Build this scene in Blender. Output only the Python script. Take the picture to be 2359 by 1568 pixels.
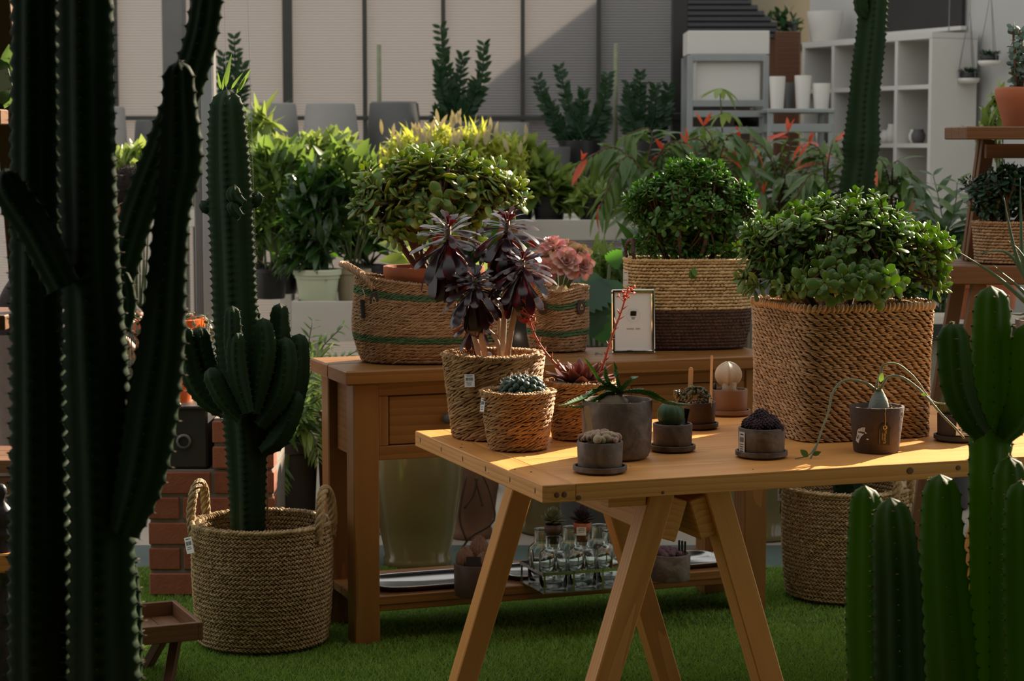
import bpy, bmesh, math, random
import numpy as np
from mathutils import Vector, Matrix, Quaternion

for o in list(bpy.data.objects):
    bpy.data.objects.remove(o, do_unlink=True)
SC = bpy.context.scene
COL = SC.collection
random.seed(7)
RNG = np.random.default_rng(7)

# ------------------------------------------------------------------ camera
F, CX, CY, HC, HZ = 4800.0, 1179.5, 784.0, 1.55, 331.0      # pixels of the 2359x1568 frame, metres
TH = math.atan((CY - HZ) / F)
cam_d = bpy.data.cameras.new('camera')
cam = bpy.data.objects.new('camera', cam_d)
COL.objects.link(cam)
cam_d.sensor_fit = 'HORIZONTAL'
cam_d.sensor_width = 36.0
cam_d.lens = F / 2359.0 * 36.0
cam_d.clip_start, cam_d.clip_end = 0.05, 200
cam.location = (0, 0, HC)
cam.rotation_euler = (math.pi / 2 - TH, 0, 0)
cam_d.dof.use_dof = True
cam_d.dof.focus_distance = 5.45
cam_d.dof.aperture_fstop = 7.1
SC.camera = cam

# ------------------------------------------------------------------ sky, sun, exposure
SUN_AZ, SUN_EL = 50.0, 27.0
wd = bpy.data.worlds.new('sky')
SC.world = wd
wd.use_nodes = True
bg = wd.node_tree.nodes['Background']
bg.inputs[0].default_value = (0.97, 0.96, 0.94, 1)
bg.inputs[1].default_value = 0.62
sun_d = bpy.data.lights.new('sun', 'SUN')
sun_d.energy = 11.0
sun_d.angle = math.radians(0.6)
sun_d.color = (1.0, 0.83, 0.62)
sun = bpy.data.objects.new('sun', sun_d)
COL.objects.link(sun)
_c = math.cos(math.radians(SUN_EL))
SUNV = Vector((math.cos(math.radians(SUN_AZ)) * _c, math.sin(math.radians(SUN_AZ)) * _c, math.sin(math.radians(SUN_EL))))
sun.rotation_euler = (-SUNV).to_track_quat('-Z', 'Y').to_euler()
sun.location = SUNV * 30
SC.view_settings.view_transform = 'Standard'
SC.view_settings.look = 'None'
SC.view_settings.exposure = 0.62
SC.view_settings.gamma = 1.0
SC.view_settings.use_curve_mapping = False


# ------------------------------------------------------------------ pixels to places
def ray(px, py):
    a, b = (px - CX) / F, -(py - CY) / F
    return Vector((a, math.cos(TH) + b * math.sin(TH), -math.sin(TH) + b * math.cos(TH)))


def at(px, py, Y):
    d = ray(px, py)
    return Vector((0, 0, HC)) + d * (Y / d.y)


def gnd(px, py, z=0.0):
    d = ray(px, py)
    return Vector((0, 0, HC)) + d * ((z - HC) / d.z)


def mp(Y):
    return Y / F


# ------------------------------------------------------------------ mesh builder
class MB:
    def __init__(s):
        s.V, s.Q, s.T, s.var, s.edge, s.mq, s.mt, s.n = [], [], [], [], [], [], [], 0

    def add(s, V, Q=None, T=None, var=0.0, edge=0.0, mi=0):
        V = np.asarray(V, float).reshape(-1, 3)
        n = len(V)
        s.V.append(V)
        s.var.append(np.broadcast_to(np.asarray(var, float), (n,)))
        s.edge.append(np.broadcast_to(np.asarray(edge, float), (n,)))
        if Q is not None and len(Q):
            Q = np.asarray(Q, int).reshape(-1, 4)
            s.Q.append(Q + s.n)
            s.mq.append(np.broadcast_to(np.asarray(mi, int), (len(Q),)))
        if T is not None and len(T):
            T = np.asarray(T, int).reshape(-1, 3)
            s.T.append(T + s.n)
            s.mt.append(np.broadcast_to(np.asarray(mi, int), (len(T),)))
        s.n += n
        return s

    def inst(s, tm, M, var=None, mi=0):
        """template (V,Q,T,edge) at every matrix of M (N,4,4)"""
        V, Q, T, E = tm
        M = np.asarray(M, float).reshape(-1, 4, 4)
        N, n = len(M), len(V)
        if N == 0:
            return s
        W = np.einsum('nij,vj->nvi', M[:, :3, :3], V) + M[:, None, :3, 3]
        if var is None:
            var = RNG.random(N)
        off = (np.arange(N) * n)[:, None, None]
        s.add(W.reshape(-1, 3), (Q[None] + off).reshape(-1, 4) if len(Q) else None,
              (T[None] + off).reshape(-1, 3) if len(T) else None,
              np.repeat(var, n), np.tile(E, N),
              mi if np.isscalar(mi) else 0)
        return s

    def box(s, c, size, R=None, bev=0.0, mi=0, var=0.0):
        hx, hy, hz = [k / 2 for k in size]
        b = min(bev, hx * .9, hy * .9, hz * .9)
        V, Q, T = [], [], []
        if b <= 0:
            for x in (-1, 1):
                for y in (-1, 1):
                    for z in (-1, 1):
                        V.append((x * hx, y * hy, z * hz))
            Q = [(0, 1, 3, 2), (4, 6, 7, 5), (0, 4, 5, 1), (2, 3, 7, 6), (0, 2, 6, 4), (1, 5, 7, 3)]
        else:
            idx = {}
            for x in (-1, 1):
                for y in (-1, 1):
                    for z in (-1, 1):
                        idx[x, y, z] = len(V)
                        V += [(x * hx, y * (hy - b), z * (hz - b)), (x * (hx - b), y * hy, z * (hz - b)), (x * (hx - b), y * (hy - b), z * hz)]
            for a in range(3):
                p, q = (a + 1) % 3, (a + 2) % 3
                for sg in (-1, 1):
                    k = []
                    for (u, v) in ((-1, -1), (1, -1), (1, 1), (-1, 1)):
                        t = [0, 0, 0]
                        t[a], t[p], t[q] = sg, u, v
                        k.append(idx[tuple(t)] + a)
                    Q.append(k if sg > 0 else k[::-1])
                for u in (-1, 1):
                    for v in (-1, 1):
                        t0, t1 = [0, 0, 0], [0, 0, 0]
                        t0[a], t0[p], t0[q] = -1, u, v
                        t1[a], t1[p], t1[q] = 1, u, v
                        k = [idx[tuple(t0)] + p, idx[tuple(t1)] + p, idx[tuple(t1)] + q, idx[tuple(t0)] + q]
                        Q.append(k if u * v > 0 else k[::-1])
            for (x, y, z), i in idx.items():
                T.append((i, i + 1, i + 2) if x * y * z > 0 else (i, i + 2, i + 1))
        V = np.array(V, float)
        if R is not None:
            V = V @ np.array(R.to_3x3()).T
        return s.add(V + np.array(c, float), Q, T, var=var, mi=mi)

    def lathe(s, prof, n=32, c=(0, 0, 0), sx=1.0, sy=1.0, mi=0, var=0.0, wob=0.0):
        """(r,z) profile about z; closes at r==0"""
        a = np.arange(n) * 2 * math.pi / n
        V, Q = [], []
        for (r, z) in prof:
            rr = r * (1 + wob * np.sin(a * 3 + z * 40))
            V.append(np.stack([rr * np.cos(a) * sx + c[0], rr * np.sin(a) * sy + c[1], np.full(n, z + c[2])], 1))
        for i in range(len(prof) - 1):
            for j in range(n):
                k = (j + 1) % n
                Q.append((i * n + j, i * n + k, (i + 1) * n + k, (i + 1) * n + j))
        return s.add(np.concatenate(V), Q, mi=mi, var=var)

    def tube(s, pts, rad, n=8, mi=0, var=0.0, cap=True, flat=1.0):
        P = np.array([tuple(p) for p in pts], float)
        m = len(P)
        rad = np.broadcast_to(np.asarray(rad, float), (m,))
        Tn = np.gradient(P, axis=0)
        Tn /= np.maximum(np.linalg.norm(Tn, axis=1, keepdims=True), 1e-9)
        ref = np.array([0., 0, 1]) if abs(Tn[0][2]) < .9 else np.array([1., 0, 0])
        V = []
        for i in range(m):
            x = np.cross(ref, Tn[i])
            x /= max(np.linalg.norm(x), 1e-9)
            y = np.cross(Tn[i], x)
            ref = y
            a = np.arange(n) * 2 * math.pi / n
            V.append(P[i] + rad[i] * (np.cos(a)[:, None] * x + flat * np.sin(a)[:, None] * y))
        V = np.concatenate(V)
        j = np.arange(n)
        Q = np.concatenate([np.stack([i * n + j, i * n + (j + 1) % n, (i + 1) * n + (j + 1) % n, (i + 1) * n + j], 1) for i in range(m - 1)])
        T = []
        if cap:
            V = np.concatenate([V, P[:1], P[-1:]])
            T = [(m * n, (k + 1) % n, k) for k in range(n)] + [(m * n + 1, (m - 1) * n + k, (m - 1) * n + (k + 1) % n) for k in range(n)]
        return s.add(V, Q, T, mi=mi, var=var)

    def ell(s, c, r, R=None, nu=12, nv=8, mi=0, var=0.0, fn=None):
        V, Q = [], []
        for i in range(nv + 1):
            ph = math.pi * (i / nv - .5)
            for j in range(nu):
                t = 2 * math.pi * j / nu
                p = Vector((math.cos(ph) * math.cos(t), math.cos(ph) * math.sin(t), math.sin(ph)))
                k = fn(t, ph) if fn else 1.0
                p = Vector((p.x * r[0] * k, p.y * r[1] * k, p.z * r[2] * k))
                if R is not None:
                    p = R @ p
                V.append(p + Vector(c))
        for i in range(nv):
            for j in range(nu):
                k = (j + 1) % nu
                Q.append((i * nu + j, i * nu + k, (i + 1) * nu + k, (i + 1) * nu + j))
        return s.add([tuple(v) for v in V], Q, mi=mi, var=var)

    def prism(s, poly, y0, y1, mi=0):
        """convex-ish outline in x,z pushed from y0 to y1 (fan capped)"""
        n = len(poly)
        cx = sum(p[0] for p in poly) / n
        cz = sum(p[1] for p in poly) / n
        V = [(x, y0, z) for x, z in poly] + [(x, y1, z) for x, z in poly] + [(cx, y0, cz), (cx, y1, cz)]
        Q = [(i, (i + 1) % n, n + (i + 1) % n, n + i) for i in range(n)]
        T = [(2 * n, (i + 1) % n, i) for i in range(n)] + [(2 * n + 1, n + i, n + (i + 1) % n) for i in range(n)]
        return s.add(V, Q, T, mi=mi)

    def mesh(s, name, smooth=True):
        me = bpy.data.meshes.new(name)
        if not s.n:
            return me
        V = np.concatenate(s.V)
        Q = np.concatenate(s.Q) if s.Q else np.zeros((0, 4), int)
        T = np.concatenate(s.T) if s.T else np.zeros((0, 3), int)
        mi = np.concatenate((s.mq if s.Q else []) + (s.mt if s.T else []))
        me.vertices.add(len(V))
        me.vertices.foreach_set('co', V.ravel())
        me.loops.add(Q.size + T.size)
        me.loops.foreach_set('vertex_index', np.concatenate([Q.ravel(), T.ravel()]).astype(np.int32))
        me.polygons.add(len(Q) + len(T))
        ls = np.concatenate([np.arange(len(Q)) * 4, Q.size + np.arange(len(T)) * 3]).astype(np.int32)
        me.polygons.foreach_set('loop_start', ls)
        me.polygons.foreach_set('material_index', mi.astype(np.int32))
        me.polygons.foreach_set('use_smooth', np.full(len(ls), bool(smooth)))
        for nm, arr in (('var', s.var), ('edge', s.edge)):
            at_ = me.attributes.new(nm, 'FLOAT', 'POINT')
            at_.data.foreach_set('value', np.concatenate(arr).astype(np.float32))
        me.update(calc_edges=True)
        me.validate()
        return me

    def obj(s, name, mats, parent=None, smooth=True, angle=None):
        me = s.mesh(name, smooth)
        for m in (mats if isinstance(mats, (list, tuple)) else [mats]):
            me.materials.append(m)
        if angle:
            me.set_sharp_from_angle(angle=math.radians(angle))
        o = bpy.data.objects.new(name, me)
        COL.objects.link(o)
        if parent is not None:
            o.parent = parent
        return o


def tag(o, label, cat, group=None):
    o['label'] = label
    o['category'] = cat
    if group:
        o['group'] = group
    return o


def thing(name, label, cat, loc=(0, 0, 0), rz=0.0, group=None):
    o = bpy.data.objects.new(name, None)
    o.empty_display_size = .05
    COL.objects.link(o)
    o.location = loc
    o.rotation_euler = (0, 0, rz)
    return tag(o, label, cat, group)


def empty(name, parent, loc=(0, 0, 0), R=None):
    o = bpy.data.objects.new(name, None)
    o.empty_display_size = .02
    COL.objects.link(o)
    o.parent = parent
    M = Matrix.Translation(loc)
    if R is not None:
        M = M @ R.to_4x4()
    o.matrix_basis = M
    return o


def structure(o):
    o['kind'] = 'structure'
    return o


def stuff(o):
    o['kind'] = 'stuff'
    return o


def copy_tree(o, parent=None, skip_label=True):
    c = o.copy()
    COL.objects.link(c)
    c.parent = parent
    for ch in [k for k in bpy.data.objects if k.parent == o]:
        copy_tree(ch, c)
    return c


def fr(x, n):
    """3x3 with columns x, y, z: z close to n"""
    x = Vector(x).normalized()
    n = Vector(n)
    y = n.cross(x)
    if y.length < 1e-5:
        y = Vector((0.3, 1, .2)).cross(x)
    y.normalize()
    z = x.cross(y)
    return Matrix((x, y, z)).transposed()


def mx(p, R, sc=(1, 1, 1)):
    M = np.eye(4)
    A = np.array(R.to_3x3())
    M[:3, :3] = A * np.array(sc if hasattr(sc, '__len__') else (sc, sc, sc))[None, :]
    M[:3, 3] = tuple(p)
    return M


def beam(name, p0, p1, w, h, m, parent, up=(0, 0, 1), bev=.002):
    p0, p1 = Vector(p0), Vector(p1)
    o = MB().box((0, 0, 0), ((p1 - p0).length, w, h), bev=bev).obj(name, m, parent, smooth=False)
    o.matrix_basis = Matrix.Translation((p0 + p1) / 2) @ fr(p1 - p0, up).to_4x4()
    return o


def smoothpath(P, n=None, step=None):
    """Catmull-Rom through rows of P (k,d) evenly by length"""
    P = np.array([tuple(p) for p in P], float)
    if len(P) == 2:
        D = np.linspace(0, 1, 60)[:, None]
        out = P[0] * (1 - D) + P[1] * D
    else:
        A = np.vstack([2 * P[0] - P[1], P, 2 * P[-1] - P[-2]])
        out = []
        for i in range(1, len(A) - 2):
            t = np.linspace(0, 1, 24, endpoint=False)[:, None]
            a, b, c, d = A[i - 1], A[i], A[i + 1], A[i + 2]
            out.append(.5 * (2 * b + (c - a) * t + (2 * a - 5 * b + 4 * c - d) * t ** 2 + (3 * b - a - 3 * c + d) * t ** 3))
        out = np.vstack(out + [P[-1:]])
    L = np.concatenate([[0], np.cumsum(np.linalg.norm(np.diff(out[:, :3], axis=0), axis=1))])
    if step:
        n = max(4, int(L[-1] / step) + 1)
    q = np.linspace(0, L[-1], n)
    return np.stack([np.interp(q, L, out[:, k]) for k in range(out.shape[1])], 1)


# ------------------------------------------------------------------ materials
def _n(nt, t, **kw):
    n = nt.nodes.new(t)
    for k, v in kw.items():
        setattr(n, k, v)
    return n


def _ramp(nt, cols, fac):
    r = _n(nt, 'ShaderNodeValToRGB')
    el = r.color_ramp.elements
    while len(el) < len(cols):
        el.new(.5)
    for i, c in enumerate(cols):
        if len(c) == 4:
            el[i].position = c[3]
        else:
            el[i].position = i / max(1, len(cols) - 1)
        el[i].color = (c[0], c[1], c[2], 1)
    nt.links.new(fac, r.inputs[0])
    return r.outputs[0]


def _math(nt, op, a, b=None):
    m = _n(nt, 'ShaderNodeMath', operation=op)
    for i, v in enumerate((a, b)):
        if v is None:
            continue
        if isinstance(v, (int, float)):
            m.inputs[i].default_value = v
        else:
            nt.links.new(v, m.inputs[i])
    return m.outputs[0]


def _mixc(nt, fac, a, b, mode='MIX'):
    m = _n(nt, 'ShaderNodeMix', data_type='RGBA', blend_type=mode)
    for i, v in ((0, fac), (6, a), (7, b)):
        if isinstance(v, (int, float)):
            m.inputs[i].default_value = v
        elif isinstance(v, (tuple, list)):
            m.inputs[i].default_value = (v[0], v[1], v[2], 1)
        else:
            nt.links.new(v, m.inputs[i])
    return m.outputs[2]


MATS = {}


def mat(name, cols, scale=8.0, rough=.6, bump=0.0, bscale=None, stretch=(1, 1, 1), transl=0.0, tcol=None,
        edge=None, epow=2.0, metal=0.0, spec=.5, rnd=0.0, var=0.0, detail=4.0, coat=0.0, trans=0.0, ior=1.45,
        wood=0.0, emit=None, speck=None, distort=0.0):
    """noise-coloured principled surface; var/rnd shift the colour by piece / by object; edge = rim colour of leaves"""
    m = bpy.data.materials.new(name)
    m.use_nodes = True
    nt = m.node_tree
    bs = nt.nodes['Principled BSDF']
    tc = _n(nt, 'ShaderNodeTexCoord')
    oi = _n(nt, 'ShaderNodeObjectInfo')
    mpg = _n(nt, 'ShaderNodeMapping')
    mpg.inputs['Scale'].default_value = stretch
    nt.links.new(tc.outputs['Object'], mpg.inputs[0])
    if rnd or wood:
        cv = _n(nt, 'ShaderNodeCombineXYZ')
        for i in range(3):
            nt.links.new(_math(nt, 'MULTIPLY', oi.outputs['Random'], 13.7 + 5 * i), cv.inputs[i])
        nt.links.new(cv.outputs[0], mpg.inputs['Location'])
    nz = _n(nt, 'ShaderNodeTexNoise')
    nz.inputs['Scale'].default_value = scale
    nz.inputs['Detail'].default_value = detail
    nz.inputs['Distortion'].default_value = distort
    nt.links.new(mpg.outputs[0], nz.inputs[0])
    fac = nz.outputs[0]
    if wood:
        wv = _n(nt, 'ShaderNodeTexWave', wave_type='BANDS', bands_direction='Z', wave_profile='SAW')
        wv.inputs['Scale'].default_value = wood
        wv.inputs['Distortion'].default_value = 9.0
        wv.inputs['Detail'].default_value = 2.0
        wv.inputs['Detail Scale'].default_value = .6
        nt.links.new(mpg.outputs[0], wv.inputs[0])
        fac = _math(nt, 'ADD', _math(nt, 'MULTIPLY', fac, .52), _math(nt, 'MULTIPLY', wv.outputs[0], .48))
    if var or rnd:
        at_ = _n(nt, 'ShaderNodeAttribute', attribute_name='var')
        s = _math(nt, 'FRACT', _math(nt, 'ADD', at_.outputs['Fac'], oi.outputs['Random']))
        k = max(var, rnd)
        fac = _math(nt, 'ADD', _math(nt, 'MULTIPLY', fac, 1 - k), _math(nt, 'MULTIPLY', s, k))
    col = _ramp(nt, cols, fac)
    if speck:
        vo = _n(nt, 'ShaderNodeTexVoronoi')
        vo.inputs['Scale'].default_value = speck[1]
        nt.links.new(mpg.outputs[0], vo.inputs[0])
        col = _mixc(nt, _ramp(nt, [(1, 1, 1, speck[2]), (0, 0, 0, speck[2] + .06)], vo.outputs['Distance']), col, speck[0])
    if edge is not None:
        ea = _n(nt, 'ShaderNodeAttribute', attribute_name='edge')
        col = _mixc(nt, _math(nt, 'POWER', ea.outputs['Fac'], epow), col, edge)
    nt.links.new(col, bs.inputs['Base Color'])
    bs.inputs['Roughness'].default_value = rough
    bs.inputs['Metallic'].default_value = metal
    bs.inputs['Specular IOR Level'].default_value = spec
    bs.inputs['Coat Weight'].default_value = coat
    bs.inputs['Coat Roughness'].default_value = .15
    bs.inputs['Transmission Weight'].default_value = trans
    bs.inputs['IOR'].default_value = ior
    if emit:
        bs.inputs['Emission Color'].default_value = (*emit[0], 1)
        bs.inputs['Emission Strength'].default_value = emit[1]
    if bump:
        b2 = _n(nt, 'ShaderNodeTexNoise')
        b2.inputs['Scale'].default_value = bscale or scale * 3
        b2.inputs['Detail'].default_value = 3
        nt.links.new(mpg.outputs[0], b2.inputs[0])
        bp = _n(nt, 'ShaderNodeBump')
        bp.inputs['Strength'].default_value = min(1, bump)
        bp.inputs['Distance'].default_value = .004
        nt.links.new(b2.outputs[0], bp.inputs['Height'])
        nt.links.new(bp.outputs[0], bs.inputs['Normal'])
    if transl:
        tr = _n(nt, 'ShaderNodeBsdfTranslucent')
        if tcol:
            nt.links.new(_mixc(nt, .75, col, tcol), tr.inputs[0])
        else:
            nt.links.new(col, tr.inputs[0])
        ms = _n(nt, 'ShaderNodeMixShader')
        ms.inputs[0].default_value = transl
        nt.links.new(bs.outputs[0], ms.inputs[1])
        nt.links.new(tr.outputs[0], ms.inputs[2])
        nt.links.new(ms.outputs[0], nt.nodes['Material Output'].inputs[0])
    MATS[name] = m
    return m


# timber
M_PINE = mat('pine', [(.45, .172, .038), (.69, .315, .088), (.78, .405, .135)], 3.0, .42, .12, 40, (1.2, 12, 12), wood=1.6, rnd=.10, spec=.35)
M_PINE_END = mat('pine_end_grain', [(.42, .23, .09), (.60, .36, .16)], 10, .6, .2, 60, wood=6)
M_OAK = mat('honey_oak', [(.13, .052, .012), (.235, .10, .024), (.30, .14, .036)], 3.0, .38, .1, 40, (1.2, 10, 10), wood=1.2, rnd=.12, spec=.4)
M_STAND = mat('stand_wood', [(.10, .042, .016), (.20, .09, .034)], 3.0, .5, .15, 40, (1.2, 10, 10), wood=1.5, rnd=.15)
M_DARKWOOD = mat('dark_brown_wood', [(.07, .028, .012), (.17, .07, .03)], 3, .5, .15, 40, (1.2, 9, 9), wood=1.3, rnd=.1)
M_STICK = mat('label_stick_wood', [(.62, .42, .24), (.72, .52, .32)], 12, .7)
M_GAP = mat('shadow_gap', [(.012, .008, .005), (.02, .012, .008)], 10, .9)
M_KNOT = mat('wood_knot', [(.10, .035, .012), (.22, .09, .03)], 60, .6)
# straw
M_SEAGRASS = mat('seagrass', [(.22, .105, .038), (.48, .27, .115), (.68, .44, .21)], 60, .66, .9, 420, var=.6)
M_WATERHY = mat('water_hyacinth', [(.25, .13, .052), (.54, .335, .165), (.70, .48, .26)], 30, .6, .5, 160, var=.6)
M_JUTE = mat('jute', [(.20, .11, .055), (.40, .24, .125), (.52, .34, .19)], 40, .75, .5, 220, var=.5)
M_JUTE_GREEN = mat('green_jute', [(.035, .085, .04), (.075, .16, .07), (.11, .20, .09)], 40, .75, .5, 220, var=.5)
M_RAFFIA = mat('raffia', [(.34, .21, .085), (.58, .40, .19), (.72, .53, .28)], 40, .7, .5, 200, var=.5)
M_BRAID = mat('braided_straw', [(.17, .11, .042), (.36, .245, .11), (.52, .38, .19)], 40, .65, .5, 200, var=.6)
M_BROWNWEAVE = mat('brown_weave', [(.030, .014, .009), (.07, .032, .020), (.10, .05, .03)], 40, .7, .4, 200, var=.5)
M_SHELL = mat('basket_inside', [(.10, .055, .025), (.20, .12, .055)], 40, .8, .4, 120)
M_LEATHER = mat('brown_leather', [(.035, .014, .009), (.06, .025, .015)], 40, .55, .2, 120)
M_THREAD = mat('pale_thread', [(.55, .38, .22), (.65, .48, .30)], 60, .7)
# ceramics
M_GREYPOT = mat('grey_clay', [(.045, .032, .025, .25), (.13, .098, .078, .5), (.27, .215, .175, .78)], 16, .62, .35, 90, detail=9, rnd=.12, distort=1.2)
M_DARKPOT = mat('charcoal_clay', [(.035, .030, .028), (.06, .052, .048)], 9, .6, .2, 60, rnd=.2)
M_BROWNPOT = mat('dark_brown_clay', [(.05, .028, .018), (.085, .05, .034)], 8, .5, .25, 70)
M_TANPOT = mat('brown_clay', [(.16, .075, .04), (.24, .12, .065)], 8, .55, .2, 60)
M_SPECKPOT = mat('speckled_dark_clay', [(.045, .028, .020), (.08, .052, .040)], 60, .7, .35, 120)
M_TERRA = mat('terracotta', [(.30, .085, .035), (.42, .13, .055)], 7, .65, .15, 60, rnd=.2)
M_ORANGE = mat('orange_plastic', [(.62, .12, .015), (.75, .17, .025)], 4, .35, transl=.25)
M_OLIVE = mat('olive_glaze', [(.13, .105, .040), (.20, .165, .07), (.27, .21, .10)], 3.2, .16, .1, 14, detail=6, coat=.5, rnd=.2)
M_CREAM = mat('cream_plastic', [(.50, .55, .38), (.58, .62, .45)], 4, .4)
M_BEIGE = mat('beige_plastic', [(.28, .23, .15), (.34, .28, .19)], 4, .5)
M_BLACKP = mat('black_plastic', [(.010, .010, .011), (.018, .018, .019)], 4, .4)
M_GREYBIG = mat('grey_fibreclay', [(.20, .195, .185), (.28, .27, .255)], 5, .7, .1, 80, rnd=.35)
M_DARKGREY = mat('anthracite_fibreclay', [(.075, .075, .075), (.10, .10, .098)], 5, .6, .1, 80, rnd=.2)
M_WHITEPOT = mat('white_ceramic', [(.62, .60, .56), (.70, .68, .64)], 4, .35)
# plain
M_SOIL = mat('soil', [(.016, .010, .007), (.05, .03, .02)], 60, .95, .8, 150)
M_GRIT = mat('grit', [(.12, .08, .055), (.34, .24, .18)], 120, .9, .8, 160, var=.5)
M_WHITEWOOD = mat('white_painted_wood', [(.50, .47, .41), (.58, .55, .49)], 3, .5, .08, 40, (1, 6, 6), rnd=.1)
M_WHITE = mat('white_laminate', [(.55, .54, .50), (.62, .60, .57)], 3, .45)
M_PAPER = mat('white_paper', [(.72, .72, .70), (.80, .80, .78)], 8, .7)
M_INK = mat('black_ink', [(.012, .012, .013), (.02, .02, .02)], 8, .7)
M_GOLDINK = mat('gold_ink', [(.42, .28, .10), (.55, .38, .15)], 30, .4)
M_GREENINK = mat('dark_green_ink', [(.05, .10, .05), (.07, .13, .07)], 30, .7)
M_SILVER = mat('polished_silver', [(.34, .34, .33), (.44, .44, .42)], 6, .22, metal=1.0)
M_CHROME = mat('frame_metal', [(.62, .58, .52), (.70, .66, .60)], 6, .08, metal=1.0)
M_STEEL = mat('grey_steel', [(.10, .10, .10), (.16, .16, .155)], 5, .5, metal=.2)
M_GALV = mat('galvanised_steel', [(.24, .26, .26), (.34, .36, .36)], 5, .4, metal=.3)
M_BLACKMETAL = mat('black_metal', [(.014, .014, .014), (.03, .028, .026)], 5, .45)
M_BLACKPAINT = mat('black_painted_wood', [(.016, .017, .020), (.028, .029, .033)], 5, .38)
M_GLASS = mat('clear_glass', [(.93, .97, .95), (.96, 1, .98)], 2, .03, trans=1.0, ior=1.45)
M_DARKGLASS = mat('smoked_glass', [(.015, .022, .024), (.03, .042, .045)], 2, .06, coat=.6)
M_BRICK = mat('brick', [(.15, .042, .02), (.27, .085, .042), (.34, .12, .06)], 25, .85, .5, 120, rnd=.45)
M_MORTAR = mat('mortar', [(.16, .14, .12), (.24, .21, .18)], 40, .9, .5, 150)
# plant tissue
G = 1.0
M_JADE = mat('jade_leaf', [(.06, .135, .035), (.12, .25, .055), (.24, .36, .07)], 9, .42, transl=.34, tcol=(.40, .62, .04), edge=(.34, .14, .03), epow=14, rnd=.6, var=.6, spec=.55)
M_JADE_Y = mat('golden_jade_leaf', [(.07, .17, .055), (.12, .26, .07), (.20, .34, .08), (.58, .48, .06)], 7, .40, transl=.34, tcol=(.50, .64, .05), edge=(.58, .16, .02), epow=12, rnd=.65, var=.65, spec=.55)
M_JADE_D = mat('glossy_jade_leaf', [(.035, .12, .028), (.075, .20, .035), (.17, .31, .045)], 9, .40, transl=.34, tcol=(.32, .58, .03), rnd=.6, var=.6, spec=.55)
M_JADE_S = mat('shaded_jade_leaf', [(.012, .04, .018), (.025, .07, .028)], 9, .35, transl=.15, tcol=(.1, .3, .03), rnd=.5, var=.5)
M_BARK = mat('bark', [(.05, .026, .014), (.13, .075, .04)], 40, .85, .6, 120)
M_AEON = mat('black_aeonium_leaf', [(.010, .010, .014), (.018, .014, .020), (.034, .012, .016)], 6, .22, transl=.17, tcol=(.95, .015, .02), rnd=.5, var=.5, spec=.7, edge=(.06, .012, .014), epow=5)
M_AEONSTEM = mat('aeonium_stem', [(.26, .18, .12), (.40, .29, .20)], 50, .7, .4, 160)
M_PINK = mat('pink_aeonium_leaf', [(.48, .23, .26), (.70, .45, .44), (.62, .60, .40)], 14, .5, transl=.2, tcol=(.9, .6, .56), edge=(.62, .22, .26), epow=3, rnd=.6)
M_PINKG = mat('cream_green_leaf', [(.16, .24, .07), (.42, .42, .18), (.60, .50, .32)], 12, .4, transl=.3, edge=(.62, .30, .30), epow=3, rnd=.6)
M_ECHEV = mat('plum_echeveria_leaf', [(.07, .03, .032), (.13, .055, .052)], 10, .38, transl=.15, tcol=(.6, .12, .08), edge=(.50, .22, .18), epow=4, rnd=.4)
M_STALK = mat('salmon_stalk', [(.42, .12, .085), (.58, .20, .13)], 30, .5, transl=.15)
M_CORAL = mat('coral_flower', [(.62, .13, .07), (.80, .22, .12), (.85, .12, .16)], 60, .5, transl=.3, var=.5)
M_CACT = mat('cactus_green', [(.011, .028, .004), (.023, .050, .006), (.046, .078, .008)], 4, .55, .15, 40, transl=.22, tcol=(.26, .46, .01), rnd=.2, spec=.2)
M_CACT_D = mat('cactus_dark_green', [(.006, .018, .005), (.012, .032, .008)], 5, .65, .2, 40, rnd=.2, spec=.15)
M_CACT_B = mat('cactus_blue_green', [(.012, .038, .028), (.026, .066, .046)], 8, .5, .15, 60, var=.4)
M_OBESA = mat('obesa_skin', [(.018, .055, .022), (.05, .115, .045)], 30, .5, .1, 90)
M_SPINE = mat('spine', [(.42, .28, .13), (.62, .46, .26)], 30, .5, transl=.3)
M_SPINE_D = mat('brown_spine', [(.06, .035, .016), (.12, .07, .035)], 30, .6)
M_SPINEW = mat('white_spine', [(.6, .52, .42), (.75, .68, .58)], 30, .5)
M_AREOLE_D = mat('dark_areole', [(.010, .010, .006), (.025, .02, .012)], 60, .9)
M_AREOLE = mat('areole', [(.03, .014, .008), (.07, .035, .018)], 60, .8)
M_CHALK = mat('chalky_cactus', [(.36, .31, .24), (.54, .48, .38)], 12, .8, .25, 120)
M_GREYCAUD = mat('grey_caudex', [(.17, .21, .18), (.32, .36, .32)], 40, .8, .4, 160)
M_VINE = mat('vine_stem', [(.14, .17, .10), (.26, .28, .17)], 30, .6, .3, 90)
M_CAUDEX = mat('tan_caudex', [(.20, .14, .09), (.38, .29, .20)], 20, .8, .5, 70)
M_DRAG = mat('toothed_leaf', [(.028, .085, .022), (.07, .17, .04)], 10, .35, transl=.2, tcol=(.3, .6, .05))
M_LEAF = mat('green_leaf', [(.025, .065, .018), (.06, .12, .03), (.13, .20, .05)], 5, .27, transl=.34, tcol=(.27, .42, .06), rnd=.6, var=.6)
M_LEAF_D = mat('dark_glossy_and_shade_leaf', [(.008, .028, .008), (.018, .055, .013), (.04, .09, .018)], 5, .32, transl=.18, tcol=(.18, .42, .02), rnd=.5, var=.5, spec=.7)  # dark glossy leaf; also carries painted shade for the rear bushes
M_LEAF_B = mat('bright_leaf', [(.07, .13, .025), (.14, .22, .04), (.26, .32, .07)], 5, .34, transl=.34, tcol=(.42, .52, .11), rnd=.6, var=.6)
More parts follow.
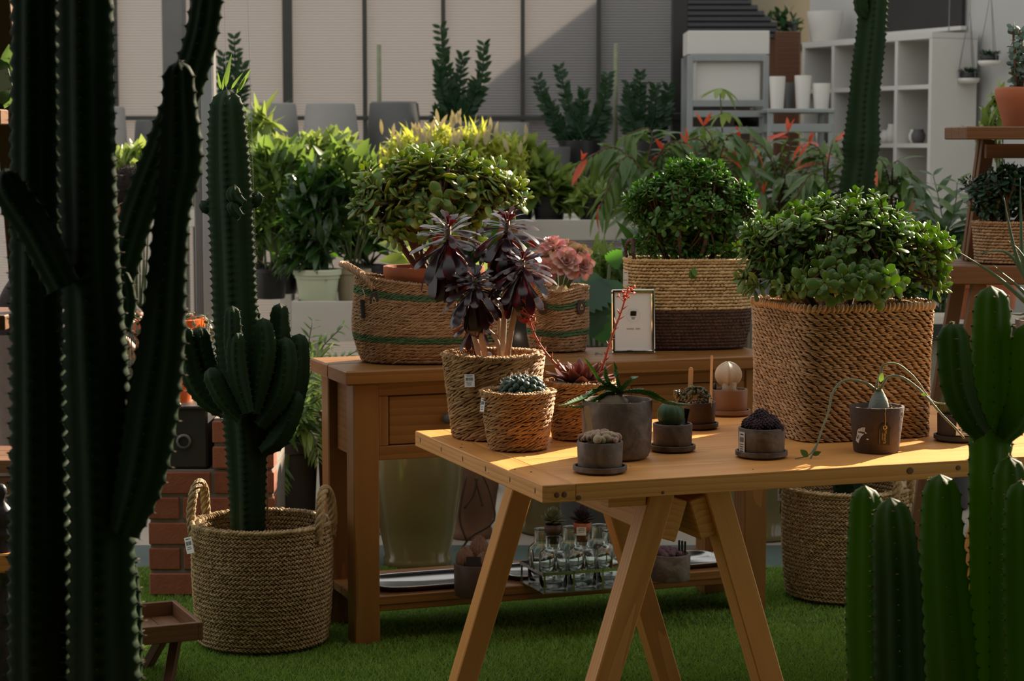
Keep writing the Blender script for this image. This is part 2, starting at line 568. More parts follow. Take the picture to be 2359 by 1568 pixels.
M_LEAF_Y = mat('lime_leaf', [(.18, .28, .04), (.32, .42, .08), (.46, .50, .14)], 5, .4, transl=.45, tcol=(.75, .72, .08), rnd=.6, var=.6)
M_LEAF_R = mat('red_leaf', [(.42, .035, .02), (.60, .07, .035), (.5, .16, .05)], 5, .35, transl=.4, tcol=(.95, .12, .05), rnd=.6, var=.6)
M_LEAF_G = mat('blue_green_leaf', [(.05, .095, .075), (.10, .16, .125)], 12, .6, rnd=.5, var=.5)
M_ZZ = mat('zz_leaf', [(.006, .024, .008), (.012, .04, .011)], 5, .4, transl=.08, tcol=(.1, .35, .03), rnd=.4, var=.4, spec=.25)
M_MOSS = mat('monstera_leaf', [(.012, .042, .024), (.022, .065, .034)], 5, .4, transl=.2, tcol=(.2, .6, .04), rnd=.3)
M_SANSE = mat('banded_sansevieria', [(.030, .075, .045), (.07, .13, .075)], 26, .5, stretch=(1, 1, 1))
M_SUCC = mat('grey_green_succulent', [(.09, .14, .085), (.18, .24, .13)], 20, .5, transl=.15, edge=(.28, .16, .10), epow=4, rnd=.5)
M_PURPLE = mat('purple_cactus', [(.028, .014, .022), (.07, .035, .045)], 90, .7, .6, 220, var=.4)
M_REDC = mat('red_spined_cactus', [(.10, .028, .022), (.16, .08, .045), (.12, .14, .06)], 30, .75, .5, 160)
M_TWIG = mat('green_stem', [(.04, .07, .02), (.09, .11, .035)], 20, .6)


# ------------------------------------------------------------------ shape templates
def tm_leaf(prof, n=6, thick=0.0, bend=0.0, fold=0.0, cup=0.0, cols=(-1, -.55, 0, .55, 1), dense=False):
    """blade along +x with unit length, half width prof(t); returns (V,Q,T,edge)"""
    V, E, Q = [], [], []
    k = len(cols)
    for side in ((1, -1) if thick else (1,)):
        b0 = len(V)
        for i in range(n + 1):
            t = i / n if not dense else math.sin(math.pi / 2 * i / n)
            w = prof(t)
            for c in cols:
                z = -bend * t * t + fold * abs(c) * w + cup * (c * w) ** 2 * 4
                if thick:
                    z += side * thick * math.sqrt(max(0, 1 - c * c)) * min(1, w * 6)
                V.append((t, c * w, z))
                E.append(max(abs(c), max(0, (t - .8) * 5)))
        for i in range(n):
            for j in range(k - 1):
                a = b0 + i * k + j
                q = (a, a + k, a + k + 1, a + 1)
                Q.append(q if side > 0 else q[::-1])
    return (np.array(V, float), np.array(Q, int), np.zeros((0, 3), int), np.array(E, float))


def pf(w, p=1.0, q=.8, base=.0):
    return lambda t: .5 * w * max(base * (1 - t), math.sin(math.pi * min(1, max(0, t ** p))) ** q)


T3 = (-1, 0, 1)
TM_JADE = [tm_leaf(pf(.68, 1.45, .70, .22), 6, thick=.07, bend=b, dense=True) for b in (-.06, .05, .14)]
TM_JADE_S = [tm_leaf(pf(.66, 1.4, .72, .25), 5, thick=.06, bend=b, cols=(-1, 0, 1), dense=True) for b in (-.05, .08)]
TM_AEON = [tm_leaf(lambda t: .5 * (.07 + .27 * max(0, (t - .15) / .85) ** 1.6) * math.sqrt(max(0, 1 - max(0, (t - .72) / .28) ** 2.2)),
                   9, thick=.022, bend=b, cup=.35, dense=True) for b in (.15, .32, .55)]
TM_PINK = [tm_leaf(pf(.66, 1.7, .7, .25), 5, thick=.02, bend=b, cup=.5, dense=True) for b in (-.15, .05)]
TM_ECH = [tm_leaf(pf(.40, .85, .9, .5), 6, thick=.05, bend=b, fold=.25) for b in (-.28, -.12, .02)]
TM_LANCE = [tm_leaf(pf(.26, .85, .9), 6, bend=b, fold=.25, cols=T3) for b in (.1, .32, .6)]
TM_OVAL = [tm_leaf(pf(.46, .9, .85), 5, bend=b, fold=.2, cols=T3) for b in (.05, .25, .5)]
TM_ZZ = [tm_leaf(pf(.42, .8, .85), 4, bend=b, fold=.15, cols=T3) for b in (.0, .2)]
TM_GRASSY = [tm_leaf(pf(.11, .6, .8), 6, bend=b, fold=.3, cols=T3) for b in (.05, .3, .55)]
TM_PLUME = [tm_leaf(pf(.20, .9, .7), 4, thick=.06, bend=b, cols=T3) for b in (.0, .2)]


def _spindle():
    V, Q, T = [(-.5, 0, 0), (.5, 0, 0)], [], []
    k = 5
    for (x, r) in ((-.30, .78), (0, 1.0), (.30, .78)):
        for j in range(k):
            a = 2 * math.pi * j / k
            V.append((x, .5 * r * math.cos(a), .5 * r * math.sin(a)))
    for i in range(2):
        for j in range(k):
            Q.append((2 + i * k + j, 2 + i * k + (j + 1) % k, 2 + (i + 1) * k + (j + 1) % k, 2 + (i + 1) * k + j))
    for j in range(k):
        T.append((0, 2 + (j + 1) % k, 2 + j))
        T.append((1, 2 + 2 * k + j, 2 + 2 * k + (j + 1) % k))
    return (np.array(V, float), np.array(Q, int), np.array(T, int), np.zeros(len(V)))


TM_GRAIN = _spindle()
TM_CONE = (np.array([(.5, 0, 0), (-.25, .43, 0), (-.25, -.43, 0), (0, 0, 1)], float), np.zeros((0, 4), int),
           np.array([(0, 1, 3), (1, 2, 3), (2, 0, 3), (0, 2, 1)], int), np.zeros(4))


def tm_ball(nu=8, nv=6):
    b = MB().ell((0, 0, 0), (.5, .5, .5), nu=nu, nv=nv)
    return (b.V[0], b.Q[0], np.zeros((0, 3), int), np.zeros(b.n))


TM_BALL = tm_ball()
TM_BALL_S = tm_ball(6, 4)


def tmesh(tm, name, m):
    me = MB().add(tm[0], tm[1], tm[2], edge=tm[3]).mesh(name)
    me.materials.append(m)
    return me


_TMC = {}


def world_of(o):
    M = o.matrix_basis.copy()
    while o.parent:
        o = o.parent
        M = o.matrix_basis @ M
    return M


def scatter(parent, name, tms, Ms, m, keep=300, rest='foliage'):
    """the pieces nearest the viewer as objects sharing mesh data, the rest as one stuff mesh"""
    Ms = [np.asarray(k, float) for k in Ms]
    if not Ms:
        return
    W = np.array(world_of(parent))
    P = np.array([(W @ k)[:3, 3] for k in Ms])
    cen = P.mean(0)
    d = np.linalg.norm(P - np.array([0, 0, HC]), axis=1) - .45 * np.linalg.norm(P - cen, axis=1)
    order = np.argsort(d)
    which = RNG.integers(0, len(tms), len(Ms))
    for i in order[:keep]:
        key = (id(tms), int(which[i]), m.name, name)
        if key not in _TMC:
            _TMC[key] = tmesh(tms[which[i]], name, m)
        o = bpy.data.objects.new(name, _TMC[key])
        COL.objects.link(o)
        o.parent = parent
        o.matrix_basis = Matrix(Ms[i].tolist())
    if len(order) > keep:
        mb = MB()
        for w in range(len(tms)):
            mm = [Ms[i] for i in order[keep:] if which[i] == w]
            if mm:
                mb.inst(tms[w], np.array(mm))
        stuff(mb.obj(rest, m, parent))


def rv(s=1.0):
    return Vector(RNG.normal(0, s, 3))


# ------------------------------------------------------------------ baskets
def section(a, b, p=2.0, n=720):
    t = np.linspace(0, 2 * math.pi, n, endpoint=False)
    c, s = np.cos(t), np.sin(t)
    x = a * np.sign(c) * np.abs(c) ** (2 / p)
    y = b * np.sign(s) * np.abs(s) ** (2 / p)
    return np.stack([x, y], 1)


def resample(P, n, off=0.0):
    Q = np.vstack([P, P[:1]])
    L = np.concatenate([[0], np.cumsum(np.linalg.norm(np.diff(Q, axis=0), axis=1))])
    q = ((np.arange(n) / n + off) % 1.0) * L[-1]
    return np.stack([np.interp(q, L, Q[:, k]) for k in range(2)], 1), L[-1]


def basket(parent, sec, H, scale, rows, style, mats, rowmat=None, inside=0, rim=True, wall=.010, zoff=None, gl=2.0, rimmat=0, lift=.0):
    """woven vessel: sec outline (metres at scale 1), scale(v) outline factor by height, zoff(x,y,v) rim wave"""
    zo = zoff or (lambda x, y, v: 0 * x)
    rh = H / rows
    mb = MB()
    n = 96
    P, per = resample(sec, n)
    size = np.abs(sec).max()
    V, Q = [], []
    lv = [i / 14 for i in range(15)]
    ring = []
    for v in lv:
        k = scale(v) - rh * .30 / size
        ring.append((k, v))
    for v in reversed(lv):
        ring.append((scale(v) - (rh * .30 + wall) / size, max(v, .03)))
    ring.append((0.0, .03))
    ring.insert(0, (0.0, 0.0))
    for (k, v) in ring:
        x, y = P[:, 0] * k, P[:, 1] * k
        V.append(np.stack([x, y, v * H + lift + zo(P[:, 0], P[:, 1], v)], 1))
    j = np.arange(n)
    for i in range(len(ring) - 1):
        Q.append(np.stack([i * n + j, i * n + (j + 1) % n, (i + 1) * n + (j + 1) % n, (i + 1) * n + j], 1))
    MB().add(np.concatenate(V), np.concatenate(Q)).obj('liner', M_SHELL, parent)

    def rowg(v, cnt, off, tilt, L, Wd, Dp, inner=False, mi=0, dz=0.0, jit=.18):
        P, per = resample(sec, cnt, off)
        P2, _ = resample(sec, cnt, off + .2 / cnt)
        k = scale(min(1, max(0, v)))
        kk = k if not inner else k - (rh * .6 + wall) / size
        Tg = P2 - P
        Tg /= np.linalg.norm(Tg, axis=1, keepdims=True)
        Nn = np.stack([Tg[:, 1], -Tg[:, 0], 0 * Tg[:, 0]], 1)
        T3_ = np.stack([Tg[:, 0], Tg[:, 1], 0 * Tg[:, 0]], 1)
        B = np.array([0, 0, 1.0])
        ds = (scale(min(1, v + .02)) - scale(max(0, v - .02))) * size / (.04 * H + 1e-9)
        Bv = B[None] + Nn * ds
        Bv /= np.linalg.norm(Bv, axis=1, keepdims=True)
        a = tilt + RNG.normal(0, .10, cnt) * (1 if jit else 0)
        X = T3_ * np.cos(a)[:, None] + Bv * np.sin(a)[:, None]
        Y = -T3_ * np.sin(a)[:, None] + Bv * np.cos(a)[:, None]
        M = np.zeros((cnt, 4, 4))
        sl = L * (1 + RNG.normal(0, jit, cnt))
        sw = Wd * (1 + RNG.normal(0, jit * .6, cnt))
        M[:, :3, 0] = X * sl[:, None]
        M[:, :3, 1] = Y * sw[:, None]
        M[:, :3, 2] = Nn * Dp
        z = v * H + dz + lift + zo(P[:, 0], P[:, 1], v)
        M[:, :3, 3] = np.stack([P[:, 0] * kk, P[:, 1] * kk, z], 1) + Nn * RNG.normal(0, rh * .05, cnt)[:, None]
        M[:, 3, 3] = 1
        mb.inst(TM_GRAIN, M, mi=mi)

    for r in range(rows):
        v = (r + .5) / rows
        mi = rowmat(r) if rowmat else 0
        per_v = per * scale(v)
        for inn in ((False, True) if r >= rows - inside else (False,)):
            if style == 'rope':
                cnt = max(12, int(per_v / (rh * gl * .62)))
                rowg(v, cnt, RNG.random() / cnt, .36, rh * gl * 1.75, rh * .62, rh * .78, inn, mi)
            elif style == 'braid':
                cnt = max(12, int(per_v / (rh * .95)))
                rowg(v, cnt, 0, .50, rh * 1.35, rh * .46, rh * .62, inn, mi, rh * .17, .10)
                rowg(v, cnt, .5 / cnt, -.50, rh * 1.35, rh * .46, rh * .62, inn, mi, -rh * .17, .10)
            elif style == 'fine':
                cnt = max(12, int(per_v / (rh * 1.3)))
                rowg(v, cnt, (r % 2) * .5 / cnt, .12, rh * 1.9, rh * .95, rh * .7, inn, mi)
            elif style == 'weave':
                cnt = max(12, int(per_v / (rh * 2.3)))
                rowg(v, cnt, (r % 2) * .5 / cnt, -.24, rh * 2.9, rh * .52, rh * 1.0, inn, mi, rh * .20)
                rowg(v, cnt, (r % 2) * .5 / cnt + .06 / cnt, -.24, rh * 2.8, rh * .50, rh * 1.0, inn, mi, -rh * .22)
    if rim:
        cnt = max(12, int(per * scale(1) / (rh * .8)))
        rowg(1.0, cnt, 0, .5, rh * 1.6, rh * .8, rh * 1.3, False, rimmat, rh * .15)
        rowg(1.0, cnt, .3 / cnt, .9, rh * 1.5, rh * .7, rh * 1.2, True, rimmat, rh * .15)
    return stuff(mb.obj('woven_strands', mats, parent))


def rope(parent, name, pts, r, m, turns=2.2):
    """cord of twisted grains along a path"""
    P = smoothpath(pts, step=r * .5)
    core = MB().tube(P, r * .75, 8)
    mb = MB()
    Tn = np.gradient(P, axis=0)
    Tn /= np.linalg.norm(Tn, axis=1, keepdims=True)
    Ms = []
    ref = Vector((0, 0, 1)) if abs(Tn[0][2]) < .9 else Vector((0, 1, 0))
    for i in range(len(P)):
        t = Vector(Tn[i])
        x = ref.cross(t).normalized()
        y = t.cross(x)
        ref = y
        for k in range(4):
            a = i * .55 + k * math.pi / 2
            nn = x * math.cos(a) + y * math.sin(a)
            s = t.cross(nn)
            d = (t * .75 + s * .65)
            Ms.append(mx(Vector(P[i]) + nn * r * .62, fr(d, nn), (r * 2.1, r * .75, r * .7)))
    mb.inst(TM_GRAIN, np.array(Ms))
    mb.add(core.V[0], core.Q[0], core.T[0])
    return mb.obj(name, m, parent)


# ------------------------------------------------------------------ cacti
def cactus_stem(parent, pts, name='stem', ribs=5, depth=.42, pw=.75, phase=0.0, areole=.03, spine=.012, m=None, msp=None,
                marl=None, scal=.05, nsp=3, sides=6, dots=True, tip=1.25, srad=.0009):
    """pts rows (x,y,z,r)"""
    step = areole / 3
    P = smoothpath(pts, step=step)
    L = np.concatenate([[0], np.cumsum(np.linalg.norm(np.diff(P[:, :3], axis=0), axis=1))])
    k = ribs * sides
    th = np.arange(k) / k * 2 * math.pi
    s = np.abs(((np.arange(k) / sides + .5) % 1) - .5) * 2
    base = 1 - depth * s ** pw
    crest = np.clip(1 - s * 2.2, 0, 1)
    Tn = np.gradient(P[:, :3], axis=0)
    Tn /= np.linalg.norm(Tn, axis=1, keepdims=True)
    V = []
    rt = P[-1, 3] * tip
    C, Rr = [], []
    for i in range(len(P)):
        t = Tn[i]
        x = np.cross([0, 1, 0], t)
        if np.linalg.norm(x) < .1:
            x = np.array([1., 0, 0])
        x /= np.linalg.norm(x)
        y = np.cross(t, x)
        dl = L[-1] - L[i]
        R = P[i, 3]
        if dl < rt:
            R *= math.sqrt(max(.0, 1 - ((rt - dl) / rt) ** 2.2)) * .97 + .03
        rr = R * base * (1 + scal * crest * math.cos(2 * math.pi * L[i] / areole))
        a = th + phase
        dirs = np.cos(a)[:, None] * x + np.sin(a)[:, None] * y
        V.append(P[i, :3] + rr[:, None] * dirs)
        C.append((x, y, t))
        Rr.append(R)
    n = len(P)
    j = np.arange(k)
    Q = np.concatenate([np.stack([i * k + j, i * k + (j + 1) % k, (i + 1) * k + (j + 1) % k, (i + 1) * k + j], 1) for i in range(n - 1)])
    T = [(n * k, (n - 1) * k + q, (n - 1) * k + (q + 1) % k) for q in range(k)]
    V = np.vstack(V + [P[-1:, :3] + Tn[-1] * .001])
    o = MB().add(V, Q, T).obj(name, m or M_CACT, parent)
    Ms, Ds = [], []
    for i in range(0, n, 3):
        x, y, t = [Vector(q) for q in C[i]]
        for r in range(ribs):
            a = 2 * math.pi * r / ribs + phase
            d = x * math.cos(a) + y * math.sin(a)
            p = Vector(P[i, :3]) + d * Rr[i] * (1 + scal * .8)
            Ds.append(mx(p, fr(t, d), (areole * .16, areole * .14, areole * .10)))
            if spine:
                for q in range(nsp):
                    e = (d + rv(.45) + t * .15).normalized()
                    R3 = fr(t if abs(e.dot(t)) < .9 else x, e)
                    Ms.append(mx(p, R3, (srad * 2, srad * 2, spine * (.5 + RNG.random() * .8))))
    sp = MB()
    if Ms:
        sp.inst(TM_CONE, np.array(Ms))
    if dots and Ds:
        sp.inst(TM_BALL_S, np.array(Ds), mi=1)
    if sp.n:
        stuff(sp.obj('spines', [msp or M_SPINE, marl or M_AREOLE], o))
    return o


def pxstem(spec, Y, org):
    """(px,py,half width px[,dY]) -> local rows x,y,z,r"""
    out = []
    for q in spec:
        y = Y + (q[3] if len(q) > 3 else 0)
        p = at(q[0], q[1], y) - Vector(org)
        out.append((p.x, p.y, p.z, q[2] * mp(y)))
    return out


# ------------------------------------------------------------------ pots
def pot_prof(rt, rb, h, t=.006, lip=0.0, liph=.0, soil=.85, foot=.0):
    """outer and inner outline of a simple pot"""
    p = [(0, 0), (rb - .002, 0), (rb, .003)]
    if lip:
        p += [(rt - (rt - rb) * liph / h, h - liph), (rt + lip, h - liph + .001), (rt + lip, h)]
    else:
        p += [(rb + (rt - rb) * .5, h * .5), (rt, h - .002), (rt - .001, h)]
    p += [(rt - t, h), (rt - t - .001, h - .003), (max(.004, rb + (rt - rb) * soil - t), h * soil - .001), (0, h * soil - .001)]
    return p


def soil_disc(parent, r, z, m=None, name='soil', n=28):
    mb = MB()
    pr = [(0, z - .006), (r, z - .006), (r, z - .001), (r * .6, z + .003), (0, z + .004)]
    mb.lathe(pr, n)
    M = []
    for i in range(46):
        a, q = RNG.random() * 6.28, math.sqrt(RNG.random()) * r * .95
        s = .002 + RNG.random() * .004
        M.append(mx((q * math.cos(a), q * math.sin(a), z + .002), fr(rv(), rv()), (s, s, s)))
    mb.inst(TM_BALL_S, np.array(M))
    return mb.obj(name, m or M_SOIL, parent)


def text_mesh(txt, size, m, parent, name='lettering', M=None, ext=.0002, spacing=1.0):
    c = bpy.data.curves.new(name, 'FONT')
    c.body = txt
    c.size = size
    c.extrude = ext
    c.space_character = spacing
    c.align_x, c.align_y = 'CENTER', 'CENTER'
    c.resolution_u = 2
    t = bpy.data.objects.new(name, c)
    COL.objects.link(t)
    bpy.context.view_layer.update()
    me = bpy.data.meshes.new_from_object(t)
    bpy.data.objects.remove(t, do_unlink=True)
    me.materials.clear()
    me.materials.append(m)
    o = bpy.data.objects.new(name, me)
    COL.objects.link(o)
    o.parent = parent
    if M is not None:
        o.matrix_basis = M
    return o


def printed_tag(parent, p, R, w, h, name='price_tag', lines=3, t=.0008, bars=True):
    """white card whose local x is across, y up, z out; with printed barcode and lines"""
    o = MB().box((0, 0, 0), (w, h, t)).obj(name, M_PAPER, parent, smooth=False)
    o.matrix_basis = Matrix.Translation(p) @ R.to_4x4()
    mb = MB()
    if bars:
        x = -w * .36
        while x < w * .36:
            b = w * random.choice((.012, .02, .03))
            mb.box((x, h * .12, t * .55), (b, h * .24, t * .3))
            x += b + w * random.choice((.015, .03))
    for i in range(lines):
        mb.box((-w * .05, -h * (.12 + .11 * i), t * .55), (w * random.uniform(.45, .75), h * .035, t * .3))
    mb.box((0, h * .38, t * .55), (w * .6, h * .05, t * .3))
    mb.obj('print', M_INK, o, smooth=False)
    return o


RX90 = Matrix.Rotation(math.pi / 2, 3, 'X')


def facing(rz=0.0, tilt=0.0, roll=0.0):
    """card facing the viewer (-y) turned by rz about z"""
    return Matrix.Rotation(rz, 3, 'Z') @ Matrix.Rotation(math.pi / 2 + tilt, 3, 'X') @ Matrix.Rotation(roll, 3, 'Z')


def marker(px, py0, py1, Y, z0, label, lean=0.0, wpx=10, group=None, turn=0.0):
    """wooden label stick from its foot in the soil to its rounded top"""
    b = at(px, py0, Y)
    w = wpx * mp(Y)
    top = at(px + lean, py1, Y)
    L = (top - b).length + .03
    n = 8
    poly = [(-w / 2, 0)] + [(w / 2, 0)] + [(w / 2 * math.cos(a), L - w / 2 + w / 2 * math.sin(a)) for a in [math.pi * i / n for i in range(n + 1)]]
    o = MB().prism(poly, -.0008, .0008).obj('plant_marker', M_STICK, None, smooth=False)
    d = (top - b).normalized()
    o.matrix_basis = Matrix.Translation(b - d * .03) @ fr(Vector((1, 0, 0)) - d * d.x, d).to_4x4() @ Matrix.Rotation(turn, 4, 'Z')
    return tag(o, label, 'plant label', group)

# ================================================================== the setting
M_TURFBASE = mat('turf_backing', [(.010, .030, .006), (.025, .06, .010)], 30, .95, .6, 120)
M_TURF = mat('turf_blade', [(.14, .26, .03), (.23, .38, .05), (.36, .48, .09)], 3, .6, transl=.3, tcol=(.25, .5, .03), var=.6)
M_CONC = mat('pale_concrete', [(.30, .26, .21), (.42, .37, .30)], 3, .8, .2, 40, detail=8)
M_TEAL = mat('teal_grey_paving', [(.055, .085, .075), (.09, .125, .11)], 6, .7, .2, 50)
M_POLY = mat('ribbed_polycarbonate', [(.45, .44, .44), (.53, .52, .52)], .8, .5, transl=.55)
M_WALLW = mat('white_plaster', [(.42, .42, .40), (.50, .50, .48)], 2, .8, .1, 30)
M_WALLB = mat('beige_plaster', [(.22, .19, .125), (.28, .24, .165)], 2, .8, .1, 30)
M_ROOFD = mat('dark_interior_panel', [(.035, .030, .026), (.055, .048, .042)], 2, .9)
M_MULL = mat('dark_mullion', [(.030, .032, .028), (.05, .052, .046)], 4, .5)

# fluted relief of the polycarbonate sheets
nt = M_POLY.node_tree
tcn = [n for n in nt.nodes if n.type == 'TEX_COORD'][0]
wv = _n(nt, 'ShaderNodeTexWave', wave_type='BANDS', bands_direction='Z')
wv.inputs['Scale'].default_value = 17.0
nt.links.new(tcn.outputs['Object'], wv.inputs[0])
bp = _n(nt, 'ShaderNodeBump')
bp.inputs['Strength'].default_value = .55
bp.inputs['Distance'].default_value = .02
nt.links.new(wv.outputs[0], bp.inputs['Height'])
nt.links.new(bp.outputs[0], nt.nodes['Principled BSDF'].inputs['Normal'])
_tr = [n for n in nt.nodes if n.type == 'BSDF_TRANSLUCENT'][0]
_src = _tr.inputs[0].links[0].from_socket
nt.links.new(_mixc(nt, wv.outputs[0], _src, _mixc(nt, .55, _src, (.12, .10, .09))), _tr.inputs[0])

YT = 7.55                                                     # far edge of the turf
floor_t = MB().box((0, (YT - 5) / 2, -.03), (13, YT + 5, .06)).obj('floor', M_TURFBASE, None, False)
structure(floor_t)


def turf(x0, x1, y0, y1, n, h):
    x = RNG.uniform(x0, x1, n)
    y = RNG.uniform(y0, y1, n)
    a = RNG.uniform(0, 6.283, n)
    w = .0016
    ln = RNG.normal(0, .6, (n, 2)) * h
    hh = h * RNG.uniform(.6, 1.2, n)
    V = np.zeros((n, 3, 3))
    V[:, 0] = np.stack([x - w * np.cos(a), y - w * np.sin(a), 0 * x], 1)
    V[:, 1] = np.stack([x + w * np.cos(a), y + w * np.sin(a), 0 * x], 1)
    V[:, 2] = np.stack([x + ln[:, 0], y + ln[:, 1], hh], 1)
    return V.reshape(-1, 3), np.arange(n * 3).reshape(-1, 3), np.repeat(RNG.random(n), 3)


tb = MB()
for q in ((-1.7, 1.9, 5.7, 6.6, 150000, .012), (-1.8, 2.0, 6.6, YT, 110000, .012), (-1.6, 1.7, 4.6, 5.7, 50000, .014)):
    V, T, vr = turf(*q)
    tb.add(V, None, T, var=vr)
g = stuff(tb.obj('turf_blades', M_TURF, floor_t, smooth=False))

structure(MB().box((0, YT + .22, -.03), (13, .44, .055)).obj('floor_paving_strip', M_TEAL, None, False))
structure(MB().box((0, YT + .44 + 4.5, -.03), (13, 9, .05)).obj('floor_concrete', M_CONC, None, False))

# translucent rear wall: sheets, mullions, rail
YW = 14.4
wall_back = bpy.data.objects.new('wall_back', None)
COL.objects.link(wall_back)
structure(wall_back)
wall_back.location = (0, YW, 0)
mul = [-1340, -1160, -980, -800, -620, -440, -262, -85, 92, 270, 452, 665, 842, 1022, 1204, 1378, 1562]
ZT = 3.3


def wx(px):
    return at(px, 300, YW).x


for a, b in zip(mul[:-1], mul[1:]):
    xa, xb = wx(a), wx(b)
    o = MB().box((0, 0, 0), (xb - xa - .012, .012, ZT)).obj('panel', M_POLY, wall_back, False)
    o.location = ((xa + xb) / 2, .02, ZT / 2)
for a in mul[:-1]:
    w = .065 if a == 665 else (.028 if a not in (452,) else .05)
    o = MB().box((0, 0, 0), (w, .05, ZT), bev=.003).obj('mullion', M_MULL, wall_back, False)
    o.location = (wx(a), -.02, ZT / 2)
zr = at(1200, 272, YW).z
o = MB().box((0, 0, 0), (wx(1562) - wx(-1340), .045, .03), bev=.003).obj('rail', M_MULL, wall_back, False)
o.location = ((wx(1562) + wx(-1340)) / 2, -.03, zr)

# unseen slab shaped to cast the outside shed's roof-edge shadow on the sheets
def wall_hit(px, py):
    return at(px, py, YW + .03)
A, B = wall_hit(1380, 0), wall_hit(1060, 240)
sh = []
d = (B - A).normalized()
for k, s in ((A - d * 1.2, 1.0), (B + d * .35, 1.0), (Vector(((B + d * .35).x, B.y, .1)), 1.0), (Vector(((A - d * 1.2).x + .2, A.y, .1)), 1.0)):
    sh.append(k + SUNV * 1.0)
mbs = MB()
mbs.add([tuple(p) for p in sh] + [tuple(p + Vector((.03, .06, 0))) for p in sh], [(0, 1, 2, 3), (7, 6, 5, 4), (0, 4, 5, 1), (1, 5, 6, 2), (2, 6, 7, 3), (3, 7, 4, 0)])
structure(mbs.obj('trim_1', M_ROOFD, None, False))

# right-hand side wall running obliquely towards the viewer, beige return wall, dark bay
WS = Vector((1.98, 14.0, 0))
WD = Vector((.407, -.913, 0)).normalized()
WN = Vector((WD.y, -WD.x, 0))                                # faces the garden
WA = math.atan2(WD.y, WD.x)


def on_wall(px, py, off=0.0):
    """point of the side wall (moved off metres towards the garden) behind a pixel"""
    d = ray(px, py)
    q = WS + WN * off
    t = (q.x * WN.x + q.y * WN.y) / (d.x * WN.x + d.y * WN.y)
    return Vector((0, 0, HC)) + d * t


o = MB().box((2.6, .05, 1.7), (5.2, .1, 3.4)).obj('wall_right', M_WALLW, None, False)
o.location = WS
o.rotation_euler = (0, 0, WA)
structure(o)
xa, xb = at(1735, 0, 14.6).x, at(2075, 0, 14.6).x
structure(MB().box(((xa + xb) / 2, 14.65, 1.7), (xb - xa, .1, 3.4)).obj('wall_beige', M_WALLB, None, False))
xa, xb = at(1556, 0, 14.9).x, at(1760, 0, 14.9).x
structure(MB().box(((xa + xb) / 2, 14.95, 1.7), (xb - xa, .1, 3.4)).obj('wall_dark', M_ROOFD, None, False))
# dark window high in the side wall
q0, q1 = on_wall(2037, 76, .01), on_wall(2220, 72, .01)
wn = bpy.data.objects.new('window_1', None)
COL.objects.link(wn)
structure(wn)
wn.location = q0
wn.rotation_euler = (0, 0, WA)
wl = (q1 - q0).length
MB().box((wl / 2, -.005, .55), (wl, .02, 1.1)).obj('pane', M_BLACKMETAL, wn, False)  # black panel stands in for the shade inside the open recess
for k in range(2):
    beam('sash', (wl * k, -.02, 0), (wl * k, -.02, 1.1), .03, .02, M_BLACKMETAL, wn, up=(0, 1, 0))
beam('sill', (-.03, -.02, -.012), (wl + .03, -.02, -.012), .05, .024, M_WHITE, wn)

# unseen ceiling and walls around the viewer, added to keep the foreground dark
structure(MB().box((0, -.4, 3.25), (11, 9.2, .1)).obj('ceiling', M_ROOFD, None, False))
structure(MB().box((0, -5, 1.6), (11, .1, 3.2)).obj('wall_front', M_ROOFD, None, False))
structure(MB().box((-5.5, -1.1, 1.6), (.1, 7.8, 3.2)).obj('wall_left', M_ROOFD, None, False))
structure(MB().box((5.5, -1.1, 1.6), (.1, 7.8, 3.2)).obj('wall_near_right', M_ROOFD, None, False))


# posts of the glasshouse
def post(name, x0, x1, Y, m, label, dw=None):
    a, b = at(x0, 400, Y).x, at(x1, 400, Y).x
    t = thing(name, label, 'post', ((a + b) / 2, Y + .05, 0))
    MB().box((0, 0, 1.6), (b - a, dw or (b - a), 3.2), bev=.006).obj('shaft', m, t, False)
    MB().box((0, 0, .006), ((b - a) * 1.6, (dw or (b - a)) * 1.6, .012), bev=.002).obj('base_plate', M_STEEL, t, False)
    return t


post('steel_post', 379, 428, 13.6, M_STEEL, 'wide grey steel post behind the left cactus against the ribbed wall')
t = post('steel_post', 446, 494, 9.3, M_STEEL, 'grey square steel post between the tall dark cactus and the orange pot', .10)
MB().box((.018, -.056, 1.6), (.05, .012, 3.2), bev=.002).obj('lit_face_strip', M_GALV, t, False)  # pale strip paints the lit front face beside the dark side
t = post('steel_post', 1546, 1582, 13.3, M_BLACKMETAL, 'black steel column where the ribbed wall meets the dark shutter')
MB().box((0, 0, 1.72), (.14, .13, .05), bev=.006).obj('collar', M_BLACKMETAL, t, False)

# ================================================================== trestle table
ROT = math.radians(20.1)
UX = Vector((math.cos(ROT), math.sin(ROT), 0))
UY = Vector((-math.sin(ROT), math.cos(ROT), 0))
NT = gnd(1250, 1118, .75)
table = thing('trestle_table', 'long pine trestle table crowded with succulents and baskets', 'table', (NT.x, NT.y, 0), ROT)
TL, TD, TT = 2.4, 1.0, .043
zt = .75 - TT / 2
beam('end_plank', (.042, 0, zt), (.042, TD, zt), .084, TT, M_PINE, table)
nb = 5
for i in range(nb):
    y0, y1 = TD * i / nb, TD * (i + 1) / nb
    beam('plank', (.0846, (y0 + y1) / 2, zt), (TL, (y0 + y1) / 2, zt), (y1 - y0) - .0006, TT, M_PINE, table, bev=.0012)
for y in (.05, .225, .405, .585, .765, .95):
    o = MB().ell((0, 0, 0), (.0012, .0042, .0075), nu=10, nv=6).obj('dowel', M_KNOT, table)
    o.location = (0, y, zt + .002)
for x in (.036, .055):
    o = MB().ell((0, 0, 0), (.0075, .0012, .0075), nu=12, nv=6).obj('dowel', M_KNOT, table)
    o.location = (x, 0, zt - .003)
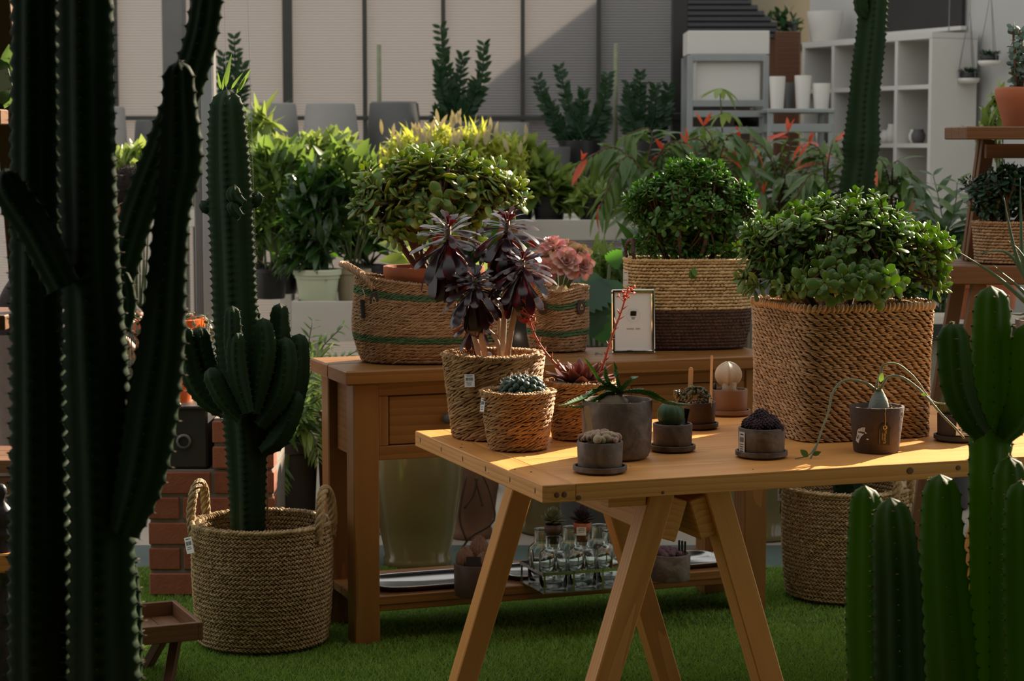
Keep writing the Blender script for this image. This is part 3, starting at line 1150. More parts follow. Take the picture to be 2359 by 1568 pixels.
for x, s in ((.99, 1.2), (1.13, .9), (.31, .55), (.092, .8)):
    o = MB().ell((0, 0, 0), (.009 * s, .0010, .0075 * s), nu=12, nv=6).obj('knot', M_KNOT, table)
    o.location = (x, 0, zt + (.003 if s > .8 else -.013))


def trestle(x0, ys):
    """folding trestle: two hinged frames of two legs and a top rail"""
    top = .705
    for sg, (ya, yb) in zip((-1, 1), ys):
        for y in (ya, yb):
            p0 = Vector((x0 + sg * .072, y, top))
            p1 = Vector((x0 + sg * .295, y, 0.0))
            beam('leg', p0, p1, .064, .062, M_PINE, table, up=(0, 1, 0), bev=.003)
        d = Vector((sg * .223, 0, -.705)).normalized()
        c = Vector((x0 + sg * .072, 0, top)) + d * .06 + Vector((-sg * .050, 0, -.016))
        o = beam('rail', c + Vector((0, ya - .02, 0)), c + Vector((0, yb + .02, 0)), .046, .105, M_PINE, table, up=-d, bev=.003)
    for sg, (ya, yb) in zip((-1, 1), ys):
        for y in (ya + .12, yb - .12):
            o = MB().lathe([(0, -.02), (.006, -.02), (.006, .02), (0, .02)], 10).obj('hinge', M_GALV, table)
            o.matrix_basis = Matrix.Translation((x0, y, top - .012)) @ Matrix.Rotation(math.pi / 2, 4, 'X')


trestle(.415, ((.10, .97), (.10, .84)))
trestle(1.98, ((.10, .92), (.10, .92)))
beam('cleat', (.20, .10, .69), (.30, .10, .69), .05, .035, M_PINE, table)
# splits and dirt on the top
for k in range(26):
    p = gnd(RNG.uniform(1060, 1760), RNG.uniform(1000, 1095), .75)
    if k == 0:
        mbd = MB()
    l = Matrix.Rotation(-ROT, 3, 'Z') @ (p - Vector((NT.x, NT.y, 0)))
    s = RNG.uniform(.0012, .003)
    mbd.ell((l.x, l.y, .7505), (s * 1.6, s, .0006), nu=6, nv=4)
stuff(mbd.obj('soil_crumbs', M_SOIL, table))

# ================================================================== console
C0 = gnd(818, 1487, 0)
console = thing('console_table', 'honey-brown wooden console with drawers and a low shelf behind the trestle table', 'console', (C0.x, C0.y, 0), ROT)
CL, CD, CZ = 1.42, .38, .86
PW = .082
for x in (PW / 2, CL - PW / 2):
    for y in (PW / 2, CD - PW / 2):
        beam('leg', (x, y, 0), (x, y, CZ - .045), PW, PW, M_OAK, console, up=(0, 1, 0), bev=.004)
for i in range(2):
    w = (CD + .06) / 2
    beam('top_board', (-.03, -.03 + w * (i + .5), CZ - .0225), (CL + .03, -.03 + w * (i + .5), CZ - .0225), w - .0006, .045, M_OAK, console, bev=.005)
zA, zB = .575, CZ - .045
o = MB().box((CL / 2, .035, (zA + zB) / 2), (CL - 2 * PW, .02, zB - zA)).obj('gap_shade_board', M_GAP, console, False)  # near-black board paints the shade in the gaps around the drawers
beam('apron_rail', (PW, .018, zB - .02), (CL - PW, .018, zB - .02), .022, .04, M_OAK, console)
beam('apron_rail', (PW, .018, zA + .022), (CL - PW, .018, zA + .022), .022, .044, M_OAK, console)
for x in (PW / 2, CL - PW / 2):
    beam('side_apron', (x, PW, (zA + zB) / 2), (x, CD - PW, (zA + zB) / 2), .022, zB - zA, M_OAK, console)
beam('back_apron', (PW, CD - .02, (zA + zB) / 2), (CL - PW, CD - .02, (zA + zB) / 2), .022, zB - zA, M_OAK, console)
nd = 3
iw = CL - 2 * PW
st = .032
dw = (iw - st * (nd + 1)) / nd
for i in range(nd + 1):
    x = PW + i * (dw + st) + st / 2
    beam('apron_stile', (x, .018, zA + .044), (x, .018, zB - .04), .022, st, M_OAK, console, up=(1, 0, 0))
for i in range(nd):
    x = PW + st + i * (dw + st) + dw / 2
    zc = (zA + .044 + zB - .04) / 2
    hd = zB - .04 - zA - .044
    d = MB().box((0, 0, 0), (dw - .006, .02, hd - .006), bev=.003).obj('drawer', M_OAK, console, False)
    d.location = (x, .022, zc)
    k = MB().lathe([(0, 0), (.008, 0), (.007, .008), (.013, .013), (.0165, .02), (.0155, .028), (.009, .033), (0, .034)], 18).obj('knob', M_DARKGREY, d)
    k.matrix_basis = Matrix.Translation((0, -.010, 0)) @ Matrix.Rotation(math.pi / 2, 4, 'X')
SZ = .15
ns = 4
for i in range(ns):
    w = CD / ns
    beam('shelf_board', (.01, w * (i + .5), SZ - .015), (CL - .01, w * (i + .5), SZ - .015), w - .001, .03, M_OAK, console, bev=.003)
beam('shelf_rail', (PW, .02, SZ - .032), (CL - PW, .02, SZ - .032), .03, .035, M_OAK, console)

# ================================================================== things on the trestle table
TZ = .75


def base_at(px, py, r, z):
    """centre of a round foot whose front touches the surface z at the pixel"""
    p = gnd(px, py, z)
    return p + Vector((p.x, p.y, 0)).normalized() * r


def clay_pot(name, label, cat, px, py, rt, rb, h, m, saucer=0.0, soil=M_GRIT, group=None, round_b=False, smz=0.0):
    r0 = saucer or rb
    p = base_at(px, py, r0, TZ)
    t = thing(name, label, cat, (p.x, p.y, TZ + .0005), 0, group)
    z0 = 0.0
    if saucer:
        s = saucer
        MB().lathe([(0, 0), (s * .86, 0), (s * .9, .003), (s, .006), (s, .0165), (s - .004, .0175), (s - .006, .0165), (s - .0065, .008), (0, .008)], 40).obj('saucer', m, t, angle=50)
        z0 = .0085
    if round_b:
        pr = [(0, 0), (rb * .80, 0), (rb * .92, .006), (rb * 1.0, .022), (rb + (rt - rb) * .6, h * .45), (rt, h - .003), (rt - .0015, h), (rt - .006, h), (rt - .0075, h - .004), (rt - .008, h * .85), (0, h * .85)]
    else:
        pr = pot_prof(rt, rb, h)
    MB().lathe(pr, 44, (0, 0, z0)).obj('pot', m, t, angle=50)
    soil_disc(t, rt - .0075, z0 + h * .88, soil)
    t['top'] = z0 + h * .88
    return t


# --- tall seagrass basket
p = base_at(1137, 1018, .105, TZ)
b = thing('seagrass_basket', 'tall tapered seagrass basket holding the black rosette plant', 'basket', (p.x, p.y, TZ + .004))
basket(b, section(.137, .137), .222, lambda v: .80 + .20 * v ** .8, 17, 'rope', [M_SEAGRASS], inside=6, gl=2.2)
printed_tag(b, Vector((-.063, -.126, .165)), facing(-.46, -.1, .08), .030, .034)
mbp = MB()
for k in range(9):
    a = 1.7 + k * .35
    mbp.ell((math.cos(a) * .112, math.sin(a) * .112, .205), (.020, .012, .016), R=Matrix.Rotation(a, 3, 'Z'), nu=7, nv=5)
mbp.obj('plastic_liner', mat('clear_film', [(.55, .50, .44), (.75, .72, .68)], 40, .2, .9, 60, transl=.4), b, smooth=False)
MB().lathe([(0, .03), (.085, .03), (.105, .17), (.108, .175), (.100, .175), (.096, .165), (0, .165)], 32).obj('inner_pot', M_TERRA, b)
AP = Vector((p.x, p.y, TZ + .155))

aeo = thing('black_aeonium', 'near-black aeonium with five glossy rosettes on bare pale stems', 'plant', AP)


def aeonium_head(par, c, axis, R, n=46, size=1.0, layers=1.0):
    """spiral of spoon leaves: centre upright, lower ones hanging"""
    hd = empty('rosette', par, c, fr(Vector((1, 0, 0)), axis))
    Ms = []
    for i in range(n):
        t = i / n
        a = i * 2.39996
        el = math.radians(74 - 140 * t ** .75)
        r0 = R * (.03 + .05 * t)
        z0 = R * (.35 - 1.0 * t) * .75
        d = Vector((math.cos(a) * math.cos(el), math.sin(a) * math.cos(el), math.sin(el)))
        L = R * (.30 + .72 * min(1, t * 1.9)) * RNG.uniform(.85, 1.1)
        up = Vector((-math.cos(a) * math.sin(el), -math.sin(a) * math.sin(el), math.cos(el))) + rv(.12)
        w = 1.15 if t > .25 else 1.6
        Ms.append(mx((math.cos(a) * r0, math.sin(a) * r0, z0), fr(d, up), (L, L * w, L)))
    scatter(hd, 'leaf', TM_AEON, Ms, M_AEON, 80)
    MB().tube([(0, 0, -R * .75), (0, 0, R * .22)], R * .075, 8).obj('core', M_AEONSTEM, hd)
    return hd


YA = p.y
heads = [(1032, 556, 90, 0.02, [(1108, 835), (1085, 745), (1062, 680), (1040, 620), (1033, 575)], 1.0),
         (1168, 540, 80, .05, [(1158, 835), (1160, 760), (1163, 690), (1166, 620), (1168, 570)], 1.0),
         (1203, 628, 74, -.06, [(1166, 835), (1176, 770), (1189, 705), (1201, 650)], 1.0),
         (1094, 668, 70, -.08, [(1121, 835), (1110, 785), (1098, 735), (1093, 690)], 1.0),
         (1092, 742, 52, .06, [(1152, 835), (1150, 800), (1135, 770), (1105, 752)], .8)]
for (hx, hy, rp, dy, st_, k) in heads:
    c = at(hx, hy, YA + dy) - AP
    pts = []
    m_ = len(st_)
    for i, q in enumerate(st_):
        w = at(q[0], q[1], YA + dy * (i + 1) / m_) - AP
        pts.append(w)
    ax = (Vector(pts[-1]) - Vector(pts[-2])).normalized() * .5 + Vector((0, -.28, .9))
    MB().tube(smoothpath(pts, 12), .0085 if k > .9 else .006, 10).obj('stem', M_AEONSTEM, aeo)
    aeonium_head(aeo, c + Vector((0, 0, rp * mp(YA) * .18)), ax, rp * mp(YA) * 1.12, n=72 if k > .9 else 40)
MB().tube([at(1148, 835, YA + .04) - AP, at(1150, 740, YA + .05) - AP, at(1138, 660, YA + .06) - AP], .0055, 8).obj('stem', M_AEONSTEM, aeo)
o = MB().box((0, 0, 0), (.027, .035, .001)).obj('label_card', M_PAPER, aeo, False)
o.matrix_basis = Matrix.Translation(at(1167, 822, YA - .02) - AP) @ facing(.1, -.1, .05).to_4x4()

# --- small seagrass basket with the blue-green cactus
p = base_at(1193, 1043, .072, TZ)
b = thing('seagrass_basket', 'small chunky seagrass basket with the low blue-green cactus', 'basket', (p.x, p.y, TZ + .004))
basket(b, section(.096, .096), .147, lambda v: .76 + .24 * v ** .75, 13, 'rope', [M_SEAGRASS], inside=3, gl=2.0)
printed_tag(b, Vector((-.092, -.036, .118)), facing(-1.0, -.2, .1), .020, .036)
MB().lathe([(0, .02), (.058, .02), (.075, .122), (.0765, .126), (.073, .126), (.07, .118), (0, .118)], 30).obj('nursery_pot', M_BLACKP, b)
stuff(soil_disc(b, .074, .124, M_GRIT))
cp = Vector((p.x + .012, p.y, TZ + .148))
c = thing('globular_cactus', 'low mound cactus with blue-green knobs and pale spines', 'cactus', cp)
mb, sp, Ms = MB(), MB(), []
mb.ell((0, 0, 0), (.045, .045, .045), nu=16, nv=10)
TB, SP = [], []
for i in range(62):
    u = 1 - (i + .5) / 62 * 1.2
    a = i * 2.39996
    q = math.sqrt(max(0, 1 - u * u))
    d = Vector((q * math.cos(a), q * math.sin(a), u))
    pt = Vector((d.x * .050, d.y * .050, d.z * .044))
    s = .030 if u < .75 else .015
    TB.append(mx(pt, fr(d, (0, 0, 1)), (s * .95, s * .72, s * .85)))
    for k in range(5):
        e = (d * .8 + rv(.65)).normalized()
        SP.append(mx(pt + d * s * .42, fr(rv(), e), (.0009, .0009, RNG.uniform(.008, .014))))
mb.inst(TM_BALL, np.array(TB))
body = mb.obj('tubercles', M_CACT_B, c)
stuff(sp.inst(TM_CONE, np.array(SP)).obj('spines', M_SPINEW, body))

# --- middle seagrass basket with the echeveria
p = base_at(1338, 1018, .072, TZ)
b = thing('seagrass_basket', 'orange-brown seagrass basket under the plum echeveria behind the grey pot', 'basket', (p.x, p.y, TZ + .004))
basket(b, section(.097, .097), .150, lambda v: .76 + .24 * v ** .75, 13, 'rope', [M_SEAGRASS], inside=3, gl=2.0)
MB().lathe([(0, .02), (.058, .02), (.078, .135), (.08, .139), (.076, .139), (.072, .13), (0, .13)], 30).obj('nursery_pot', M_BLACKP, b)
EP = Vector((p.x, p.y, TZ + .145))
e = thing('echeveria', 'plum-red pointed echeveria rosette sending up two long flower stalks', 'plant', EP)
Ms = []
for i in range(38):
    t = i / 38
    a = i * 2.39996
    el = math.radians(66 - 62 * t ** .8)
    d = Vector((math.cos(a) * math.cos(el), math.sin(a) * math.cos(el), math.sin(el)))
    L = .042 + .058 * min(1, t * 1.6)
    up = Vector((-math.cos(a) * math.sin(el), -math.sin(a) * math.sin(el), math.cos(el)))
    Ms.append(mx((math.cos(a) * .008, math.sin(a) * .008, .012 - .014 * t), fr(d, up), (L, L, L)))
scatter(e, 'leaf', TM_ECH, Ms, M_ECHEV, 60)


def bud(q, d, L, w):
    return mx(q, fr(d, (0, -.3, 1)), (L, w, w))


def stalk(px_pts, dys, tipn, flower_top):
    P = smoothpath([at(a, b_, EP.y + dy) - EP for (a, b_), dy in zip(px_pts, dys)], 40)
    s = MB().tube(P, np.linspace(.0042, .0020, 40), 8).obj('flower_stalk', M_STALK, e)
    br = []
    for i in range(4, 31, 2):
        t = Vector(P[i + 1] - P[i]).normalized()
        side = Vector((1 if (i // 2) % 2 else -1, RNG.uniform(-1, .3), .2)).normalized()
        dd = (t * .9 + side * .55).normalized()
        L = RNG.uniform(.016, .026)
        br.append(mx(P[i], fr(dd, side), (L, L * 1.15, L)))
    scatter(s, 'bract', TM_ECH, br, M_STALK, 40)
    fl = MB()
    for k in range(tipn):
        i = int(39 - flower_top * RNG.random() ** 1.1)
        t = Vector(P[i] - P[max(0, i - 1)]).normalized()
        dd = (t * RNG.uniform(.2, 1.0) + rv(.55)).normalized()
        q0 = Vector(P[i])
        q1 = q0 + dd * RNG.uniform(.008, .022)
        fl.tube([q0, q1], .0011, 5, var=.2)
        for pz in range(5):
            ee = (dd + rv(.35)).normalized()
            fl.inst(TM_CONE, np.array([mx(q1, fr(rv(), ee), (.004, .004, RNG.uniform(.008, .013)))]))
    stuff(fl.obj('blossoms', M_CORAL, s))


stalk([(1330, 890), (1290, 850), (1245, 795), (1222, 745), (1209, 690)], (0, -.01, -.03, -.03, -.04), 34, 11)
stalk([(1370, 890), (1388, 845), (1410, 775), (1432, 715), (1448, 660)], (0, 0, -.02, -.02, -.03), 16, 6)
o = printed_tag(e, at(1357, 912, p.y - .10) - EP, facing(0, -.05, 0), .018, .028, 'hanging_tag', 1, bars=False)

# --- large grey pot with the toothed-leaf caudex plant
big = clay_pot('caudex_plant', 'large weathered grey pot with toothed arching green leaves and a swollen root', 'potted plant', 1421, 1066, .0905, .087, .150, M_GREYPOT, round_b=True)
zt_ = big['top']
MB().ell((-.012, -.012, zt_ + .004), (.040, .036, .030), nu=20, nv=12, fn=lambda t, ph: 1 + .05 * math.sin(5 * t) + .04 * math.sin(9 * ph + t)).obj('caudex', M_CAUDEX, big)
mb = MB()
for k in range(9):
    a, q = RNG.random() * 6.28, RNG.uniform(.045, .07)
    mb.ell((q * math.cos(a), q * math.sin(a), zt_ + .005), (.012, .009, .008), R=Matrix.Rotation(a, 3, 'Z'), nu=7, nv=5)
stuff(mb.obj('pebbles', M_GREYPOT, big, smooth=False))


def toothed(par, pts, w, up=(0, 0, 1), teeth=16, name='leaf'):
    """channelled strap leaf with saw teeth"""
    P = smoothpath(pts, teeth * 2 + 1)
    V, Q = [], []
    n = len(P)
    Tn = np.gradient(P, axis=0)
    for i in range(n):
        t = Vector(Tn[i]).normalized()
        s = t.cross(Vector(up)).normalized()
        u = s.cross(t)
        f = i / (n - 1)
        ww = w * (1 - f ** 3) * min(1, .45 + f * 3) * (1.25 if i % 2 else .85)
        c_ = Vector(P[i])
        for (k, h) in ((-1, .35), (-.4, 0.02), (.4, 0.02), (1, .35)):
            V.append(c_ + s * ww * k + u * ww * h)
        for (k, h) in ((.4, -.18), (-.4, -.18)):
            V.append(c_ + s * ww * k + u * ww * h)
    for i in range(n - 1):
        a, b_ = i * 6, (i + 1) * 6
        for j in range(6):
            k = (j + 1) % 6
            Q.append((a + j, a + k, b_ + k, b_ + j))
    return MB().add([tuple(v) for v in V], Q).obj(name, M_DRAG, par, smooth=False)


BP = Vector(big.location)
o0 = (1428, 905)
for spec, w in (([o0, (1385, 880), (1360, 845), (1345, 822)], .008), ([o0, (1400, 880), (1394, 850), (1396, 838)], .006),
                ([o0, (1420, 870), (1418, 850), (1414, 832)], .005), ([o0, (1445, 885), (1460, 872), (1468, 866)], .008),
                ([o0, (1405, 885), (1385, 880), (1375, 872)], .007),
                ([o0, (1390, 895), (1350, 915), (1310, 930), (1283, 935)], .011), ([o0, (1400, 905), (1365, 925), (1330, 938), (1280, 930)], .010),
                ([o0, (1480, 900), (1515, 915), (1545, 928)], .011), ([o0, (1480, 905), (1525, 925), (1560, 932), (1598, 932)], .010),
                ([o0, (1395, 890), (1375, 900), (1345, 912)], .010)):
    dy = [0] + [RNG.uniform(-.05, .03) * i for i in range(1, len(spec))]
    pts = [at(a, b_, BP.y - .01 + d_ * .5) - BP for (a, b_), d_ in zip(spec, dy)]
    toothed(big, pts, w * 1.35)
MB().tube([(0, 0, zt_ + .01), at(1428, 905, BP.y - .01) - BP], .009, 8).obj('neck', M_CAUDEX, big)

# --- lithops
li = clay_pot('lithops', 'small grey pot on a saucer filled with pebble-like pink and tan lithops', 'potted plant', 1382, 1097, .0565, .054, .068, M_GREYPOT, saucer=.0665)
zl = li['top']
M_LITH = mat('lithops_skin', [(.26, .14, .11), (.40, .27, .20), (.36, .31, .17)], 60, .75, .3, 160, rnd=.7)
for k in range(19):
    a = k * 2.39996
    q = .046 * math.sqrt(k / 19)
    s = RNG.uniform(.85, 1.2)
    R = Matrix.Rotation(RNG.uniform(0, 3.14), 3, 'Z') @ Matrix.Rotation(RNG.uniform(-.35, .35), 3, 'X')
    mb = MB()
    for sg in (-1, 1):
        mb.ell(R @ Vector((0, sg * .0056 * s, .010)), (.0125 * s, .0068 * s, .0095 * s), R=R, nu=12, nv=8)
    o = mb.obj('lithops_head', M_LITH, li)
    o.location = (q * math.cos(a), q * math.sin(a), zl + .004 + .012 * (1 - k / 19))
marker(1361, 1000, 935, li.location.y + .045, TZ, 'pale wooden stick standing in the lithops pot', lean=-10, wpx=13)

# --- euphorbia obesa
ob = clay_pot('ball_euphorbia', 'dark grey pot on a saucer with a round ribbed green ball cactus', 'potted plant', 1549, 1046, .0520, .050, .064, M_GREYPOT, saucer=.0605)
MB().ell((-.005, 0, ob['top'] + .030), (.036, .036, .036), nu=64, nv=18, fn=lambda t, ph: 1 - .05 * abs(math.sin(4 * t)) ** .5 * 0 - .045 * (1 - abs(math.cos(4 * t)) ** .6) * math.cos(ph)).obj('ribbed_body', M_OBESA, ob)
o = MB().box((.034, .018, ob['top'] + .02), (.016, .003, .05), R=Matrix.Rotation(.2, 3, 'Y'), bev=.001).obj('black_tag', M_BLACKP, ob)

# --- knobbly cactus
kn = clay_pot('knobbly_cactus', 'dark brown pot on a saucer with a knobbly clustered cactus', 'potted plant', 1604, 993, .0540, .052, .067, M_BROWNPOT, saucer=.0625)
M_KNOB = mat('knobbly_skin', [(.05, .025, .018), (.07, .075, .025), (.15, .16, .06)], 40, .4, rnd=.6, var=.6)
zk = kn['top']
Ms = []
for k in range(230):
    a = RNG.random() * 6.283
    u = RNG.random()
    q = math.sqrt(u)
    x, y = q * .048 * math.cos(a) - .006, q * .040 * math.sin(a)
    z = zk + .045 * math.sqrt(max(0, 1 - u)) * RNG.uniform(.75, 1.05) + .004
    s = RNG.uniform(.0065, .0115)
    Ms.append(mx((x, y, z), fr(rv(), rv()), (s, s, s * 1.15)))
Ms += [mx((-.050 - .012 * RNG.random(), RNG.uniform(-.02, .02), zk + .015 + .022 * RNG.random()), fr(rv(), rv()), (.010, .010, .012)) for k in range(26)]
scatter(kn, 'knob', [TM_BALL], Ms, M_KNOB, 130, 'knobs')
marker(1590, 905, 846, kn.location.y + .03, TZ, 'wooden stick standing behind the knobbly cactus', lean=2, wpx=11)
printed_tag(kn, Vector((.036, -.038, zk + .012)), facing(.3, 0, -.15), .010, .026, 'white_tag', 1, bars=False)

# --- bishop's cap
bi = clay_pot('bishop_cap_cactus', 'brown clay pot on a saucer with a chalky white five-ribbed cactus', 'potted plant', 1679, 962, .0550, .053, .069, M_TANPOT, saucer=.064)
zb = bi['top']
MB().ell((-.003, 0, zb + .046), (.040, .040, .036), nu=50, nv=18, fn=lambda t, ph: (1 - .24 * abs(math.sin(2.5 * (t + 1.62))) ** .85 * math.cos(ph * .9)) * (1.06 + .16 * math.sin(ph))).obj('ribbed_body', M_CHALK, bi)
MB().lathe([(0, zb), (.024, zb), (.020, zb + .012), (.026, zb + .03), (0, zb + .03)], 20).obj('neck', M_CHALK, bi)
MB().ell((-.042, .01, zb + .012), (.006, .012, .014), nu=8, nv=6).obj('black_tag', M_BLACKP, bi)
marker(1638, 900, 818, bi.location.y - .03, TZ, 'thin wooden stick standing beside the white cactus', lean=2, wpx=6)

# --- dark pot with purple clusters
pu = clay_pot('purple_cluster_cactus', 'dark grey pot on a saucer with dark purple knobbly cactus heads', 'potted plant', 1754, 1061, .0600, .058, .068, M_GREYPOT, saucer=.067, soil=M_SOIL)
zp = pu['top']
for k, (x, y, z, s) in enumerate(((-.002, 0, .034, .022), (-.026, -.012, .016, .019), (-.012, -.03, .014, .018), (.010, -.026, .017, .019), (.030, -.012, .016, .018), (-.034, .012, .014, .017), (.022, .016, .022, .019), (-.016, .020, .022, .019), (.040, -.026, .008, .014), (.002, -.012, .028, .018))):
    mb = MB().ell((0, 0, 0), (s * .9, s * .9, s * .85), nu=10, nv=7)
    M2 = []
    for i in range(46):
        u = 1 - (i + .5) / 46 * 1.5
        q = math.sqrt(max(0, 1 - u * u))
        a = i * 2.39996
        d = Vector((q * math.cos(a), q * math.sin(a), u))
        M2.append(mx(d * s * .9, fr(rv(), d), (s * .36, s * .36, s * .36)))
    mb.inst(TM_BALL_S, np.array(M2))
    o = mb.obj('cactus_head', M_PURPLE, pu)
    o.location = (x, y, zp + z)
printed_tag(pu, Vector((-.0535, -.0285, .042)), facing(-1.07, 0, 0), .024, .052, 'price_label', 4)

# --- tapered pot with trailing caudex vine and black tag
p = base_at(2018, 1047, .058, TZ)
ma = thing('trailing_caudex_plant', 'tapered brown pot with a black hang tag and a grey caudex trailing thin stems', 'potted plant', (p.x, p.y, TZ + .0005))
Hm = .120
MB().lathe([(0, 0), (.0565, 0), (.0585, .003), (.0715, Hm - .002), (.0705, Hm), (.0645, Hm), (.0635, Hm - .004), (.060, Hm * .86), (0, Hm * .86)], 48).obj('pot', M_SPECKPOT, ma, angle=50)
soil_disc(ma, .060, Hm * .90, M_GRIT)
mb = MB()
M2 = [mx((.022 + RNG.normal(0, .016), RNG.normal(0, .014) - .012, Hm * .91 + abs(RNG.normal(0, .005))), fr(rv(), rv()), (.008, .007, .006)) for k in range(60)]
stuff(mb.inst(TM_BALL_S, np.array(M2)).obj('gravel', M_GRIT, ma))
MP = Vector(ma.location)
zc = Hm * .88
MB().lathe([(.026, zc), (.027, zc + .012), (.023, zc + .03), (.015, zc + .045), (.009, zc + .056), (.005, zc + .062), (0, zc + .063)], 24, (.005, -.004, 0), wob=.03).obj('caudex', M_GREYCAUD, ma)


def vine(spec, dys, r0, r1):
    P = smoothpath([at(a, b_, MP.y + d_) - MP for (a, b_), d_ in zip(spec, dys)], 46)
    rr = np.linspace(r0, r1, 46) * (1 + .15 * (np.arange(46) % 5 == 0))
    MB().tube(P, rr, 8).obj('vine_stem', M_VINE, ma)
    return P


vine([(2018, 898), (1990, 880), (1945, 876), (1918, 905), (1908, 950), (1893, 990), (1880, 1030), (1864, 1062)], (-.01, -.02, -.03, -.05, -.07, -.09, -.11, -.13), .0040, .0022)
vine([(1884, 1020), (1868, 1043), (1852, 1052), (1832, 1056)], (-.10, -.12, -.13, -.14), .0022, .0016)
vine([(2024, 900), (2034, 885), (2046, 868), (2075, 868), (2110, 890), (2140, 920), (2170, 955), (2200, 985), (2222, 1010)], (-.01, -.02, -.02, -.03, -.05, -.07, -.09, -.10, -.11), .0042, .0026)
vine([(2020, 892), (2022, 875), (2030, 858), (2036, 840), (2065, 838), (2095, 858), (2115, 880), (2132, 905), (2150, 925), (2178, 930)], (-.01, -.01, 0, 0, 0, -.01, -.02, -.02, -.03, -.03), .0034, .0018)
for (a, b_, L, ang, dy) in ((2028, 880, .024, -.5, -.03), (1862, 1052, .030, 2.4, -.13), (1872, 1048, .022, .5, -.13), (1866, 1068, .024, -2.2, -.14), (1870, 1065, .036, -1.5, -.14), (2135, 910, .016, 2.9, -.07)):
    q = at(a, b_, MP.y + dy) - MP
    d = Vector((math.cos(ang), -.25, math.sin(ang)))
    if (a, b_) == (2028, 880):
        d = Vector((.15, -.3, .9))
    scatter(ma, 'leaf', TM_OVAL, [mx(q, fr(d, (0, -1, .4)), (L, L * 1.25, L))], M_LEAF, 5)
# hang tag
TGm = mat('black_card', [(.010, .011, .010), (.016, .017, .015)], 20, .6)
hw, hh = .0148, .056
poly = [(-hw, 0), (hw, 0), (hw, hh - .011), (hw * .55, hh), (-hw * .55, hh), (-hw, hh - .011)]
tg = MB().prism(poly, -.0006, .0006).obj('hang_tag', TGm, ma, False)
tilt = math.atan2(.0715 - .0585, Hm)
tgx, tgz = .010, .026
tg.matrix_basis = Matrix.Translation((tgx, -.0638, tgz)) @ Matrix.Rotation(-tilt, 4, 'X').inverted() @ Matrix.Identity(4)
mbk = MB()
rg = [(.0030, -.0012), (.0058, -.0012), (.0058, .0004), (.0030, .0004), (.0030, -.0012)]
mbk.lathe(rg, 22)
o = mbk.obj('eyelet', M_GOLDINK, tg)
o.matrix_basis = Matrix.Translation((0, 0, hh - .0095)) @ Matrix.Rotation(-math.pi / 2, 4, 'X')
text_mesh('Manera', .0118, M_GOLDINK, tg, 'lettering', Matrix.Translation((.0010, -.0010, .0215)) @ facing(0, 0, -math.pi / 2).to_4x4(), ext=.0001)
mb = MB()
mb.box((-.0055, -.0008, .0225), (.0007, .0004, .020))
for s in (-1, 1):
    mb.box((s * (hw - .001), -.0008, .022), (.0003, .0004, .040))
mb.obj('gold_border', M_GOLDINK, tg, False)
MB().tube([(tgx, -.0700, tgz + hh - .006), (tgx + .001, -.0705, tgz + hh + .008), (tgx - .001, -.0722, .108), (tgx, -.0712, Hm + .001), (tgx, -.064, Hm + .001), (tgx, -.058, Hm - .008)], .0009, 6).obj('cord', M_GOLDINK, ma)
# torn sticker
def on_pot(x, z):
    r = .0585 + (.0715 - .0585) * z / Hm + .0004
    return (x, -math.sqrt(r * r - x * x), z)
mb = MB()
out = [(-.058, .032), (-.052, .026), (-.050, .036), (-.0475, .044), (-.0425, .050), (-.0405, .053), (-.0335, .0545), (-.0395, .060), (-.0385, .070), (-.046, .069), (-.054, .064), (-.0555, .058), (-.0562, .046)]
out = [(max(a, -.0575 - .0), z) for a, z in out]
pts = [on_pot(max(-.0585 * .985, a), z) for a, z in out] + [on_pot(-.049, .052)]
mb.add(pts, None, [(len(out), i, (i + 1) % len(out)) for i in range(len(out))])
mb.add([on_pot(-.036, .039), on_pot(-.030, .0375), on_pot(-.029, .040), on_pot(-.033, .0415)], [(0, 1, 2, 3)])
stk = mb.obj('torn_sticker', M_PAPER, ma, False)
mb = MB()
for i in range(13):
    x = -.0535 + i * .0011
    a, b2 = on_pot(x, .054), on_pot(x, .0585)
    c2, d2 = on_pot(x + .0006 * (1 + i % 2 * .5), .0585), on_pot(x + .0006 * (1 + i % 2 * .5), .054)
    mb.add([(q[0], q[1] - .0003, q[2]) for q in (a, d2, c2, b2)], [(0, 1, 2, 3)])
for z in (.0625, .066, .047, .044, .041, .038):
    x0_, x1_ = (-.052, -.041) if z > .06 else (-.0555, -.0500)
    mb.add([(q[0], q[1] - .0003, q[2]) for q in (on_pot(x0_, z), on_pot(x1_, z), on_pot(x1_, z + .0008), on_pot(x0_, z + .0008))], [(0, 1, 2, 3)])
mb.obj('print', M_INK, stk, False)

# --- black pot with a big price label
bk = clay_pot('small_ribbed_cactus', 'black pot on a saucer with a white barcode label and small ribbed cactus', 'potted plant', 2206, 1022, .0560, .0545, .066, M_DARKPOT, saucer=.0645, soil=M_SOIL)
MB().ell((-.028, .0, bk['top'] + .028), (.030, .030, .034), nu=60, nv=14, fn=lambda t, ph: 1 - .13 * (1 - abs(math.cos(6 * t)) ** .7)).obj('ribbed_body', mat('striped_cactus', [(.03, .055, .018), (.14, .16, .07)], 30, .5, .2, 90), bk)
lb = printed_tag(bk, Vector((.010, -.0568, .044)), facing(.18, 0, -.04), .056, .046, 'price_label', 4)
text_mesh('Collezione Luxi', .0052, M_INK, lb, 'lettering', Matrix.Translation((0, .0172, .0008)))
MB().box((-.021, -.009, .0006), (.007, .006, .0003)).obj('print_block', M_INK, lb, False)

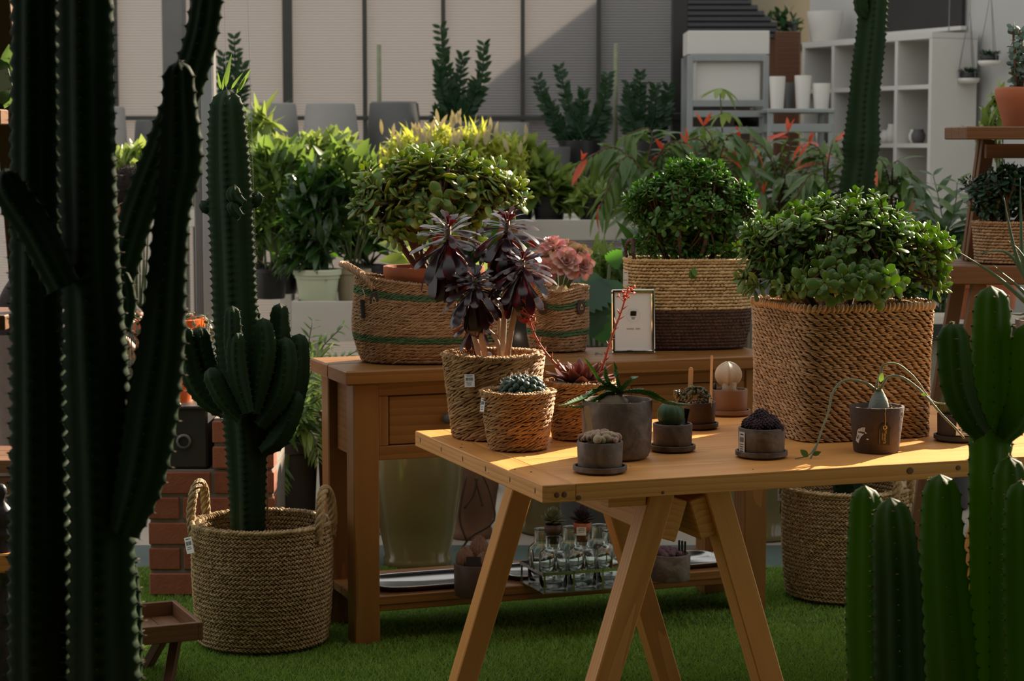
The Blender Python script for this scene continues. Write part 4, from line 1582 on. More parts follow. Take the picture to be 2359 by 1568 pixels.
# ================================================================== square basket and its jade plant
Cq = gnd(1858, 1023, TZ)
sq_rot = math.radians(20)
ux, uy = Vector((math.cos(sq_rot), math.sin(sq_rot), 0)), Vector((-math.sin(sq_rot), math.cos(sq_rot), 0))
SW, SD, SH = .405, .37, .355
cq = Cq + ux * SW / 2 + uy * SD / 2
sqb = thing('square_basket', 'big square woven straw basket carrying the jade bush on the pine table', 'basket', (cq.x, cq.y, TZ + .002), sq_rot)
basket(sqb, section(SW / 2, SD / 2, 7.0), SH, lambda v: .985 + .03 * v - .015 * math.sin(v * 3.1), 34, 'weave', [M_WATERHY], inside=5)
MB().box((0, 0, SH * .86), (SW * .9, SD * .9, .02)).obj('soil', M_SOIL, sqb, False)
mb = MB()
cnt = 112
Pq, per = resample(section(SW / 2, SD / 2, 7.0), cnt)
Ms = []
for i in range(cnt):
    nx = Vector((Pq[i][0], Pq[i][1], 0))
    tq = Vector((Pq[(i + 1) % cnt][0] - Pq[i][0], Pq[(i + 1) % cnt][1] - Pq[i][1], 0)).normalized()
    nn = Vector((tq.y, -tq.x, 0))
    Ms.append(mx(nx * 1.012 + Vector((0, 0, SH + .004)) + nn * .001, fr((Vector((0, 0, 1)) + tq * RNG.normal(.35, .2) + nn * .15), nn), (.030, .0125, .017)))
stuff(mb.inst(TM_GRAIN, np.array(Ms)).obj('rim_binding', M_WATERHY, sqb))


def jade(parent, tips, leafT, m, size, base, keep=300, pairs=(3, 5), trunk=.012, nmain=7, bm=M_BARK, spread=.10, tipL=1.0):
    """branches from base to every tip; opposite leaf pairs around each tip"""
    Ms = []
    mb = MB()
    tips = [Vector(t) for t in tips]
    cen = sum(tips, Vector()) / len(tips)
    mains = []
    for k in range(nmain):
        a = 2 * math.pi * k / nmain + .4
        far = max((t - cen).length for t in tips)
        e = Vector((cen.x + math.cos(a) * far * .52, cen.y + math.sin(a) * far * .40, cen.z + RNG.uniform(-.15, .1) * far))
        s = Vector(base) + Vector((math.cos(a), math.sin(a), 0)) * spread * .5
        mid = s.lerp(e, .5) + Vector((math.cos(a), math.sin(a), 0)) * .02 - Vector((0, 0, .01))
        mb.tube(smoothpath([s, mid, e], 8), np.linspace(trunk, trunk * .55, 8), 7)
        mains.append((s, mid, e))
    for t in tips:
        s, mid, e = min(mains, key=lambda q: (q[2] - t).length)
        b = mid.lerp(e, RNG.uniform(.3, 1))
        ax = ((t - b).normalized() + (t - cen).normalized() * .5 + Vector((0, 0, .55)) + rv(.22)).normalized()
        mb.tube(smoothpath([b, b.lerp(t, .55) - Vector((0, 0, .01)), t], 5), np.linspace(trunk * .33, trunk * .22, 5), 5)
        n = RNG.integers(*pairs)
        a0 = RNG.random() * 3.14
        x0 = fr(ax, rv())
        for k in range(n):
            f = k / max(1, n - 1)
            for sg in (0, math.pi):
                a = a0 + k * math.pi / 2 + sg
                rad = x0 @ Vector((0, math.cos(a), math.sin(a)))
                el = .15 + .9 * f
                d = (rad * math.cos(el) + ax * math.sin(el) + rv(.14)).normalized()
                L = size * (1.05 - .55 * f) * RNG.uniform(.8, 1.15) * tipL
                Ms.append(mx(t - ax * size * .55 * (1 - f) + rad * .002, fr(d, ax - rad * .2), (L, L * RNG.uniform(.9, 1.15), L)))
    mb.obj('branches', bm, parent)
    scatter(parent, 'leaf', leafT, Ms, m, keep)


def dome_tips(blobs, n, zmin=-9, inner=.72):
    """random points in the outer shell of ellipsoids (cx,cy,cz,rx,ry,rz)"""
    out = []
    vol = np.array([b_[3] * b_[4] * b_[5] for b_ in blobs]) ** .67
    vol = vol / vol.sum()
    while len(out) < n:
        b_ = blobs[RNG.choice(len(blobs), p=vol)]
        d = rv().normalized()
        if d.z < -.55:
            continue
        f = RNG.uniform(inner, 1.0)
        q = Vector((b_[0] + d.x * b_[3] * f, b_[1] + d.y * b_[4] * f, b_[2] + d.z * b_[5] * f))
        if q.z < zmin:
            continue
        if any(((q.x - c[0]) / c[3]) ** 2 + ((q.y - c[1]) / c[4]) ** 2 + ((q.z - c[2]) / c[5]) ** 2 < (inner * .8) ** 2 for c in blobs):
            continue
        out.append(q)
    return out


jp = thing('jade_plant', 'dense round-leaved jade bush with red-rimmed leaves in the square basket', 'plant', (cq.x, cq.y, TZ + SH - .04))
JO = Vector(jp.location)


def blob(px, py, rx, ry, Y, org, depth=.9, dY=0.0):
    c = at(px, py, Y + dY) - Vector(org)
    return (c.x, c.y, c.z, rx * mp(Y), rx * mp(Y) * depth, ry * mp(Y))


yj = cq.y
bl = [blob(1930, 575, 190, 125, yj, JO), blob(1960, 510, 130, 75, yj, JO), blob(1800, 570, 105, 80, yj, JO, dY=-.05), blob(2080, 590, 125, 95, yj, JO, dY=.03), blob(1760, 640, 60, 55, yj, JO, dY=-.1), blob(2120, 650, 70, 50, yj, JO, dY=-.05), blob(1930, 650, 150, 50, yj, JO, dY=-.16)]
jade(jp, dome_tips(bl, 400), TM_JADE, M_JADE, .040, (0, 0, .0), 300, (3, 5), .012, 8)

# ================================================================== things on the console
KZ = CZ + .001


def badge(par, p, R, w=.034, h=.044):
    """leather drop with a stitched triangle; local x across, y up, z out"""
    n = 18
    poly = []
    for i in range(n):
        a = 2 * math.pi * i / n
        r = 1.0 - .12 * math.sin(a)
        poly.append((w / 2 * r * math.cos(a), h / 2 * math.sin(a)))
    mb = MB()
    V = [(x, y, 0) for x, y in poly] + [(x, y, .003) for x, y in poly] + [(0, 0, .0035)]
    Q = [(i, (i + 1) % n, n + (i + 1) % n, n + i) for i in range(n)]
    T = [(2 * n, n + i, n + (i + 1) % n) for i in range(n)]
    o = mb.add(V, Q, T).obj('leather_badge', M_LEATHER, par, False)
    o.matrix_basis = Matrix.Translation(p) @ R.to_4x4()
    tri = [(-.007, -.007, .0045), (.007, -.007, .0045), (0, .009, .0045)]
    mb = MB()
    for i in range(3):
        mb.tube([tri[i], tri[(i + 1) % 3]], .0011, 6)
    mb.obj('stitching', M_THREAD, o)
    return o


# --- oval striped basket with the golden jade
p = gnd(985, 842, KZ)
OB = Vector((p.x + .01, p.y + .155, KZ + .004))
ob_rot = math.radians(6)
ovb = thing('oval_jute_basket', 'wide oval jute basket with two green stripes and a jute handle on the console', 'basket', OB, ob_rot)
secO = section(.250, .150, 2.3)


def zrim(x, y, v):
    return .030 * v * np.abs(x / .25) ** 2.0


basket(ovb, secO, .245, lambda v: .90 + .16 * math.sin(min(1, v * 2.2) * 1.5) - .085 * v, 24, 'rope', [M_JUTE, M_JUTE_GREEN],
       rowmat=lambda r: 1 if r in (6, 7, 19, 20) else 0, inside=5, zoff=zrim, gl=1.9)
for sg in (-1, 1):
    x = sg * .238
    rope(ovb, 'handle', [(x - sg * .045, -.105, .235), (x - sg * .02, -.085, .268), (x + sg * .035, -.03, .300), (x + sg * .050, .01, .306), (x + sg * .03, .05, .300), (x - sg * .02, .09, .268), (x - sg * .045, .105, .24)], .010, M_JUTE)
badge(ovb, Vector((-.188, -.108, .200)), facing(-.55), .032, .046)
badge(ovb, Vector((-.242, .030, .205)), facing(-1.45), .032, .046)
o = MB().box((0, 0, 0), (.004, .060, .022)).obj('hang_tag', M_INK, ovb, False)
o.matrix_basis = Matrix.Translation((-.222, -.092, .170)) @ facing(-.9, 0, .12).to_4x4()
MB().tube([(-.225, -.075, .235), (-.218, -.092, .215), (-.221, -.092, .198)], .0012, 5).obj('string', M_THREAD, ovb)
gj = thing('golden_jade_plant', 'jade plant with yellow and orange-tipped leaves in a terracotta pot inside the oval basket', 'plant', OB + Vector((.005, .0, .03)))
MB().lathe([(0, 0), (.105, 0), (.130, .235), (.134, .24), (.134, .268), (.124, .268), (.122, .235), (0, .232)], 40, sx=1.2).obj('pot', M_TERRA, gj, angle=45)
soil_disc(gj, .121, .236)
GO = Vector(gj.location)
yg = GO.y
bl = [blob(1010, 440, 150, 95, yg, GO), blob(900, 440, 90, 70, yg, GO), blob(1120, 430, 85, 70, yg, GO), blob(1000, 380, 100, 55, yg, GO), blob(985, 530, 140, 55, yg, GO, dY=-.04), blob(870, 470, 60, 55, yg, GO, dY=-.06), blob(1165, 455, 55, 40, yg, GO, dY=-.05)]
jade(gj, dome_tips(bl, 270, inner=.6), TM_JADE, M_JADE_Y, .054, (0, 0, .23), 300, (2, 5), .014, 7, spread=.05)

# --- small striped basket with pink aeonium
p = base_at(1285, 813, .088, KZ)
sb = thing('round_jute_basket', 'small round jute basket with green stripes and two leather badges', 'basket', (p.x, p.y, KZ + .004))


def zr2(x, y, v):
    return .012 * v * (np.abs(x) / .098) ** 2 - .004 * v * np.cos(4 * np.arctan2(y, x))


basket(sb, section(.100, .098), .200, lambda v: .90 + .14 * math.sin(min(1, v * 2.5) * 1.4) - .035 * v, 20, 'rope', [M_JUTE, M_JUTE_GREEN],
       rowmat=lambda r: 1 if r in (5, 6, 14, 15) else 0, inside=4, zoff=zr2, gl=1.9)
badge(sb, Vector((-.052, -.096, .148)), facing(-.42), .036, .048)
badge(sb, Vector((.074, -.077, .148)), facing(.72), .036, .048)
MB().box((0, 0, .165), (.15, .15, .01)).obj('soil', M_SOIL, sb, False)
PO = Vector((p.x, p.y, KZ + .165))
pa = thing('pink_aeonium', 'pink and cream variegated aeonium with ruffled rosettes', 'plant', PO)
for (hx, hy, rp, dy, axd, pk) in ((1303, 605, 36, -.05, (.15, -.9, .35), 1), (1275, 568, 34, .0, (-.1, -.2, 1), 1), (1245, 605, 34, .02, (-.8, -.5, .4), 0), (1330, 590, 34, .02, (.7, -.4, .6), 0), (1340, 612, 30, -.01, (.9, -.5, .2), 1), (1255, 625, 30, -.04, (-.5, -.8, .2), 1), (1300, 575, 34, .07, (.1, .3, 1), 0)):
    c = at(hx, hy, p.y + dy) - PO
    hd = empty('rosette', pa, c, fr(Vector((1, .2, .1)), Vector(axd)))
    Ms = []
    R = rp * mp(p.y) * 1.15
    for i in range(26):
        t = i / 26
        a = i * 2.39996
        el = math.radians(75 - 85 * t)
        d = Vector((math.cos(a) * math.cos(el), math.sin(a) * math.cos(el), math.sin(el)))
        up = Vector((-math.cos(a) * math.sin(el), -math.sin(a) * math.sin(el), math.cos(el)))
        L = R * (.45 + .6 * t)
        Ms.append(mx((math.cos(a) * .004, math.sin(a) * .004, .01 - .02 * t), fr(d, up), (L, L, L)))
    scatter(hd, 'leaf', TM_PINK, Ms, M_PINK if pk else M_PINKG, 40)
    MB().tube(smoothpath([(0, 0, -.01), Vector((c.x * .5, c.y * .5, c.z * .55)), c], 8), .007, 7).obj('stem', M_TWIG, pa)
scatter(pa, 'leaf', TM_OVAL, [mx((-.012 + .012 * k, -.05, .06), fr((RNG.normal(0, .3), -.4, -.8), (0, -1, .2)), (.065, .065, .065)) for k in range(4)], M_PINKG, 6)

# --- dark smoked-glass vase between the baskets
p = base_at(1195, 806, .06, KZ)
v_ = thing('smoked_glass_vase', 'dark smoked-glass vase with slanting sides behind the aeonium stems', 'vase', (p.x, p.y + .03, KZ))
MB().lathe([(0, 0), (.068, 0), (.070, .004), (.046, .175), (.044, .176), (.042, .172), (.060, .01), (0, .01)], 6).obj('body', M_DARKGLASS, v_, False)
MB().lathe([(.044, .174), (.047, .176), (.045, .180), (.042, .178)], 6).obj('rim', M_SILVER, v_, False)

# --- picture frame
p = gnd(1460, 815, KZ)
fw, fh = 100 * mp(p.y), .212
pf_ = thing('photo_frame', 'silver picture frame with a white card and round emblem leaning on the two-tone basket', 'picture frame', (p.x, p.y + .012, KZ), math.radians(3))
R_lean = Matrix.Rotation(math.radians(-7), 4, 'X')
bw = .0115
for (x, z, w, h) in ((0, bw / 2, fw, bw), (0, fh - bw / 2, fw, bw), (-fw / 2 + bw / 2, fh / 2, bw, fh - 2 * bw), (fw / 2 - bw / 2, fh / 2, bw, fh - 2 * bw)):
    o = MB().box((0, 0, 0), (w, .012, h), bev=.003).obj('frame_bar', M_CHROME, pf_, False)
    o.matrix_basis = R_lean @ Matrix.Translation((x, 0, z))
cd = MB().box((0, 0, 0), (fw - 2 * bw, .003, fh - 2 * bw)).obj('card', M_PAPER, pf_, False)
cd.matrix_basis = R_lean @ Matrix.Translation((0, .002, fh / 2))
mb = MB()
n = 26
for i in range(0, n):                                    # dotted ring
    a = 2 * math.pi * i / n
    mb.box((.0225 * math.cos(a), -.0017, .020 + .0225 * math.sin(a)), (.0022, .0004, .0007), R=Matrix.Rotation(-a + math.pi / 2, 3, 'Y'))
mb.obj('ring_print', M_GREENINK, cd, False)
mb = MB()
for i in range(20):                                      # rounded arch emblem
    a0, a1 = -.6 + i * (math.pi + 1.2) / 20, -.6 + (i + 1) * (math.pi + 1.2) / 20
    mb.add([(r * math.cos(a), -.0018, .0255 + r * math.sin(a)) for (r, a) in ((.0045, a0), (.0098, a0), (.0098, a1), (.0045, a1))], [(0, 1, 2, 3)])
mb.box((0, -.0018, .0205), (.011, .0004, .0012))
mb.obj('emblem_print', M_GREENINK, cd, False)
mb = MB()
for k in range(3):
    mb.box((0, -.0018, .0135 - k * .0028), (.013 - k * .002, .0004, .0013))
mb.obj('small_print', M_GREENINK, cd, False)
mb = MB()
for x in [-.0215 + .0031 * k for k in range(8)] + [.0085 + .0031 * k for k in range(5)]:
    mb.box((x, -.0019, -.024), (.0011, .0003, .0042))
    mb.box((x + .0011, -.0019, -.024 + random.choice((-.0018, 0, .0018))), (.0018, .0003, .0009))
mb.obj('caption_print', M_GREENINK, cd, False)
o = beam('back_strut', (0, .008, .14), (0, .085, .002), .02, .003, M_BLACKP, pf_)

# --- two-tone basket with dense jade
p = gnd(1590, 808, KZ)
BB = Vector((p.x, p.y + .135, KZ + .004))
tw = thing('two_tone_basket', 'straw basket with a dark brown lower half and cord handles behind the picture frame', 'basket', BB, math.radians(8))
basket(tw, section(.212, .132, 3.2), .295, lambda v: .90 + .10 * math.sin(min(1, v * 2.4) * 1.55), 27, 'fine', [M_RAFFIA, M_BROWNWEAVE],
       rowmat=lambda r: 1 if r < 12 else 0, inside=4)
for sg in (-1, 1):
    MB().box((sg * .206, -.02, .17), (.012, .03, .25), bev=.003).obj('strap', M_LEATHER, tw, False)
    rope(tw, 'handle', [(sg * .196, -.07, .295), (sg * .202, -.068, .325), (sg * .196, -.04, .355), (sg * .19, 0, .362), (sg * .196, .04, .355), (sg * .20, .068, .325), (sg * .194, .07, .295)], .0075, M_BROWNWEAVE)
printed_tag(tw, Vector((-.222, -.045, .235)), facing(-.5), .018, .050, 'hang_tag', 1, bars=False)
MB().box((0, 0, .262), (.33, .19, .01)).obj('soil', M_SOIL, tw, False)
dj = thing('dense_jade_plant', 'tight green small-leaved jade bush in the two-tone basket', 'plant', BB + Vector((0, 0, .268)))
DO = Vector(dj.location)
yd = DO.y
bl = [blob(1590, 480, 140, 105, yd, DO, .75), blob(1600, 410, 85, 55, yd, DO, .8), blob(1690, 480, 65, 70, yd, DO, .8), blob(1480, 480, 50, 65, yd, DO, .8), blob(1540, 570, 90, 40, yd, DO, .7), blob(1640, 570, 90, 40, yd, DO, .7)]
jade(dj, dome_tips(bl, 760, inner=.6), TM_JADE_S, M_JADE_D, .029, (0, 0, .0), 300, (3, 5), .008, 8, spread=.12)
scatter(dj, 'dead_leaf', TM_OVAL, [mx((.03 + RNG.normal(0, .03), -.135, .01 - RNG.random() * .02), fr((RNG.normal(0, .4), -.4, -.9), (0, -1, 0)), (.035, .04, .035)) for k in range(3)], M_JADE_D, 4)
# fallen bits on the console top
for k, (a, b_) in enumerate(((1310, 822), (1372, 816), (1388, 818), (1345, 820))):
    q = gnd(a, b_, KZ)
    o = MB().tube(smoothpath([(0, 0, .002), (.012, .004, .005), (.028, -.002, .002)], 6), .0016, 5).obj('dry_twig', M_VINE)
    o.location = q
    o.rotation_euler = (0, 0, k * 1.3)
    tag(o, ('dry scrap lying right at the front of the small striped basket', 'dry twig lying left of the picture frame foot', 'dry curl touching the picture frame foot', 'dry twig midway between striped basket and picture frame')[k], 'plant scrap', 'dry scraps on the console')

# ================================================================== things on the console's low shelf
LZ = SZ + .001


def tray(x0, x1, yf, ydp, label, lift=0.0):
    """polished tray lying along the shelf; x in console units"""
    c = C0 + UX * (x0 + x1) / 2 + UY * (yf + ydp / 2)
    t = thing('silver_tray', label, 'tray', (c.x, c.y, LZ + lift), ROT, 'silver trays on the low shelf')
    w, d = (x1 - x0) / 2, ydp / 2
    V, Q = [], []
    rings = [(0.0, .002), (.86, .002), (.89, .003), (.945, .013), (1.0, .016), (1.0, .0185), (.97, .0195), (.935, .0165), (.88, .0055), (0.0, .0045)]
    n = 72
    P, _ = resample(section(w, d, 4.5), n)
    for (k, z) in rings:
        kx = 1 - (1 - k) * .5 * (d / w) * 2 if k > .5 else k
        V.append(np.stack([P[:, 0] * kx, P[:, 1] * k, np.full(n, z)], 1))
    j = np.arange(n)
    for i in range(len(rings) - 1):
        Q.append(np.stack([i * n + j, i * n + (j + 1) % n, (i + 1) * n + (j + 1) % n, (i + 1) * n + j], 1))
    MB().add(np.concatenate(V), np.concatenate(Q)).obj('dish', M_SILVER, t)
    for sg in (-1, 1):
        MB().tube(smoothpath([(sg * (w - .004), -.045, .018), (sg * (w + .010), -.03, .022), (sg * (w + .014), 0, .024), (sg * (w + .010), .03, .022), (sg * (w - .004), .045, .018)], 12), .003, 8).obj('grip', M_SILVER, t)
    return t


tray(.092, .525, .015, .22, 'left silver tray on the low shelf, in front of the big olive jar')
tray(.535, .945, .03, .22, 'middle silver tray on the low shelf under the glass bottles')
tray(.955, 1.315, .03, .22, 'right silver tray on the low shelf under the taupe pot')


def shelf_pt(px, py, z=LZ + .006):
    return gnd(px, py, z)


# red-spined cacti in a dark pot
p = shelf_pt(1098, 1378)
rc = thing('red_spined_cacti', 'dark brown pot of dusky red spiny cacti on the left silver tray', 'potted plant', (p.x, p.y + .06, LZ + .0055))
MB().lathe(pot_prof(.072, .070, .100), 40).obj('pot', M_BROWNPOT, rc, angle=50)
soil_disc(rc, .064, .088)
for (x, y, z, rx, rz) in ((-.036, -.008, .110, .030, .040), (.008, .018, .124, .034, .055), (.024, -.028, .106, .029, .030), (.052, .012, .108, .024, .034)):
    ba = MB().ell((0, 0, 0), (rx, rx, rz), nu=72, nv=14, fn=lambda t, ph: 1 - .07 * (1 - abs(math.cos(9 * t)) ** .7)).obj('cactus_body', M_REDC, rc)
    ba.location = (x, y, z)
    SP = []
    for k in range(18):
        a = 2 * math.pi * k / 18
        for i in range(9):
            ph = -.6 + 2.0 * i / 8
            d = Vector((math.cos(ph) * math.cos(a), math.cos(ph) * math.sin(a), math.sin(ph)))
            for q in range(3):
                SP.append(mx((d.x * rx, d.y * rx, d.z * rz), fr(rv(), d + rv(.7)), (.0007, .0007, .006)))
    stuff(MB().inst(TM_CONE, np.array(SP)).obj('spines', M_SPINE, ba))
MB().box((-.010, -.055, .104), (.045, .002, .050), R=Matrix.Rotation(-.25, 3, 'X')).obj('black_tag', M_BLACKP, rc, False)
o = MB().box((.048, -.05, .112), (.009, .0015, .07), R=Matrix.Rotation(.04, 3, 'Y')).obj('label_stick', M_STICK, rc, False)
printed_tag(rc, Vector((.048, -.0545, .030)), facing(.75), .030, .042, 'price_label', 3)

# glass bottle rack with two rooted succulents
p = shelf_pt(1343, 1364)
gr = thing('bottle_rack', 'silver rack with a looped handle holding the clear glass bottles', 'rack', (p.x, p.y + .075, LZ + .0055), ROT)
nbx, bsp = 3, .098
W_ = nbx * bsp
mb = MB()
for yy in (-.052, .152):
    mb.box((0, yy, .062), (W_ + .012, .002, .010))
for sg in (-1, 1):
    mb.box((sg * (W_ / 2 + .006), .050, .062), (.002, .206, .010))
for i in range(nbx + 1):
    for yy in (-.052, .152):
        mb.box((-W_ / 2 + i * bsp, yy, .034), (.006, .002, .066))
mb.box((0, .050, .0015), (W_ + .012, .206, .003))
mb.obj('frame', M_SILVER, gr, False)
for sg in (-1, 1):
    MB().tube(smoothpath([(sg * (W_ / 2 + .008), .02, .066), (sg * (W_ / 2 + .016), .02, .10), (sg * (W_ / 2 + .012), .03, .128), (sg * (W_ / 2 + .004), .04, .10), (sg * (W_ / 2 + .008), .045, .066)], 16), .0035, 8).obj('loop_handle', M_SILVER, gr)
bprof = [(a_ * 1.42, b_ * 1.22) for a_, b_ in [(0, .004), (.028, .004), (.0315, .008), (.032, .080), (.029, .098), (.019, .108), (.0175, .112), (.0175, .138), (.0195, .141), (.0195, .145), (.0165, .145), (.0152, .138), (.0152, .112), (.0265, .097), (.0295, .080), (.0295, .010), (0, .008)]]
bme = None
for r_ in range(2):
    for i in range(nbx):
        loc = Vector((p.x, p.y + .075, LZ + .0060)) + UX * (-W_ / 2 + bsp * (i + .5)) + UY * (.0 + r_ * .100)
        if bme is None:
            o = MB().lathe(bprof, 28).obj('glass_bottle', M_GLASS)
            bme = o.data
        else:
            o = bpy.data.objects.new('glass_bottle', bme)
            COL.objects.link(o)
        o.location = loc
        k = ('first', 'second', 'third')[i]
        tag(o, 'clear glass bottle, %s from the left in the %s row of the rack' % (k, 'front' if r_ == 0 else 'back'), 'bottle', 'glass bottles in the rack')
        if r_ == 0 and i in (0, 1):
            sp_ = thing('mini_succulent', 'grey-green succulent in a tiny brown pot stuck in the leftmost bottle' if i == 0 else 'dark succulent in a tiny brown pot with a white label in the second bottle', 'potted plant', loc + Vector((0, 0, .148)))
            MB().lathe([(0, 0), (.0175, 0), (.0200, .028), (.0265, .032), (.0285, .060), (.0255, .060), (.023, .052), (0, .052)], 24).obj('pot', M_BROWNPOT if i == 0 else M_TERRA, sp_)
            Ms = []
            for q in range(46):
                a = q * 2.39996
                t = q / 46
                el = math.radians(80 - 75 * t)
                d = Vector((math.cos(a) * math.cos(el), math.sin(a) * math.cos(el), math.sin(el)))
                L = .028 + .022 * t
                Ms.append(mx((0, 0, .060 + .030 * (1 - t)), fr(d, (0, 0, 1)), (L, L * 1.1, L)))
            scatter(sp_, 'leaf', TM_ECH, Ms, M_SUCC if i == 0 else M_PURPLE, 50)
            if i == 1:
                printed_tag(sp_, Vector((-.004, -.0275, .036)), facing(0), .030, .026, 'price_label', 1)

# taupe pot with purple cactus and black markers
p = shelf_pt(1545, 1342)
tp = thing('purple_cactus_pot', 'taupe round pot of purple-pink knobbly cacti on the right silver tray', 'potted plant', (p.x, p.y + .06, LZ + .0055))
MB().lathe(pot_prof(.068, .066, .085, soil=.8), 40).obj('pot', M_GREYPOT, tp, angle=50)
soil_disc(tp, .060, .074)
for k in range(16):
    a = k * 2.4
    q = .046 * math.sqrt(k / 16)
    s = .014
    mb = MB().ell((0, 0, 0), (s, s, s), nu=8, nv=6)
    M2 = [mx(rv().normalized() * s * .85, fr(rv(), rv()), (s * .42,) * 3) for i in range(26)]
    mb.inst(TM_BALL_S, np.array(M2))
    o = mb.obj('cactus_head', mat('dusky_pink_cactus', [(.07, .03, .04), (.16, .08, .09)], 80, .8, .5, 200) if k == 0 else MATS['dusky_pink_cactus'], tp)
    o.location = (q * math.cos(a) - .012, q * math.sin(a), .082 + .012 * (1 - k / 16))
for k in range(3):
    o = MB().box((.030 + .010 * k, -.015 + .006 * k, .105), (.007, .002, .05 - .006 * k), bev=.0008).obj('black_marker', M_BLACKP, tp, False)

# ================================================================== near cacti
Y1 = 3.6
c1 = thing('candelabra_cactus', 'huge dark candelabra cactus filling the left edge, nearest the viewer', 'cactus', (at(190, 1000, Y1).x, Y1, 0))
o1 = Vector(c1.location)
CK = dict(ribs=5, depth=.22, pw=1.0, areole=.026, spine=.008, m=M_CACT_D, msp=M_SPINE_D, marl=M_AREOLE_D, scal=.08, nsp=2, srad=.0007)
S_ = [([(110, 1980, 70), (98, 1600, 74), (95, 1300, 72), (92, 900, 64), (86, 600, 60), (85, 200, 56), (84, -160, 52)], -.35, 0),
      ([(240, 1990, 80), (245, 1620, 86), (240, 1400, 80), (238, 1200, 76), (228, 900, 76), (212, 600, 68), (203, 300, 66), (200, 0, 64), (198, -160, 62)], -.33, -.06),
      ([(285, 1225, 40), (325, 1100, 58), (352, 950, 62), (376, 780, 54), (388, 620, 45), (400, 480, 42), (416, 390, 51), (418, 320, 50), (415, 230, 39), (413, 140, 34)], -.36, -.10),
      ([(262, 680, 40), (315, 500, 40), (370, 350, 38), (430, 200, 40), (466, 80, 38), (488, -80, 34)], -.32, .08),
      ([(150, 660, 40), (85, 530, 44), (25, 440, 40), (12, 388, 34)], -.3, -.12),
      ([(140, 560, 36), (120, 250, 38), (118, 62, 34)], -.35, .14),
      ([(300, 1560, 30), (296, 1420, 34), (290, 1320, 30), (286, 1260, 24)], -.35, .02),
      ([(280, 760, 24), (290, 690, 26), (278, 620, 18)], -.35, .05)]
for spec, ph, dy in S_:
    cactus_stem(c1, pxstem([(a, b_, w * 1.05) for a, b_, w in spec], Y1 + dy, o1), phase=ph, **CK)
MB().lathe([(0, 0), (.22, 0), (.27, .36), (.285, .365), (.285, .41), (.265, .41), (.26, .37), (0, .36)], 36).obj('pot', M_TERRA, c1)
soil_disc(c1, .255, .365)

Y2 = 4.2
c2 = thing('columnar_cactus', 'bright green many-stemmed columnar cactus at the lower right, in front of the table', 'cactus', (at(2180, 1000, Y2).x, Y2, 0))
o2 = Vector(c2.location)
CK = dict(ribs=5, depth=.22, pw=1.2, areole=.030, spine=.007, m=M_CACT, scal=.05, nsp=3, srad=.0011)
S_ = [([(2285, 1950, 54), (2284, 1560, 54), (2282, 1300, 52), (2280, 1100, 51), (2280, 950, 50), (2282, 820, 49), (2283, 735, 45), (2283, 658, 40)], -.38, 0),
      ([(2262, 1000, 24), (2230, 955, 34), (2205, 890, 40), (2196, 820, 40), (2192, 742, 36)], -.28, -.05),
      ([(2305, 1010, 24), (2340, 960, 36), (2364, 890, 42), (2368, 810, 42), (2368, 742, 36)], -.30, -.03),
      ([(2015, 1760, 50), (1998, 1550, 52), (1992, 1380, 50), (1992, 1240, 45), (1993, 1118, 36)], -.2, -.10),
      ([(2080, 1760, 58), (2070, 1520, 60), (2066, 1350, 57), (2060, 1240, 52), (2052, 1146, 40)], -.45, -.18),
      ([(2210, 1900, 68), (2190, 1600, 66), (2176, 1400, 60), (2168, 1260, 54), (2166, 1092, 42)], -.32, -.02),
      ([(2330, 1900, 48), (2327, 1500, 50), (2326, 1250, 47), (2325, 1052, 38)], -.4, -.07),
      ([(2372, 1900, 48), (2362, 1500, 52), (2356, 1280, 50), (2352, 1108, 40)], -.25, -.16)]
for spec, ph, dy in S_:
    cactus_stem(c2, pxstem([(a, b_, w * 1.03) for a, b_, w in spec], Y2 + dy, o2), phase=ph, **CK)
MB().lathe([(0, 0), (.17, 0), (.215, .30), (.225, .305), (.225, .345), (.205, .345), (.20, .31), (0, .30)], 36).obj('pot', M_TERRA, c2)
soil_disc(c2, .198, .308)

# ================================================================== left basket, its cactus
p = base_at(607, 1516, .200, 0)
HB = Vector((p.x, p.y, .016))


def handled(loc, label, rows=26, H=.365, r=.214, rz=0.0, m=M_BRAID):
    b = thing('handled_basket', label, 'basket', loc, rz)
    basket(b, section(r, r), H, lambda v: .93 + .07 * v ** .7 + .03 * math.sin(v * 3.1), rows, 'braid', [m], inside=8)
    for sg in (-1, 1):
        x = sg * r
        rope(b, 'handle', [(x * .97, -.060, H - .035), (x * 1.0, -.056, H + .02), (x * .99, -.040, H + .085), (x * .98, 0, H + .112), (x * .99, .040, H + .085), (x * 1.0, .056, H + .02), (x * .97, .060, H - .035)], .0155, m)
    return b


hb = handled(HB, 'large braided straw basket with two rope handles on the turf left of the console', rz=-.28)
printed_tag(hb, Vector((-.168, -.170, .315)), facing(-.45, 0, .28), .036, .050, 'price_tag', 2)
MB().lathe([(0, .02), (.13, .02), (.165, .27), (.172, .275), (.172, .29), (.16, .29), (.155, .27), (0, .26)], 32).obj('nursery_pot', M_BLACKP, hb)
c3 = thing('tree_cactus', 'tall dark tree cactus with a crown of side arms in the braided basket', 'cactus', HB + Vector((0, 0, .28)))
o3 = Vector(c3.location)
Y3 = HB.y
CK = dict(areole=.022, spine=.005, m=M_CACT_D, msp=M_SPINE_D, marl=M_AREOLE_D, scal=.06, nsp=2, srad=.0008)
cactus_stem(c3, pxstem([(572, 1290, 42), (572, 1150, 45), (568, 1000, 52), (556, 860, 55), (545, 720, 55), (538, 560, 54), (532, 440, 54), (528, 340, 50), (525, 270, 44), (524, 207, 38)], Y3, o3), ribs=5, depth=.30, pw=.95, phase=-.35, **CK)
